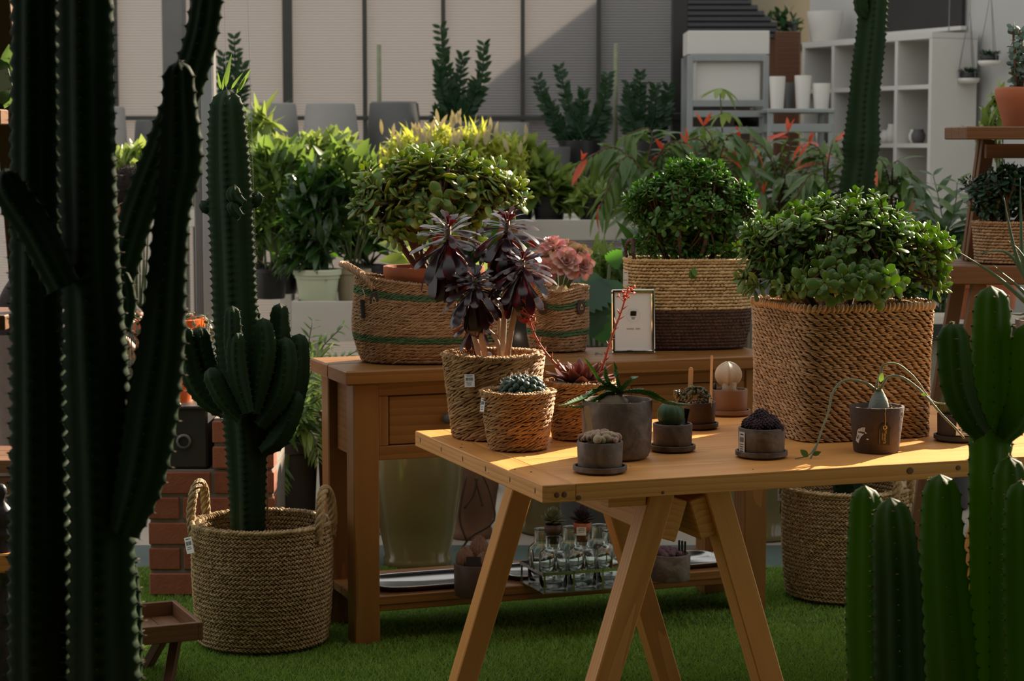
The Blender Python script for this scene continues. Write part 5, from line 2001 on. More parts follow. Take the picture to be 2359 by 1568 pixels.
for spec, dy in (([(548, 955, 16), (490, 925, 26), (448, 870, 28), (432, 800, 22), (428, 752, 18)], .03), ([(556, 940, 16), (505, 890, 24), (475, 830, 26), (460, 752, 22)], .06),
                 ([(556, 965, 14), (520, 920, 24), (494, 870, 24), (484, 846, 20)], -.10), ([(572, 950, 14), (552, 880, 24), (544, 820, 24), (545, 762, 20)], -.12),
                 ([(585, 950, 16), (600, 870, 27), (612, 800, 27), (606, 732, 20)], -.09), ([(596, 960, 16), (630, 880, 27), (642, 790, 27), (645, 698, 20)], .05),
                 ([(600, 980, 16), (645, 910, 28), (660, 840, 28), (656, 776, 22)], -.07), ([(604, 1010, 18), (660, 950, 29), (686, 870, 29), (690, 768, 24)], .02),
                 ([(566, 900, 14), (580, 800, 22), (582, 700, 18)], .09), ([(548, 900, 14), (538, 800, 22), (535, 704, 18)], -.11),
                 ([(604, 1040, 14), (640, 1010, 25), (668, 960, 25), (686, 900, 20)], -.05), ([(610, 985, 14), (632, 910, 22), (630, 850, 18)], .0),
                 ([(560, 470, 12), (540, 452, 18), (541, 426, 14)], -.09), ([(555, 500, 10), (538, 480, 15), (538, 462, 12)], -.1), ([(570, 470, 10), (590, 462, 16), (594, 440, 12)], .0), ([(510, 480, 10), (478, 478, 15), (464, 462, 12)], .0)):
    cactus_stem(c3, pxstem([(a, b_, w * 1.04) for a, b_, w in spec], Y3 + dy, o3), ribs=5, depth=.24, pw=1.0, phase=-.35 + RNG.normal(0, .08), **CK)
Ms = []
for (x, y, tx, ty) in ((508, 205, 501, 165), (520, 200, 527, 128), (533, 205, 552, 170), (548, 212, 577, 158), (545, 215, 566, 175), (512, 208, 516, 168)):
    a, b_ = at(x, y, Y3) - o3, at(tx, ty, Y3 - .02) - o3
    L = (b_ - a).length
    Ms.append(mx(a, fr(b_ - a, (0, -1, .2)), (L, L * 1.3, L)))
scatter(c3, 'tip_leaf', TM_GRASSY, Ms, M_LEAF, 20)
o = MB().tube([at(617, 1200, Y3 + .06), at(612, 1000, Y3 + .06), at(608, 900, Y3 + .06)], .0035, 6).obj('support_cane', M_STICK)
tag(o, 'thin pale cane standing beside the trunk of the tree cactus', 'cane')

# ================================================================== right floor basket
p = base_at(1945, 1402, .200, 0)
hb2 = handled(Vector((p.x, p.y, .016)), 'tall braided straw basket with rope handles on the turf under the table end', rz=-.62)
printed_tag(hb2, Vector((-.218, -.055, .325)), facing(-.55 + .62), .030, .048, 'price_tag', 2)
badge(hb2, Vector((-.205, -.085, .285)), facing(-1.1), .040, .045)
MB().lathe([(0, .02), (.12, .02), (.15, .25), (.155, .26), (.145, .26), (.14, .25), (0, .24)], 30).obj('nursery_pot', M_BLACKP, hb2)
c4 = thing('cut_cactus_trunk', 'thick green cactus trunk standing in the braided basket under the table', 'cactus', (p.x, p.y, .26))
o4 = Vector(c4.location)
CK.update(spine=.006)
cactus_stem(c4, [(0.0, 0, 0, .045), (0, 0, .12, .050), (.005, 0, .24, .05), (.01, .01, .36, .046)], ribs=5, depth=.3, pw=1.0, **CK)

# ================================================================== folding tray stool
a = gnd(405, 1381, .19)
b_ = gnd(468, 1432, .19)
dv = (b_ - a)
ang = math.atan2(dv.y, dv.x)
W_, D_ = .30, dv.length
ts = thing('tray_stool', 'small reddish-brown wooden tray stool between the big cactus and the braided basket', 'stool', ((a.x + b_.x) / 2, (a.y + b_.y) / 2, 0), ang)
zt_ = .19
for (x, y, w, d) in ((0, -.007, D_, .014), (0, -W_ + .007, D_, .014)):
    beam('tray_side', (-w / 2, y, zt_ - .026), (w / 2, y, zt_ - .026), .014, .052, M_STAND, ts)
for sg in (-1, 1):
    beam('tray_side', (sg * (D_ / 2 - .007), -.014, zt_ - .026), (sg * (D_ / 2 - .007), -W_ + .014, zt_ - .026), .014, .052, M_STAND, ts)
for i in range(4):
    w = (W_ - .028) / 4
    y = -.014 - w * (i + .5)
    beam('tray_slat', (-D_ / 2 + .014, y, zt_ - .047), (D_ / 2 - .014, y, zt_ - .047), w - .001, .008, M_STAND, ts)
for sg in (-1, 1):
    beam('leg', (sg * .05, -.05, .135), (sg * .13, -.10, .0), .028, .028, M_DARKWOOD, ts)
    beam('leg', (sg * .05, -W_ + .06, .135), (sg * .13, -W_ + .09, .0), .028, .028, M_DARKWOOD, ts)
MB().lathe([(0, 0), (.011, 0), (.011, .03), (0, .03)], 12, (.02, -.07, .112)).obj('foot_peg', M_DARKWOOD, ts)

# ================================================================== brick plinth, stove box, orange pot
YB = 7.06
xb0, xb1, xb2 = at(342, 1200, YB).x, at(492, 1200, YB).x, at(632, 1200, YB).x
pl = thing('brick_plinth', 'red brick plinth with pale mortar behind the tree cactus', 'masonry', (xb0, YB, 0))
bh, bl_, jt = .076, .215, .012
H1, H2 = 5 * (bh + jt), 7 * (bh + jt)
MB().box(((xb2 - xb0) / 2, .2, H1 / 2), (xb2 - xb0 - .012, .388, H1 - .006)).obj('mortar', M_MORTAR, pl, False)
MB().box(((xb1 + xb2) / 2 - xb0, .2, (H1 + H2) / 2), (xb2 - xb1 - .012, .388, H2 - H1)).obj('mortar', M_MORTAR, pl, False)
bmesh_ = {}


def brick(L, x, y, z, rot=0.0):
    key = round(L, 3)
    if key not in bmesh_:
        o = MB().box((0, 0, 0), (L, .10, bh), bev=.004).obj('brick', M_BRICK, pl, False)
        bmesh_[key] = o.data
    else:
        o = bpy.data.objects.new('brick', bmesh_[key])
        COL.objects.link(o)
        o.parent = pl
    o.location = (x, y + RNG.normal(0, .0012), z)
    o.rotation_euler = (0, 0, rot)


for r in range(7):
    z = r * (bh + jt) + bh / 2 + .004
    x0, x1 = (0.0, xb2 - xb0) if r < 5 else (xb1 - xb0, xb2 - xb0)
    x = x0 - (bl_ / 2 if r % 2 else 0)
    while x < x1 - .02:
        xs, xe = max(x, x0), min(x + bl_, x1)
        if xe - xs > .03:
            brick(xe - xs, (xs + xe) / 2, .046, z)
        x += bl_ + jt
    y = .10 + jt
    yy = y - (bl_ / 2 if r % 2 == 0 else 0)
    while yy < .38:
        ys, ye = max(yy, y), min(yy + bl_, .40)
        if ye - ys > .03:
            brick(ye - ys, x0 + .046, (ys + ye) / 2, z, math.pi / 2)
        yy += bl_ + jt
zs = H1
sx0, sx1 = at(386, 1000, YB).x, at(490, 1000, YB).x
so = thing('iron_stove_box', 'dark iron box with a round opening standing on the brick plinth', 'stove', ((sx0 + sx1) / 2 - .02, YB + .17, zs))
hS = .215
MB().box((-.03, 0, hS / 2), (sx1 - sx0 + .06, .30, hS), bev=.008).obj('body', M_BLACKMETAL, so, False)
MB().box((-.03, 0, hS - .004), (sx1 - sx0 + .08, .32, .012), bev=.003).obj('lid', M_BLACKMETAL, so, False)
o = MB().lathe([(.018, 0), (.026, 0), (.026, .008), (.018, .008), (.018, 0)], 24).obj('ring', M_STEEL, so)
o.matrix_basis = Matrix.Translation((-.005, -.158, .095)) @ Matrix.Rotation(-math.pi / 2, 4, 'X')
YO = YB + .16
px_, pz = at(388, 900, YO), zs + hS
op = thing('orange_pot', 'bright orange pot with trailing string succulents behind the big cactus', 'potted plant', (px_.x, YO, pz))
MB().lathe([(0, 0), (.085, 0), (.118, .26), (.130, .262), (.130, .290), (.122, .292), (.117, .285), (.113, .25), (0, .25)], 40).obj('pot', M_ORANGE, op, angle=40)
soil_disc(op, .112, .262)
mb = MB()
Ms = []
for k in range(26):
    a = RNG.uniform(0, 6.283) if k > 8 else RNG.uniform(-2.9, .1)
    e = Vector((math.cos(a), math.sin(a), 0))
    L = RNG.uniform(.03, .28) if k > 6 else RNG.uniform(.2, .36)
    P = smoothpath([e * .06 + Vector((0, 0, .27)), e * .12 + Vector((0, 0, .30)), e * .142 + Vector((0, 0, .27)), e * .15 + Vector((0, 0, .29 - L))], 14)
    mb.tube(P, .0018, 5)
    for i in range(3, 14):
        Ms.append(mx(Vector(P[i]) + rv(.004), fr(rv() + e, rv()), (.018, .018, .018)))
mb.obj('trailing_stems', M_VINE, op)
for k in range(14):
    a = k * 2.4
    Ms.append(mx((math.cos(a) * .05, math.sin(a) * .05, .272), fr((math.cos(a), math.sin(a), 1.1), (0, 0, 1)), (.05, .05, .05)))
scatter(op, 'leaf', TM_JADE_S, Ms, M_SUCC, 120)
MB().tube(smoothpath([(.02, -.06, .33), (.045, -.10, .325), (.035, -.135, .29), (.05, -.14, .22), (.048, -.135, .17)], 16), .006, 7).obj('root', M_STALK, op)

# ================================================================== far-left furniture
YL = 4.9
tl = thing('turned_post', 'black turned wooden post with a bare timber block at the far left', 'furniture leg', (at(4, 1200, YL).x, YL, 0))
prof = []
for (py, r) in ((1113, 0), (1116, 8), (1124, 13), (1134, 14), (1144, 9), (1154, 8), (1166, 18), (1180, 29), (1196, 30), (1208, 24), (1216, 20), (1224, 29), (1232, 30), (1240, 22), (1248, 26), (1262, 30), (1320, 34), (1330, 32), (1344, 19), (1360, 20), (1390, 27), (1400, 36), (1412, 38), (1422, 33), (1436, 26), (1452, 38), (1480, 44), (1530, 46), (1600, 42), (1700, 32), (1800, 26), (1880, 30)):
    prof.append((max(0, r) * mp(YL), at(0, py, YL).z))
prof.append((.03, 0.0))
prof.append((0, 0.0))
MB().lathe(prof[::-1], 28).obj('turned_shaft', M_BLACKPAINT, tl)
zc0, zc1 = at(0, 1312, YL).z, at(0, 1268, YL).z
MB().box((0, 0, (zc0 + zc1) / 2), (.082, .082, zc1 - zc0), bev=.004).obj('timber_block', M_PINE, tl, False)

YK = 4.3
ls = thing('ladder_stand', 'leaning wooden ladder stand at the far left beside the big cactus', 'plant stand', (at(-60, 700, YK).x, YK, 0))
ol = Vector(ls.location)
top = at(-22, -250, YK) - ol
bot = at(30, 370, YK) - ol
dl = (bot - top)
foot = bot + dl * ((bot.z) / -dl.z)
beam('side_rail', top, foot, .05, .035, M_STAND, ls, up=(0, 1, 0))
beam('side_rail', top + Vector((-.35, 0, 0)), foot + Vector((-.35, 0, 0)), .05, .035, M_STAND, ls, up=(0, 1, 0))
for (py, x) in ((738, 28), (270, 18)):
    q = at(x, py, YK - .04) - ol
    beam('shelf', (q.x - .50, q.y + .05, q.z), (q.x, q.y + .05, q.z), .22, .030, M_STAND, ls)
q = at(-20, 258, YK - .04)
bp_ = thing('broadleaf_plant', 'mottled broad-leaved plant with a white card in a dark woven pot at the top left', 'potted plant', (q.x - .01, q.y + .05, q.z + .017))
basket(bp_, section(.055, .055), .085, lambda v: .85 + .15 * v, 9, 'rope', [M_BROWNWEAVE])
obp = Vector(bp_.location)
Ms = []
for (x0, y0, x1, y1, wd_, dy) in ((5, 250, 8, 18, 1.5, -.02), (15, 230, 42, 30, .75, .03), (0, 240, -60, 60, 1.6, .0), (10, 230, 20, 100, .7, -.05), (5, 240, -20, 120, 1.4, -.06), (10, 250, 30, 200, .9, -.05)):
    a, b_ = at(x0, y0, YK + dy) - obp, at(x1, y1, YK + dy) - obp
    L = (b_ - a).length
    Ms.append(mx(a, fr(b_ - a, (0.2, -1, .3)), (L, L * wd_, L)))
scatter(bp_, 'leaf', TM_OVAL, Ms, mat('mottled_leaf', [(.025, .07, .03), (.07, .13, .06), (.20, .26, .14)], 60, .4, transl=.25, tcol=(.3, .5, .1)), 10)
o = MB().box((0, 0, 0), (.030, .042, .001)).obj('white_card', M_PAPER, bp_, False)
o.matrix_basis = Matrix.Translation(at(8, 185, YK - .07) - obp) @ facing(0, 0, .2).to_4x4()

YN = 7.2
q = at(-30, 1088, YN)
bn = thing('low_bench', 'brown wooden bench top showing at the left edge behind the big cactus', 'bench', (q.x - .25, YN, 0))
for i in range(3):
    beam('board', (-.5, .06 + .12 * i, q.z + .02), (.42, .06 + .12 * i, q.z + .02), .115, .045, M_STAND, bn)
beam('apron', (-.5, .03, q.z - .05), (.42, .03, q.z - .05), .03, .06, M_STAND, bn)
for x in (-.45, .37):
    for y in (.05, .32):
        beam('leg', (x, y, 0), (x, y, q.z), .05, .05, M_STAND, bn, up=(0, 1, 0))

# white box planter behind the person
q = at(-40, 860, 9.6)
wp = thing('white_planter', 'white slatted wooden planter at the left edge behind the person', 'planter', (q.x - .2, 9.6, 0))
for i in range(6):
    beam('slat', (-.7, 0, .08 + .105 * i), (.55, 0, .08 + .105 * i), .02, .098, M_WHITEWOOD, wp)
for x in (-.7, .55):
    beam('corner_post', (x, .02, 0), (x, .02, .66), .05, .05, M_WHITEWOOD, wp, up=(0, 1, 0))


# ================================================================== person bending among the plants
YP = 8.7
hip = at(5, 780, YP)
hp = thing('person', 'person in a dark top and taupe trousers bending forward, dark hair, face turned away', 'person', (hip.x, YP, 0))
op_ = Vector(hp.location)
head_c = at(300, 455, YP) - op_
Hz = hip.z
J = {'pel': (0, 0, Hz, .135, .12), 'sp1': (.10, 0, Hz + .16, .135, .12), 'sp2': (.24, 0, Hz + .32, .155, .13), 'chest': (.36, 0, Hz + .43, .15, .12), 'neck': (.445, -.0, Hz + .475, .055, .055), 'nk2': (head_c.x - .03, head_c.y, head_c.z - .09, .055, .055),
     'hipL': (.0, -.09, Hz - .06, .095, .095), 'kneeL': (.06, -.10, Hz * .50, .068, .068), 'ankL': (.0, -.10, .09, .046, .046), 'toeL': (.15, -.11, .035, .038, .03),
     'hipR': (.0, .09, Hz - .06, .095, .095), 'kneeR': (.03, .11, Hz * .50, .068, .068), 'ankR': (-.06, .11, .09, .046, .046), 'toeR': (.09, .12, .035, .038, .03),
     'shL': (.36, -.18, Hz + .40, .062, .062), 'elL': (.44, -.22, Hz + .12, .046, .046), 'wrL': (.58, -.16, Hz - .05, .032, .032), 'haL': (.64, -.14, Hz - .09, .036, .022),
     'shR': (.36, .18, Hz + .40, .062, .062), 'elR': (.46, .22, Hz + .13, .046, .046), 'wrR': (.62, .16, Hz + .0, .032, .032), 'haR': (.68, .14, Hz - .03, .036, .022)}
for sd, sg in (('L', -1), ('R', 1)):
    hx, hy, hz = J['ha' + sd][:3]
    for k in range(4):
        J['f%s%da' % (sd, k)] = (hx + .035, hy + (k - 1.5) * .018, hz - .035, .009, .009)
        J['f%s%db' % (sd, k)] = (hx + .05 + .004 * (k in (1, 2)), hy + (k - 1.5) * .019, hz - .075, .0075, .0075)
    J['t%s' % sd] = (hx + .015, hy + sg * -.045, hz - .02, .010, .010)
    J['t%sb' % sd] = (hx + .035, hy + sg * -.052, hz - .05, .008, .008)
E = [('pel', 'sp1'), ('sp1', 'sp2'), ('sp2', 'chest'), ('chest', 'neck'), ('neck', 'nk2')]
for sd in 'LR':
    E += [('pel', 'hip' + sd), ('hip' + sd, 'knee' + sd), ('knee' + sd, 'ank' + sd), ('ank' + sd, 'toe' + sd), ('chest', 'sh' + sd), ('sh' + sd, 'el' + sd), ('el' + sd, 'wr' + sd), ('wr' + sd, 'ha' + sd), ('ha' + sd, 't' + sd), ('t' + sd, 't%sb' % sd)]
    for k in range(4):
        E += [('ha' + sd, 'f%s%da' % (sd, k)), ('f%s%da' % (sd, k), 'f%s%db' % (sd, k))]
nm = list(J)
me = bpy.data.meshes.new('person_skeleton')
me.from_pydata([J[k][:3] for k in nm], [(nm.index(a), nm.index(b)) for a, b in E], [])
ob_ = bpy.data.objects.new('person_skeleton', me)
COL.objects.link(ob_)
sk = ob_.modifiers.new('skin', 'SKIN')
for i, k in enumerate(nm):
    me.skin_vertices[0].data[i].radius = J[k][3:5]
me.skin_vertices[0].data[0].use_root = True
sk.use_smooth_shade = True
ss = ob_.modifiers.new('sub', 'SUBSURF')
ss.levels = ss.render_levels = 2
bpy.context.view_layer.update()
dg = bpy.context.evaluated_depsgraph_get()
bm2 = bpy.data.meshes.new_from_object(ob_.evaluated_get(dg))
bpy.data.objects.remove(ob_, do_unlink=True)
M_SKIN = mat('skin', [(.36, .17, .10), (.42, .21, .13)], 8, .55)
M_TOP = mat('dark_fabric', [(.018, .012, .012), (.03, .02, .02)], 60, .9, .3, 200)
M_TROU = mat('taupe_fabric', [(.13, .10, .085), (.19, .15, .13)], 40, .9, .3, 200)
M_HAIR = mat('dark_hair', [(.010, .007, .006), (.022, .016, .013)], 30, .8, .6, 140, (1, 1, .2), spec=.15)
M_SHOE = mat('shoe', [(.03, .03, .03), (.05, .05, .05)], 10, .6)
for m_ in (M_SKIN, M_TOP, M_TROU, M_SHOE):
    bm2.materials.append(m_)
for f in bm2.polygons:
    c_ = f.center
    f.use_smooth = True
    if c_.z < .075:
        f.material_index = 3
    elif c_.z < Hz + .02 and c_.x < .22:
        f.material_index = 2
    elif c_.x > .50 and c_.z < Hz + .10:
        f.material_index = 0
    elif c_.x > .455 and c_.z > Hz + .40 and abs(c_.y) < .09:
        f.material_index = 0
    else:
        f.material_index = 1
bo = bpy.data.objects.new('body', bm2)
COL.objects.link(bo)
bo.parent = hp
hd = MB().ell((0, 0, 0), (.082, .074, .112), nu=24, nv=18, fn=lambda t, ph: 1 + (.06 * math.cos(t) if ph < 0 else 0) - (.10 * max(0, -math.sin(ph) - .4))).obj('head', M_SKIN, hp)
Rh = Matrix.Rotation(.9, 4, 'Z') @ Matrix.Rotation(.35, 4, 'Y')
hd.matrix_basis = Matrix.Translation(head_c) @ Rh
mb = MB()
mb.ell((.083, 0, -.012), (.016, .011, .022), nu=10, nv=8)                 # nose
for sg in (-1, 1):
    mb.ell((.012, sg * .072, -.006), (.018, .010, .030), nu=10, nv=8)      # ears
mb.obj('nose_and_ears', M_SKIN, hd)
mb = MB()
for sg in (-1, 1):
    mb.ell((.072, sg * .030, .012), (.008, .013, .008), nu=10, nv=6)
mb.obj('eyes', M_INK, hd)
MB().ell((.068, 0, -.055), (.024, .050, .042), nu=14, nv=10).obj('face_mask', M_PAPER, hd)
for sg in (-1, 1):
    MB().tube(smoothpath([(.068, sg * .045, -.03), (.03, sg * .076, -.015), (.0, sg * .078, .0), (-.004, sg * .076, -.03), (.055, sg * .052, -.07)], 14), .0012, 5).obj('mask_string', M_PAPER, hd)
hr = MB().ell((-.012, 0, .030), (.092, .084, .100), nu=28, nv=16, fn=lambda t, ph: (1 + .03 * math.sin(7 * t + 3 * ph)) * (1.0 if (ph > .15 or math.cos(t) < .35) else .80))
hr.obj('hair', M_HAIR, hd)
Ms = []
for k in range(700):
    d = rv().normalized()
    if d.z < -.35 or (d.x > .45 and d.z < .35):
        continue
    Ms.append(mx((d.x * .090 - .012, d.y * .082, d.z * .098 + .030), fr(rv(), d + rv(.5) + Vector((-.2, 0, -.2))), (.004, .004, .022)))
stuff(MB().inst(TM_CONE, np.array(Ms)).obj('hair_strands', M_HAIR, hd))

# ================================================================== display benches behind the console
def planter_bench(label, x0, x1, Y, depth, z, hbox, legs=True):
    t = thing('planter_bench', label, 'planter bench', (x0, Y, 0))
    L = x1 - x0
    for y in (0, depth):
        beam('side_board', (0, y, z - hbox / 2), (L, y, z - hbox / 2), .022, hbox, M_WHITEWOOD, t)
    for x in (.011, L - .011):
        beam('end_board', (x, 0, z - hbox / 2), (x, depth, z - hbox / 2), .022, hbox, M_WHITEWOOD, t)
    nbd = 5
    for i in range(nbd):
        y = depth * (i + .5) / nbd
        beam('floor_board', (.02, y, z - .03), (L - .02, y, z - .03), depth / nbd - .012, .018, M_WHITEWOOD, t)
    nx = max(2, int(L / .9) + 1)
    for i in range(nx):
        for y in (.035, depth - .035):
            x = .035 + (L - .07) * i / (nx - 1)
            beam('leg', (x, y, 0), (x, y, z - .01), .055, .055, M_WHITEWOOD, t, up=(0, 1, 0))
    for x in (.15 * k for k in range(1, int(L / .15))):
        if int(x / .15) % 5 == 0:
            beam('batten', (x, -.014, z - hbox), (x, -.014, z), .045, .012, M_WHITEWOOD, t, up=(0, 1, 0))
    return t


YB1, ZB1 = 9.95, .80
xl = at(672, 690, YB1).x
planter_bench('white planter bench under the cream pot, left behind the console', xl, xl + 1.05, YB1, .95, ZB1, .19)
YB2, ZB2 = 11.3, 1.14
xl2 = at(1110, 520, YB2).x
planter_bench('higher white planter bench with bright foliage behind the pink aeonium', xl2, xl2 + 2.6, YB2, .8, ZB2, .11)
xl3 = at(1000, 300, 13.0).x
planter_bench('rear white bench carrying the grey pots along the ribbed wall', at(180, 300, 12.7).x, at(1530, 300, 12.7).x, 12.65, .65, 1.15, .10)


# ================================================================== generic leafy plants
def vessel(par, kind, r, h):
    if kind == 'cream':
        MB().lathe([(0, 0), (r * .72, 0), (r * .75, .004), (r * .88, h * .72), (r * .92, h * .73), (r * .93, h * .82), (r * 1.0, h * .84), (r * 1.0, h * .97), (r * .97, h), (r * .92, h), (r * .90, h * .9), (0, h * .88)], 36).obj('pot', M_CREAM, par, angle=35)
    elif kind:
        m = {'beige': M_BEIGE, 'black': M_BLACKP, 'terra': M_TERRA, 'grey': M_DARKGREY, 'white': M_WHITEPOT}[kind]
        MB().lathe([(0, 0), (r * .75, 0), (r * .78, .004), (r * .93, h * .85), (r, h * .86), (r, h), (r * .93, h), (r * .9, h * .9), (0, h * .88)], 28).obj('pot', m, par, angle=35)
    if kind:
        soil_disc(par, r * .9, h * .9, n=20)


def leafy(name, label, px, Y, z, pot, r, h, blobs, tms, m, n, size, keep=150, out=.8, droop=.0, cat='potted plant', group=None, extra=None, stems=9, wide=1.0, inner=.45):
    q = at(px, 500, Y)
    t = thing(name, label, cat, (q.x, Y, z), 0, group)
    O = Vector(t.location)
    vessel(t, pot, r, h)
    bl = [blob(*b_, Y, O, .8) for b_ in blobs]
    cen = Vector((sum(b_[0] for b_ in bl) / len(bl), sum(b_[1] for b_ in bl) / len(bl), sum(b_[2] for b_ in bl) / len(bl)))
    base = Vector((0, 0, h * .9))
    tips = dome_tips(bl, n, inner=inner)
    mb = MB()
    for k in range(stems):
        e = tips[RNG.integers(len(tips))]
        mb.tube(smoothpath([base + rv(.015) * Vector((1, 1, 0)).length * .5, base.lerp(e, .5) + rv(.02), e], 7), np.linspace(.006, .0025, 7), 5)
    mb.obj('stems', M_TWIG, t)
    Ms, Mx = [], []
    for i, q in enumerate(tips):
        o_ = (q - (base * .4 + cen * .6))
        o_.normalize()
        d = (o_ * out + Vector((0, 0, .25 - droop)) + rv(.40)).normalized()
        L = size * RNG.uniform(.65, 1.2)
        M_ = mx(q - d * L * .6, fr(d, Vector((0, 0, 1)) + rv(.35)), (L, L * wide * RNG.uniform(.85, 1.15), L))
        (Mx if extra and RNG.random() < extra[1] and q.z > cen.z else Ms).append(M_)
    scatter(t, 'leaf', tms, Ms, m, keep)
    if extra and Mx:
        scatter(t, 'red_leaf' if extra[0] is M_LEAF_R else 'young_leaf', tms, Mx, extra[0], 60)
    return t


GB = 'leafy plants on the display benches'
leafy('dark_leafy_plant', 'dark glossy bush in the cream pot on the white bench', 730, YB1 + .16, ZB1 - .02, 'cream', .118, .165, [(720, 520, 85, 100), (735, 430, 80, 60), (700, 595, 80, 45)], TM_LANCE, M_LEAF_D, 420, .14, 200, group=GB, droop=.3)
leafy('leafy_plant', 'glossy green bush in a black pot at the left end of the white bench', 622, 10.4, ZB1 - .02, 'black', .09, .15, [(610, 420, 75, 85), (640, 360, 80, 45), (605, 530, 60, 80)], TM_LANCE, M_LEAF, 340, .14, 160, group=GB, droop=.15)
leafy('leafy_plant', 'green bush in the beige pot right of the cream pot', 812, 10.2, ZB1 - .02, 'beige', .09, .16, [(800, 400, 80, 75), (790, 500, 70, 70), (840, 470, 60, 60)], TM_OVAL, M_LEAF, 280, .12, 150, group=GB, droop=.1)
leafy('leafy_plant', 'bright upper foliage in a black pot behind the cream pot', 715, 10.7, ZB1 - .02, 'black', .09, .15, [(700, 360, 120, 45), (760, 330, 80, 35), (640, 350, 70, 40)], TM_OVAL, M_LEAF_B, 260, .11, 150, group=GB)
leafy('strap_leaf_plant', 'lime strap-leaved plant right beside the tree cactus top', 600, 10.9, ZB1 - .02, 'black', .08, .15, [(600, 320, 40, 60), (585, 280, 30, 40)], TM_GRASSY, M_LEAF_B, 40, .32, 60, group=GB, out=.5, wide=1.6)
leafy('leafy_plant', 'light green bush glimpsed between the two left cacti', 320, 9.9, 0, 'grey', .15, .78, [(315, 380, 65, 50), (300, 440, 60, 50)], TM_OVAL, M_LEAF_B, 160, .13, 120, group=GB)
for k, (x, y, lab) in enumerate(((930, 335, 'feathery lime plant nearest the grey anthracite pot'), (1010, 318, 'feathery lime plant with pale plumes left of centre, above the golden jade'), (1090, 320, 'feathery lime plant under the tall dark stalks'), (1165, 340, 'feathery lime plant at the right end of its row'))):
    t = leafy('plume_plant', lab, x, 11.1, 1.0, 'terra', .07, .11, [(x, y + 30, 58, 55), (x + 5, y, 45, 42)], TM_GRASSY, M_LEAF_Y, 230, .13, 110, group='lime plume plants', out=.35, wide=1.1)
    O = Vector(t.location)
    Ms = []
    for i in range(9):
        q = at(x + RNG.uniform(-50, 50), y - RNG.uniform(-25, 35), 11.0) - O
        Ms.append(mx(q, fr((RNG.normal(0, .25), -.1, 1), (0, -1, 0)), (.085, .10, .085)))
    scatter(t, 'plume', TM_PLUME, Ms, mat('pale_plume', [(.52, .46, .24), (.72, .62, .40)], 30, .7, transl=.4) if k == 0 else MATS['pale_plume'], 12)
leafy('leafy_plant', 'sunlit bright green bush left on the higher bench', 1265, YB2 + .3, ZB2 - .02, 'black', .10, .14, [(1260, 430, 85, 70), (1215, 370, 60, 50), (1300, 470, 70, 40)], TM_OVAL, M_LEAF_B, 300, .13, 160, group=GB)
leafy('leafy_plant', 'sunlit lime bush on the higher bench beside the arching red plant', 1370, YB2 + .25, ZB2 - .02, 'black', .10, .14, [(1355, 450, 75, 50), (1400, 480, 60, 40)], TM_LANCE, M_LEAF_B, 230, .13, 130, group=GB)
leafy('leafy_plant', 'pale broad-leaved bush above the golden jade', 1195, 11.6, ZB2 - .02, 'black', .09, .13, [(1195, 350, 55, 45), (1180, 420, 60, 60)], TM_OVAL, M_LEAF_B, 150, .15, 120, group=GB)


leafy('dark_leafy_plant', 'bush in shade-dark colour filling the gap left behind the cream pot', 650, 10.75, ZB1 - .02, 'black', .09, .15, [(640, 540, 75, 80), (600, 470, 60, 70)], TM_OVAL, M_LEAF_D, 260, .13, 60, group=GB)  # dark leaf colour stands in for shade behind the front row
leafy('dark_leafy_plant', 'bush in shade-dark colour behind the beige pot and the oval basket handle', 850, 10.75, ZB1 - .02, 'black', .09, .15, [(850, 540, 80, 80), (780, 560, 70, 60)], TM_OVAL, M_LEAF_D, 280, .13, 60, group=GB)
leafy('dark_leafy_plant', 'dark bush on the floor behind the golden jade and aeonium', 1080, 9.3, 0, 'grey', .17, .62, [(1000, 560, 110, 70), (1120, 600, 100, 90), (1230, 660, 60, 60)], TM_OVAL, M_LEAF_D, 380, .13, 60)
leafy('dark_leafy_plant', 'dark bush on the floor between the two white benches and the dense jade', 1560, 9.0, 0, 'grey', .17, .60, [(1480, 590, 70, 70), (1600, 600, 120, 80), (1720, 560, 80, 90)], TM_LANCE, M_LEAF_D, 380, .15, 60)

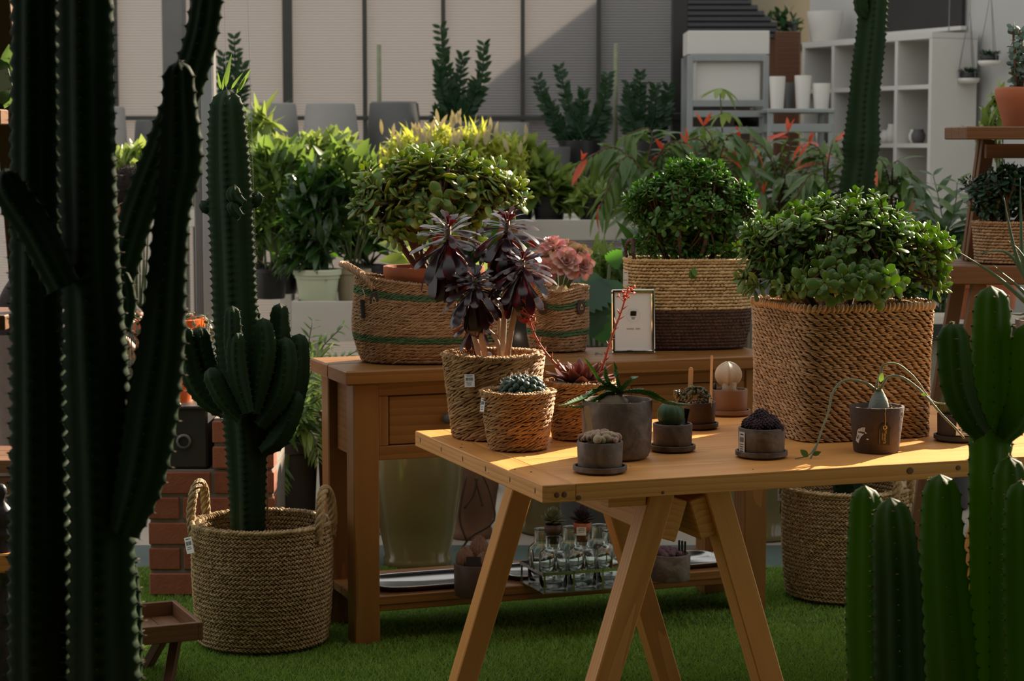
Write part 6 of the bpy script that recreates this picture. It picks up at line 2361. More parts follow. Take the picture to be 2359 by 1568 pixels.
# arching plants with red young leaves
def arching(label, px, Y, z, stalks, red=.25, size=.20, n=13, m=M_LEAF, lim=False):
    q = at(px, 500, Y)
    t = thing('arching_plant', label, 'potted plant', (q.x, Y, z), 0, 'red-tipped arching plants')
    O = Vector(t.location)
    vessel(t, 'black', .11, .16)
    Ms, Mr, mb = [], [], MB()
    for (pts, dy) in stalks:
        P = [Vector((RNG.normal(0, .02), RNG.normal(0, .02), .15))] + [at(a, b_, Y + dy * (i + 1) / len(pts)) - O for i, (a, b_) in enumerate(pts)]
        P = smoothpath(P, n * 2)
        mb.tube(P, np.linspace(.007, .003, n * 2), 6)
        for i in range(n // 2, n * 2):
            t_ = Vector(P[min(i + 1, n * 2 - 1)] - P[i - 1]).normalized()
            sd = t_.cross(Vector((0, -.4, 1))).normalized()
            for sg in (-1, 1):
                f = i / (n * 2)
                d = (t_ * .65 + sd * sg * .75 + Vector((0, 0, -.55)) + rv(.22)).normalized()
                L = size * RNG.uniform(.7, 1.15) * (1.15 - .4 * f)
                M_ = mx(P[i], fr(d, Vector((0, -.3, 1)) + rv(.2)), (L, L * RNG.uniform(.75, 1.0), L))
                (Mr if (f > .92 and RNG.random() < red * 1.2) or RNG.random() < red * .03 else Ms).append(M_)
        if RNG.random() < red * 1.4:
            for k in range(2):
                d = (Vector((RNG.normal(0, .35), RNG.normal(0, .3), 1))).normalized()
                L = size * RNG.uniform(.3, .45)
                Mr.append(mx(P[-1], fr(d, rv()), (L, L, L)))
    mb.obj('stalks', M_BARK, t)
    scatter(t, 'leaf', TM_LANCE, Ms, m, 250)
    scatter(t, 'red_leaf', TM_LANCE, Mr, M_LEAF_R, 40)
    return t


arching('arching long-leaved plant hanging over the white bench left of the dense jade', 1480, 10.6, .85, [([(1470, 420), (1420, 340), (1340, 370)], -.1), ([(1480, 420), (1440, 360), (1380, 480)], -.25), ([(1490, 400), (1500, 300), (1440, 310)], .1), ([(1500, 400), (1540, 330), (1580, 330)], .0)], .2)
arching('arching plant with red young leaves right behind the dense jade', 1640, 10.7, .85, [([(1640, 400), (1610, 320), (1530, 350)], -.1), ([(1650, 400), (1680, 310), (1720, 330)], -.1), ([(1645, 400), (1640, 320), (1620, 290)], .1), ([(1650, 420), (1720, 380), (1760, 450)], -.2)], .3)
arching('arching plant with bright red tips under the white tubs', 1800, 10.9, .85, [([(1790, 420), (1760, 340), (1705, 320)], -.1), ([(1800, 410), (1820, 340), (1815, 305)], 0), ([(1810, 400), (1860, 350), (1890, 345)], -.1), ([(1800, 420), (1840, 400), (1880, 470)], -.25)], .42)
arching('arching red-tipped plant left of the tall cactus column', 1905, 10.4, .85, [([(1900, 430), (1890, 350), (1865, 330)], 0), ([(1905, 430), (1910, 360), (1920, 325)], -.1), ([(1905, 440), (1870, 400), (1830, 460)], -.2)], .42)
arching('arching dark-leaved plant right of the tall cactus column', 2050, 10.3, .85, [([(2050, 430), (2030, 370), (2000, 380)], -.1), ([(2055, 420), (2065, 370), (2100, 400)], -.1), ([(2060, 430), (2090, 400), (2110, 470)], -.2)], .15)
# lime growing tip above
q = at(1660, 400, 11.2)
lt = thing('lime_shoot', 'tall lime shoot with fingered leaves rising in front of the steel rack', 'potted plant', (q.x, 11.2, .85))
vessel(lt, 'black', .09, .15)
O = Vector(lt.location)
MB().tube(smoothpath([(0, 0, .13), at(1665, 380, 11.2) - O, at(1663, 280, 11.2) - O, at(1658, 203, 11.2) - O], 14), np.linspace(.008, .003, 14), 6).obj('stem', M_TWIG, lt)
Ms = []
for (cx, cy, L) in ((1658, 203, 58), (1672, 258, 55), (1640, 300, 60), (1690, 320, 60), (1665, 350, 60)):
    for k in range(6):
        a = k * 1.047 + .3
        d = Vector((math.cos(a), math.sin(a) * .8, -.32))
        Ms.append(mx(at(cx, cy, 11.2) - O, fr(d, (0, 0, 1)), (L * mp(11.2), L * mp(11.2) * 1.2, L * mp(11.2))))
scatter(lt, 'leaf', TM_LANCE, Ms, M_LEAF_B, 60)

# grassy and monstera foliage low behind the console
leafy('grassy_plant', 'sunlit fine grassy plant behind the pink aeonium', 1400, 9.2, 0, 'grey', .14, .78, [(1390, 600, 50, 45), (1420, 630, 40, 30)], TM_GRASSY, M_LEAF_B, 160, .16, 120, out=.4, wide=1.2)
TM_MON = [tm_leaf(lambda t: .5 * (.95 * math.sin(math.pi * min(1, t ** .7)) ** .6) * (1.0 if int(t * 14) % 2 == 0 or t < .3 else .72), 14, bend=.25, fold=.08, cols=(-1, -.6, 0, .6, 1))]
q = at(1375, 800, 7.9)
mo = thing('monstera', 'big dark monstera leaves behind the console between small basket and frame', 'potted plant', (q.x, 7.9, 0))
vessel(mo, 'grey', .16, .30)
O = Vector(mo.location)
Ms, mb = [], MB()
for (x0, y0, x1, y1, L) in ((1375, 640, 1395, 770, 150), (1350, 660, 1370, 760, 120), (1400, 650, 1330, 700, 110), (1405, 610, 1440, 560, 50)):
    a, b_ = at(x0, y0, 7.8) - O, at(x1, y1, 7.7) - O
    Lm = L * mp(7.8)
    Ms.append(mx(a, fr(b_ - a, (.15, -1, .5)), (Lm, Lm * 1.0, Lm)))
    mb.tube(smoothpath([(0, 0, .28), Vector((a.x * .4, a.y * .4, a.z * .7)), a], 8), .007, 6)
mb.obj('leaf_stalks', M_TWIG, mo)
scatter(mo, 'leaf', TM_MON, Ms, M_MOSS, 10)
q = at(920, 600, 8.3)
bl2 = thing('broad_leaf_plant', 'bright green broad leaves lit from behind above the oval basket handle', 'potted plant', (q.x, 8.3, 0))
vessel(bl2, 'grey', .16, .55)
O = Vector(bl2.location)
Ms, mb = [], MB()
for (x0, y0, x1, y1, L, wd_) in ((960, 580, 880, 548, 90, .8), (950, 600, 885, 590, 75, .8), (990, 580, 940, 520, 75, .8), (1000, 600, 1045, 540, 70, .8), (930, 610, 960, 545, 60, .9), (1080, 640, 1130, 600, 80, .8), (1120, 690, 1150, 640, 70, .8)):
    a, b_ = at(x0, y0, 8.2) - O, at(x1, y1, 8.15) - O
    Lm = L * mp(8.2)
    Ms.append(mx(a, fr(b_ - a, (.1, -.7, .7)), (Lm, Lm * 1.4 * wd_, Lm)))
    mb.tube(smoothpath([(0, 0, .5), Vector((a.x * .5, a.y * .5, a.z * .75)), a], 8), .005, 6)
mb.obj('leaf_stalks', M_TWIG, bl2)
scatter(bl2, 'leaf', TM_OVAL, Ms, M_LEAF_B, 12)


# palm fronds left of the console
def frond(par, P, L, w, m, n=16, name='frond'):
    P = smoothpath(P, n + 2)
    f = MB().tube(P, np.linspace(.005, .0018, n + 2), 5).obj(name, M_TWIG, par)
    Ms = []
    for i in range(2, n + 2):
        t_ = Vector(P[i] - P[i - 1]).normalized()
        sd = t_.cross(Vector((0, -.5, 1))).normalized()
        for sg in (-1, 1):
            k = math.sin(math.pi * min(1, .15 + .8 * i / (n + 2)))
            d = (t_ * .8 + sd * sg * .8 + Vector((0, 0, -.2)) + rv(.08)).normalized()
            Ms.append(mx(P[i], fr(d, Vector((0, -.5, 1))), (L * k, L * k * w, L * k)))
    scatter(f, 'leaflet', TM_LANCE, Ms, m, 60)


YQ = 7.75
q = at(665, 1000, YQ)
pm = thing('parlour_palm', 'feathery palm in a dark pot between the braided basket and the console', 'potted plant', (q.x, YQ, 0))
MB().lathe([(0, 0), (.09, 0), (.108, .40), (.114, .405), (.114, .44), (.106, .44), (.101, .41), (0, .40)], 32).obj('pot', M_DARKPOT, pm, angle=40)
soil_disc(pm, .10, .405)
O = Vector(pm.location)
for (pts, dy) in (([(690, 950), (730, 820), (790, 750)], -.05), ([(690, 950), (720, 850), (760, 800)], -.12), ([(680, 960), (700, 850), (720, 740)], .0), ([(690, 960), (740, 880), (790, 840)], -.05), ([(685, 970), (720, 930), (755, 905)], -.1), ([(675, 970), (650, 900), (630, 860)], .0), ([(690, 970), (700, 930), (700, 880)], -.15), ([(690, 990), (720, 1000), (735, 1060)], -.15), ([(660, 1000), (640, 1040), (650, 1130)], -.17), ([(700, 960), (760, 850), (835, 800)], .1), ([(680, 980), (670, 940), (690, 900)], -.18)):
    P = [Vector((RNG.normal(0, .02), RNG.normal(0, .02), .40))] + [at(a, b_, YQ + dy * (i + 1) / len(pts)) - O for i, (a, b_) in enumerate(pts)]
    frond(pm, P, .105, .8, M_LEAF if RNG.random() < .7 else M_LEAF_B, 15)

# ================================================================== big jars behind the console
def jar(px, py, r, h, label, m=M_OLIVE, lip=True):
    p = base_at(px, py, r * .72, 0)
    t = thing('glazed_jar', label, 'jar', (p.x, p.y, -.002), 0, 'glazed garden jars')
    pr = [(0, 0), (r * .70, 0), (r * .735, .008), (r * .735, .03), (r * .70, .04), (r * .84, h * .25), (r * .97, h * .5), (r, h * .68), (r * .95, h * .86), (r * .88, h * .93), (r * .93, h * .96), (r * 1.0, h * .985), (r * .98, h), (r * .88, h), (r * .82, h * .95), (r * .86, h * .8), (0, h * .6)]
    MB().lathe(pr, 48).obj('body', m, t, angle=60)
    return t


jar(962, 1314, .172, .62, 'big olive-glazed jar behind the left drawers of the console')
jar(1085, 1243, .115, .44, 'tan glazed jar with a root hanging down its front, right of the big olive jar', M_TANPOT)
jar(1275, 1235, .19, .60, 'olive-glazed jar in the middle behind the glass bottles')
jar(1745, 1248, .19, .62, 'olive-glazed jar at the right end behind the console leg')
jar(2085, 1240, .19, .66, 'olive-glazed jar at the right behind the floor basket')
jar(800, 1290, .105, .56, 'tan ribbed jar left behind the console side', M_TANPOT)
q = base_at(1085, 1243, .0, 0)
mb = MB()
for pts in ([(1075, 1095), (1062, 1160), (1060, 1200), (1075, 1245)], [(1110, 1090), (1128, 1130), (1140, 1190), (1120, 1215), (1085, 1235), (1065, 1262)], [(1100, 1100), (1090, 1140), (1070, 1170)], [(1095, 1100), (1112, 1165)]):
    mb.tube(smoothpath([at(a, b_, 7.93) - Vector((q.x, q.y, 0)) for a, b_ in pts], 16), .005, 6)
hr_ = mb.obj('hanging_roots', M_BARK)
hr_.location = (q.x, q.y, 0)
tag(hr_, 'thin dark aerial roots hanging in front of the tan jar', 'roots')

# ================================================================== grey pots along the ribbed wall
ZR = 1.15


def tapered(label, px, ytop, wt, wb, Y, m, up=False):
    q = at(px, 300, Y)
    zt_ = at(px, ytop, Y).z
    t = thing('fibreclay_planter', label, 'planter', (q.x, Y, ZR), 0, 'grey planters along the rear wall')
    rt, rb, h = wt * mp(Y) / 2, wb * mp(Y) / 2, zt_ - ZR
    if not up:                                       # turned upside down
        MB().lathe([(rb - .015, 0), (rb, 0), (rb * 1.0, .02), (rb * .99, h * .15), (rb + (rt - rb) * .45, h * .55), (rt, h - .012), (rt - .012, h), (0, h)], 40).obj('shell', m, t, angle=50)
    else:
        MB().lathe([(0, 0), (rb, 0), (rt, h - .01), (rt - .004, h), (rt - .02, h), (rt - .024, h - .02), (0, h - .05)], 40).obj('shell', m, t, angle=50)
        soil_disc(t, rt - .024, h - .045)
    return t


tapered('pale grey upturned planter showing beside the tree cactus', 632, 237, 100, 138, 13.08, M_GREYBIG)
tapered('pale grey upturned planter in the middle of the row', 762, 237, 112, 158, 12.84, M_GREYBIG)
tapered('anthracite upturned planter at the right end of the row', 908, 235, 112, 146, 13.08, M_DARKGREY)
tapered('small grey planter between the left cacti', 340, 276, 55, 78, 13.1, M_DARKGREY)
tapered('rounded grey planter edge right of the foremost cactus stem', 268, 245, 40, 62, 12.95, M_GREYBIG)
tapered('grey planter under the tall dark stalk plant', 1062, 280, 120, 90, 13.0, M_DARKGREY, True)
tapered('grey planter standing right of the tall stalk plant', 1174, 282, 90, 72, 13.05, M_GREYBIG, True)
tapered('low grey planter below the two right stalk plants', 1262, 338, 105, 85, 12.78, M_DARKGREY, True)


def zz(label, px, py, Y, z0, stalks, potr=.10, poth=.16, pot=True):
    q = at(px, py, Y)
    t = thing('stalk_plant', label, 'potted plant', (q.x, Y, z0), 0, 'dark stalk plants along the rear wall')
    O = Vector(t.location)
    if pot:
        MB().lathe([(0, 0), (potr * .8, 0), (potr, poth * .9), (potr, poth), (potr * .92, poth), (potr * .9, poth * .9), (0, poth * .88)], 28).obj('pot', M_BLACKP, t, angle=40)
    for (x1, y1, bend, dy) in stalks:
        e = at(x1, y1, Y + dy) - O
        b_ = Vector((RNG.normal(0, .02), RNG.normal(0, .02), poth * .85 if pot else 0))
        P = smoothpath([b_, b_.lerp(e, .5) + Vector((bend, 0, .02)), e], 18)
        st_ = MB().tube(P, np.linspace(.014, .004, 18), 6).obj('stalk', M_ZZ, t)
        Ms = []
        for i in range(3, 18):
            t_ = Vector(P[i] - P[i - 1]).normalized()
            sd = t_.cross(Vector((RNG.normal(0, .3), -1, .1))).normalized()
            for sg in (-1, 1):
                d = (t_ * .75 + sd * sg * .8 + rv(.15)).normalized()
                L = .085 * (1.1 - .4 * i / 18)
                Ms.append(mx(P[i], fr(d, Vector((0, -1, .5)) + rv(.3)), (L, L * 1.1, L)))
        scatter(st_, 'leaf', TM_ZZ, Ms, M_ZZ, 40)
    return t


zz('tall dark stalk plant against the ribbed wall, centre', 1050, 280, 13.0, at(1050, 280, 13.0).z - .06, [(1015, 65, -.02, 0), (1115, 105, .05, 0), (1010, 150, -.04, -.05), (1065, 130, 0, .05), (1095, 190, .04, -.05), (1030, 200, -.02, .05), (1010, 255, -.05, -.05)], pot=False)
zz('dark stalk plant leaning left in a black pot, left of the black column', 1335, 330, 13.1, ZR, [(1240, 185, -.05, 0), (1290, 160, -.03, 0), (1400, 175, .05, 0), (1345, 215, 0, -.05), (1270, 240, -.06, 0), (1395, 255, .04, .03)], .13, .42)
zz('dark stalk plant in a black pot right against the black column', 1490, 330, 13.1, ZR, [(1450, 195, -.05, 0), (1475, 175, -.02, 0), (1510, 200, .02, 0), (1540, 200, .05, 0), (1440, 250, -.05, 0), (1530, 255, .04, 0)], .13, .42)
zz('small dark stalk plant behind the tree cactus top', 525, 260, 12.9, ZR, [(540, 90, .02, 0), (515, 130, -.01, 0), (558, 150, .03, 0), (520, 180, -.02, .04)], .10, .45)
# canes leaning on the rail
for (x, y0, lab) in ((874, 108, 'short dark cane standing behind the anthracite planter'), (1418, 106, 'short dark cane standing behind the right stalk plants')):
    zt_ = at(x, y0, 13.5).z
    o = MB().lathe([(0, 0), (.014, 0), (.014, zt_ - 1.13), (.010, zt_ - 1.128), (0, zt_ - 1.128)], 10).obj('cane', M_VINE)
    o.location = (at(x, 300, 13.25).x, 13.25, 1.13)
    tag(o, lab, 'cane')
# thin hanging wires
for (x0, x1, lab) in ((524, 534, 'thin wire hanging left of its twin beside the tree cactus'), (573, 592, 'thin wire hanging right of its twin beside the tree cactus')):
    a, b_ = at(x0 - 30, -900, 6.9), at(x1, 700, 6.9)
    o = MB().tube([a - b_, (0, 0, 0)], .0008, 5).obj('hanging_wire', M_GALV)
    o.location = b_
    tag(o, lab, 'wire')

# ================================================================== rack, shelves and tubs at the rear right
YK2 = 12.7
ZK0 = 0


def wbox(par, name, x0, x1, y0, y1, Y, d, m, O, bev=.006):
    a, b_ = at(x0, y1, Y) - O, at(x1, y0, Y) - O
    return MB().box(((a.x + b_.x) / 2, Y - O.y + d / 2, (a.z + b_.z) / 2), (b_.x - a.x, d, b_.z - a.z), bev=bev).obj(name, m, par, False)


xc = at(1678, 300, YK2)
rk = thing('steel_rack', 'galvanised steel rack holding two big white crates beside the black column', 'rack', (xc.x, YK2, 0))
O = Vector(rk.location)
for x in (1590, 1765):
    for dy in (0, .42):
        q = at(x, 128, YK2) - O
        beam('upright', (q.x, dy, 0), (q.x, dy, q.z), .035, .035, M_GALV, rk, up=(0, 1, 0))
for y in (133, 238, 262, 300, 380):
    z = at(1600, y, YK2).z
    a, b_ = at(1590, y, YK2) - O, at(1765, y, YK2) - O
    for dy in (0, .42):
        beam('rail', (a.x, dy, z), (b_.x, dy, z), .03, .04, M_GALV, rk)
    MB().box((0, .21, z), (b_.x - a.x - .04, .38, .008)).obj('shelf_plate', M_GALV, rk, False)
for (y0, y1, lab, dz) in ((70, 125, 'white plastic crate on top of the steel rack', 133), (140, 230, 'white plastic crate inside the steel rack', 238)):
    z0 = at(1600, dz, YK2).z + (.021 if dz == 133 else .006)
    zt_ = at(1600, y0, YK2).z
    a, b_ = at(1584 if dz == 133 else 1604, 300, YK2).x, at(1772 if dz == 133 else 1752, 300, YK2).x
    t = thing('white_crate', lab, 'crate', ((a + b_) / 2, YK2 + .21, z0))
    h, w, d = zt_ - z0, (b_ - a), .36
    MB().box((0, -d / 2 + .008, h / 2), (w, .016, h), bev=.004).obj('front_panel', M_WHITE, t, False)
    MB().box((0, d / 2 - .008, h / 2), (w, .016, h), bev=.004).obj('back_panel', M_WHITE, t, False)
    for sg in (-1, 1):
        MB().box((sg * (w / 2 - .008), 0, h / 2), (.016, d - .032, h), bev=.004).obj('side_panel', M_WHITE, t, False)
    MB().box((0, 0, .01), (w - .03, d - .03, .016)).obj('bottom', M_WHITE, t, False)
z_bl = at(1700, 300, YK2).z + .006
o = MB().box((0, 0, .06), (.13, .2, .12), bev=.012).obj('black_box', M_BLACKP)
o.location = (at(1728, 300, YK2).x, YK2 + .2, z_bl)
tag(o, 'small black box on a lower shelf of the steel rack', 'box')

xc = at(1845, 300, 12.3)
tb_ = thing('steel_table', 'steel table with white tubs in front of the white shelving', 'table', (xc.x, 12.3, 0))
O = Vector(tb_.location)
a, b_ = at(1768, 250, 12.3) - O, at(1924, 250, 12.3) - O
MB().box(((a.x + b_.x) / 2, .22, a.z - .012), (b_.x - a.x, .46, .024), bev=.004).obj('top', M_GALV, tb_, False)
z2 = (at(1800, 290, 12.3) - O).z
MB().box(((a.x + b_.x) / 2, .22, z2 - .012), (b_.x - a.x - .03, .44, .05), bev=.004).obj('lower_shelf', M_GALV, tb_, False)
for x in (a.x + .02, b_.x - .02):
    for y in (.02, .42):
        beam('leg', (x, y, 0), (x, y, a.z - .02), .034, .034, M_GALV, tb_, up=(0, 1, 0))
zt0 = (a.z) + .001
for k, (x0, x1, y0, dy, lab, m) in enumerate(((1771, 1808, 176, .12, 'tall white tub at the left end of the steel table', M_WHITEPOT), (1829, 1868, 174, .12, 'tall white tub in the middle of the steel table', M_WHITEPOT), (1870, 1912, 192, .10, 'short white tub right of the middle tub on the steel table', M_WHITEPOT), (1806, 1830, 190, .30, 'round dark grey tub behind the white tubs', M_DARKGREY))):
    c_ = at((x0 + x1) / 2, 300, 12.3 + dy)
    r = (x1 - x0) / 2 * mp(12.4)
    h = at(x0, y0, 12.3 + dy).z - zt0
    o = MB().lathe([(0, 0), (r * .78, 0), (r * .80, .004), (r, h - .006), (r * .99, h), (r * .92, h), (r * .90, h - .01), (r * .74, .01), (0, .01)], 30).obj('tub', m, None, angle=50)
    o.location = (c_.x, 12.3 + dy, zt0)
    tag(o, lab, 'tub', 'tubs on the steel table')

# white shelving along the side wall
q0, q1 = on_wall(1848, 300, .36), on_wall(2140, 300, .36)
sh_ = thing('white_shelving', 'white open shelving unit along the side wall behind the tall cactus column', 'shelving', (q0.x, q0.y, 0), WA)
LS = (Vector((q1.x, q1.y, 0)) - Vector((q0.x, q0.y, 0))).length
ztop = on_wall(1850, 98, .36).z
nbay = 4
DS = .32
for i in range(nbay + 1):
    x = LS * i / nbay
    beam('divider', (x, DS / 2, 0), (x, DS / 2, ztop - .03), .03, DS, M_WHITE, sh_, up=(0, 1, 0)).matrix_basis = Matrix.Translation((x, DS / 2, ztop / 2 - .015)) @ fr((0, 0, 1), (0, 1, 0)).to_4x4()
MB().box((LS / 2, DS / 2, ztop - .018), (LS + .03, DS, .036)).obj('top_board', M_WHITE, sh_, False)
MB().box((LS / 2, DS - .004, ztop / 2), (LS, .008, ztop - .04)).obj('back_panel', M_WHITE, sh_, False)
levels = [.10, .46, .82, 1.18, 1.54, 1.88]
for i in range(nbay):
    for z in levels:
        MB().box((LS * (i + .5) / nbay, DS / 2, z), (LS / nbay - .03, DS - .01, .025)).obj('shelf', M_WHITE, sh_, False)
WM = Matrix.Translation((q0.x, q0.y, 0)) @ Matrix.Rotation(WA, 4, 'Z')
items = []
for i in range(nbay):
    for z in levels[2:5]:
        for k in range(RNG.integers(1, 4)):
            items.append((LS * (i + .2 + .2 * k) / nbay, RNG.uniform(.07, .2), z + .0128, RNG.uniform(.025, .05), RNG.uniform(.05, .13), RNG.integers(0, 3)))
nth = {}
ords = ('first', 'second', 'third')
for n_, (x, y, z, r, h, m_) in enumerate(items):
    o = MB().lathe([(0, 0), (r * .7, 0), (r * .95, h * .3), (r, h * .6), (r * .7, h * .9), (r * .75, h), (r * .65, h), (r * .6, h * .9), (0, h * .5)], 18).obj('ornament', [M_WHITEPOT, M_WHITEPOT, M_DARKGREY][m_])
    o.location = WM @ Vector((x, y, z))
    bay = min(nbay - 1, int(x / (LS / nbay)))
    k = (bay, z)
    nth[k] = nth.get(k, -1) + 1
    tag(o, '%s %s vase in the %s bay, %s shelf of the white shelving' % (ords[min(2, nth[k])], 'dark' if m_ == 2 else 'white', ('far left', 'second', 'third', 'nearest right')[bay], {levels[2] + .0128: 'lower', levels[3] + .0128: 'middle', levels[4] + .0128: 'upper'}[z]), 'vase', 'vases on the white shelving')
# big pot on the shelving
c_ = on_wall(1900, 90, .20)
c_.z = ztop + .001
o = MB().lathe([(0, 0), (.082, 0), (.088, .004), (.118, .19), (.117, .197), (.108, .197), (.105, .18), (.08, .012), (0, .012)], 40).obj('white_pot', M_WHITEPOT, None, angle=50)
o.location = c_
tag(o, 'large white pot standing on top of the white shelving', 'pot')
# hanging half-pots on the side wall
for k, (x, y, lab) in enumerate(((2183, 225, 'lowest white hanging planter with bright succulents on the side wall'), (2231, 192, 'middle white hanging planter with dark succulents on the side wall'), (2279, 152, 'highest white hanging planter with dark succulents on the side wall'))):
    c_ = on_wall(x, y, .12)
    t = thing('hanging_planter', lab, 'hanging planter', c_, WA, 'hanging planters on the side wall')
    MB().lathe([(0, 0), (.05, 0), (.062, .012), (.066, .03), (.060, .03), (.055, .015), (0, .014)], 24).obj('dish', M_WHITEPOT, t)
    MB().lathe([(0, .014), (.05, .014), (.054, .06), (.050, .06), (0, .055)], 20).obj('inner_pot', M_BLACKP, t)
    Ms = []
    for i in range(40):
        a = i * 2.4
        d = Vector((math.cos(a), math.sin(a), RNG.uniform(.3, 1.6)))
        Ms.append(mx((math.cos(a) * .03, math.sin(a) * .03, .06), fr(d, (0, 0, 1)), (.045, .05, .045)))
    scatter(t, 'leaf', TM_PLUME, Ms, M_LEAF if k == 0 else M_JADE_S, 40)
    mb = MB()
    for a in (0, 2.09, 4.18):
        mb.tube([(.064 * math.cos(a), .064 * math.sin(a), .03), (0, 0, .42), (0, 0, .85)], .0022, 5)
    mb.obj('wires', M_GALV, t)
q = on_wall(2147, 102, .02)
o = MB().box((0, 0, 0), (.10, .02, .13), bev=.003).obj('small_picture', M_INK)
o.location = q
o.rotation_euler = (0, 0, WA)
tag(o, 'small black-framed picture on the side wall beside the white shelving', 'picture')
o2_ = MB().box((0, -.0105, .01), (.075, .002, .085)).obj('print_area', M_PAPER, o, False)

# dark slatted shutter sloping across the bay
q = at(1570, 60, 14.2)
sh2 = thing('dark_shutter', 'stack of black horizontal slats hanging in the dark bay beside the column', 'shutter', (q.x, 14.2, 0))
for i in range(12):
    y = -60 + i * 13
    a = at(1572, y, 14.2) - Vector((q.x, 14.2, 0))
    b_ = at(min(1790, 1725 + max(0, y) * 1.15), y, 14.2) - Vector((q.x, 14.2, 0))
    beam('slat', (a.x, 0, a.z), (b_.x, 0, a.z), .02, .034, M_BLACKPAINT, sh2, up=(0, .4, 1))
q = at(1815, 200, 14.1)
t = thing('brown_cabinet', 'tall reddish-brown cabinet in the gap between crates and white shelving', 'cabinet', (q.x, 14.1, 0))
MB().box((0, .2, 1.15), (.17, .4, 2.3), bev=.005).obj('body', M_DARKWOOD, t, False)
MB().box((0, -.005, 1.15), (.15, .012, 2.2), bev=.003).obj('door', M_DARKWOOD, t, False)
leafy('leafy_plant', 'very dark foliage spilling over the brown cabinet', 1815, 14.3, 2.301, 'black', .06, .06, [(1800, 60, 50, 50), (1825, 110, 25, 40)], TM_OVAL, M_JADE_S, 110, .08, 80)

# ================================================================== tall cactus column behind the jade bush
Y4 = 8.95
q = at(1970, 500, Y4)
c5 = thing('tall_cactus_column', 'tall slender green cactus column rising behind the square-basket jade', 'cactus', (q.x, Y4, 0))
O5 = Vector(c5.location)
CK = dict(areole=.026, spine=.006, m=M_CACT_D, msp=M_SPINE_D, marl=M_AREOLE_D, scal=.06, nsp=2, srad=.0008)
cactus_stem(c5, pxstem([(1968, 900, 40), (1968, 560, 41), (1971, 440, 42), (1980, 375, 40), (1982, 335, 45), (1985, 300, 42), (1988, 240, 37), (1996, 160, 37), (2004, 90, 36), (2010, 20, 35), (2016, -90, 34)], Y4, O5), ribs=5, depth=.40, pw=.95, phase=-.35, **CK)
cactus_stem(c5, pxstem([(2004, 40, 14), (1988, 20, 20), (1983, -40, 20)], Y4 - .02, O5), ribs=5, depth=.3, pw=1, phase=.1, **CK)
MB().lathe([(0, 0), (.14, 0), (.18, .36), (.19, .365), (.19, .40), (.175, .40), (.17, .37), (0, .36)], 32).obj('pot', M_TERRA, c5)
soil_disc(c5, .168, .368)

# ================================================================== stand and pots on the right
YS = 7.1
q = at(2300, 300, YS)
stn = thing('tiered_stand', 'tiered wooden plant stand at the right edge carrying the terracotta urn', 'plant stand', (q.x, YS, 0))
O = Vector(stn.location)
for (xl_, y0, y1, dpt) in ((2226, 291, 321, .36), (2192, 612, 656, .42)):
    a = at(xl_, y0, YS) - O
    b_ = at(xl_, y1, YS) - O
    for i in range(3):
        y = dpt * (i + .5) / 3
        beam('shelf_board', (a.x, y, (a.z + b_.z) / 2), (a.x + .62, y, (a.z + b_.z) / 2), dpt / 3 - .003, a.z - b_.z, M_STAND, stn, bev=.004)
z1, z2 = (at(2226, 321, YS) - O).z, (at(2192, 612, YS) - O).z
z3 = (at(2192, 656, YS) - O).z
xA = (at(2318, 330, YS) - O).x
for y in (.27, .33):
    beam('upper_leg', (xA, y, z1), (xA - .05, y, z2), .045, .035, M_STAND, stn, up=(0, 1, 0))
    beam('upper_leg', (xA + .40, y, z1), (xA + .45, y, z2), .045, .035, M_STAND, stn, up=(0, 1, 0))
xB = (at(2262, 660, YS) - O).x
for y in (.05, .37):
    beam('lower_leg', (xB, y, z3), (xB - .16, y, 0), .05, .04, M_STAND, stn, up=(0, 1, 0))
    beam('lower_leg', (xB + .46, y, z3), (xB + .62, y, 0), .05, .04, M_STAND, stn, up=(0, 1, 0))
beam('stretcher', (xA - .03, .18, z1 - .04), (xA + .42, .18, z1 - .04), .03, .05, M_STAND, stn)
zsh1 = (at(2226, 291, YS)).z
pT = at(2345, 292, YS + .17)
ur = thing('terracotta_urn', 'terracotta urn with a blue-green crinkled succulent on the top tier', 'potted plant', (pT.x, YS + .17, zsh1 + .001))
R_ = 54 * mp(7.3)
MB().lathe([(0, 0), (R_ * .62, 0), (R_ * .64, .006), (R_ * .70, .03), (R_ * .95, .095), (R_ * 1.0, .125), (R_ * .93, .135), (R_ * .88, .128), (0, .115)], 36).obj('urn', M_TERRA, ur, angle=50)
Ms, mb = [], MB()
OU = Vector(ur.location)
for k in range(10):
    e = at(2345 + RNG.uniform(-28, 40), RNG.uniform(60, 150), ur.location.y + RNG.uniform(-.06, .06)) - OU
    P = smoothpath([(0, 0, .11), Vector((e.x * .6, e.y * .6, e.z * .6)), e], 12)
    mb.tube(P, .005, 5)
    for i in range(3, 12):
        for j in range(3):
            d = rv().normalized()
            Ms.append(mx(P[i], fr(d, rv()), (.026, .032, .026)))
mb.obj('stems', M_BARK, ur)
scatter(ur, 'leaf', TM_JADE_S, Ms, M_LEAF_G, 200)
leafy('leafy_plant', 'bright leaves peeping out behind the terracotta urn', 2305, 8.2, .9, 'terra', .08, .13, [(2285, 320, 30, 120), (2300, 230, 20, 40)], TM_LANCE, M_LEAF_B, 40, .12, 50)
zsh2 = at(2192, 612, YS).z
pW = at(2318, 612, YS + .13)
wpn = thing('woven_pot', 'round woven pot with the dark jade on the lower tier at the right edge', 'basket', (pW.x, YS + .13, zsh2 + .004))
basket(wpn, section(.118, .118), .138, lambda v: .90 + .10 * v, 13, 'fine', [M_JUTE], inside=2)
MB().lathe([(0, .01), (.09, .01), (.105, .128), (.1, .128), (0, .12)], 28).obj('inner_pot', M_TERRA, wpn)
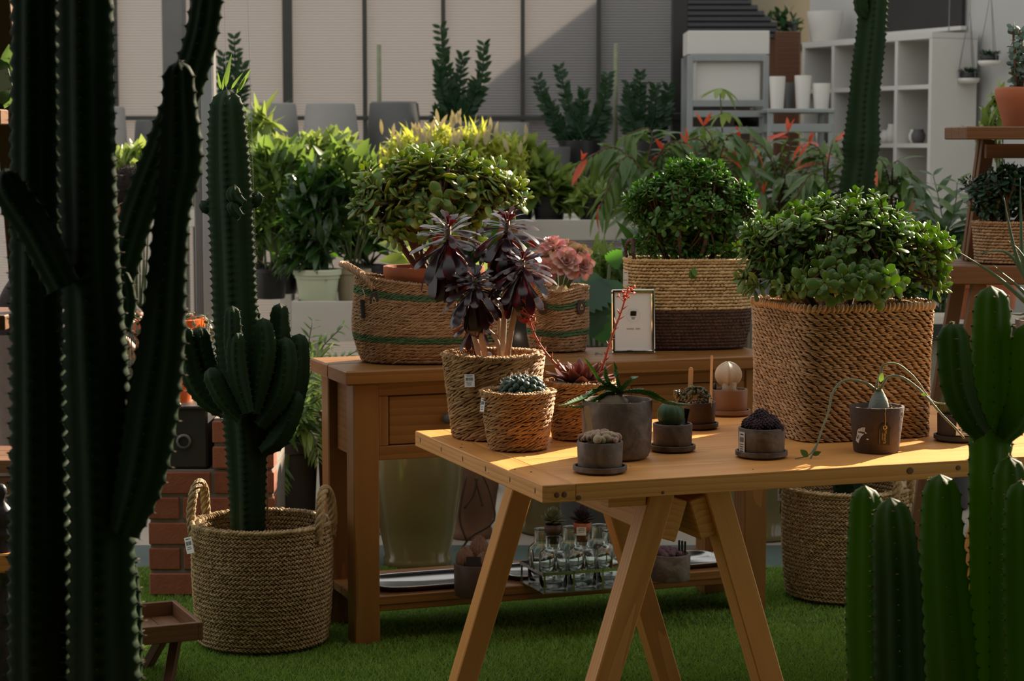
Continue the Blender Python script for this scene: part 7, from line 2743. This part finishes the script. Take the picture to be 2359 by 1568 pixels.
sj = thing('dark_jade_plant', 'dark shaded jade in the woven pot at the right edge', 'plant', Vector(wpn.location) + Vector((0, 0, .125)))
OJ = Vector(sj.location)
bl = [blob(2315, 430, 75, 50, sj.location.y, OJ), blob(2260, 430, 45, 40, sj.location.y, OJ), blob(2360, 430, 60, 50, sj.location.y, OJ), blob(2315, 485, 62, 40, sj.location.y, OJ), blob(2270, 470, 40, 35, sj.location.y, OJ)]
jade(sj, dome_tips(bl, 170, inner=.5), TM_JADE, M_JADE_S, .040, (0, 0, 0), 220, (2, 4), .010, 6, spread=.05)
# bench and terracotta pot under the stand
q = at(2200, 735, 7.75)
gb = thing('grey_bench', 'low grey-topped bench under the tiered stand at the right', 'bench', (q.x + .35, 7.6, 0))
beam('top', (-.65, .2, q.z - .012), (.6, .2, q.z - .012), .5, .024, M_CONC, gb)
beam('edge', (-.65, -.055, q.z - .03), (.6, -.055, q.z - .03), .012, .06, M_TEAL, gb)
for x in (-.45, .5):
    for y in (.0, .4):
        beam('leg', (x, y, 0), (x, y, q.z - .02), .05, .05, M_WHITEWOOD, gb, up=(0, 1, 0))
tpo = thing('terracotta_pot', 'plain terracotta pot on the grey bench under the stand', 'pot', (at(2226, 700, 7.78).x, 7.78, q.z + .001))
rr = 32 * mp(7.78)
MB().lathe([(0, 0), (rr * .72, 0), (rr * .9, .115), (rr * 1.05, .116), (rr * 1.06, .145), (rr * .96, .145), (rr * .9, .13), (0, .12)], 30).obj('body', M_TERRA, tpo, angle=40)
soil_disc(tpo, rr * .9, .132)
# cylindrical sansevieria on the far end of the table
YX = 6.05
q = at(2400, 900, YX)
sv = thing('spear_sansevieria', 'cylindrical sansevieria sending banded spears in from the right edge', 'potted plant', (q.x + .02, YX, TZ + .001))
MB().lathe([(0, 0), (.075, 0), (.095, .26), (.10, .265), (.10, .29), (.092, .29), (.088, .27), (0, .26)], 32).obj('pot', M_GREYPOT, sv, angle=40)
soil_disc(sv, .088, .265)
O = Vector(sv.location)
for pts, dy in (([(2372, 705), (2300, 640), (2240, 600), (2200, 575)], -.05), ([(2375, 690), (2340, 655), (2310, 630), (2288, 610)], -.12), ([(2385, 680), (2345, 600), (2325, 520), (2313, 455)], .0), ([(2380, 690), (2356, 600), (2352, 500), (2350, 410)], -.02), ([(2378, 670), (2330, 590), (2290, 578), (2242, 588)], .08), ([(2380, 640), (2350, 580), (2320, 553)], -.06), ([(2382, 720), (2350, 725), (2325, 722)], -.1), ([(2400, 690), (2420, 560), (2440, 430)], .03)):
    P = smoothpath([Vector((RNG.normal(0, .015), RNG.normal(0, .015), .255))] + [at(a, b_, YX + dy) - O for a, b_ in pts], 22)
    MB().tube(P, np.concatenate([np.linspace(.0075, .0065, 12), np.linspace(.0062, .0008, 10)]), 8).obj('spear', M_SANSE, sv)
# cycad-like plant behind the jade on the right
q = at(2170, 640, 8.85)
cy = thing('broad_frond_plant', 'dark plant with upright broad fronds right behind the square-basket jade', 'potted plant', (q.x, 8.85, 0))
vessel(cy, 'black', .17, .62)
O = Vector(cy.location)
for (pts, dy) in (([(2170, 560), (2140, 480), (2110, 430)], -.1), ([(2175, 560), (2165, 470), (2150, 405)], 0), ([(2180, 560), (2200, 480), (2205, 420)], -.1), ([(2185, 560), (2225, 500), (2240, 440)], -.05), ([(2190, 580), (2235, 560), (2250, 530)], -.15), ([(2160, 570), (2120, 520), (2090, 500)], -.15)):
    P = [Vector((0, 0, .55))] + [at(a, b_, 8.85 + dy * (i + 1) / 3) - O for i, (a, b_) in enumerate(pts)]
    frond(cy, P, .21, 1.15, M_LEAF_D if RNG.random() < .6 else M_LEAF, 11)
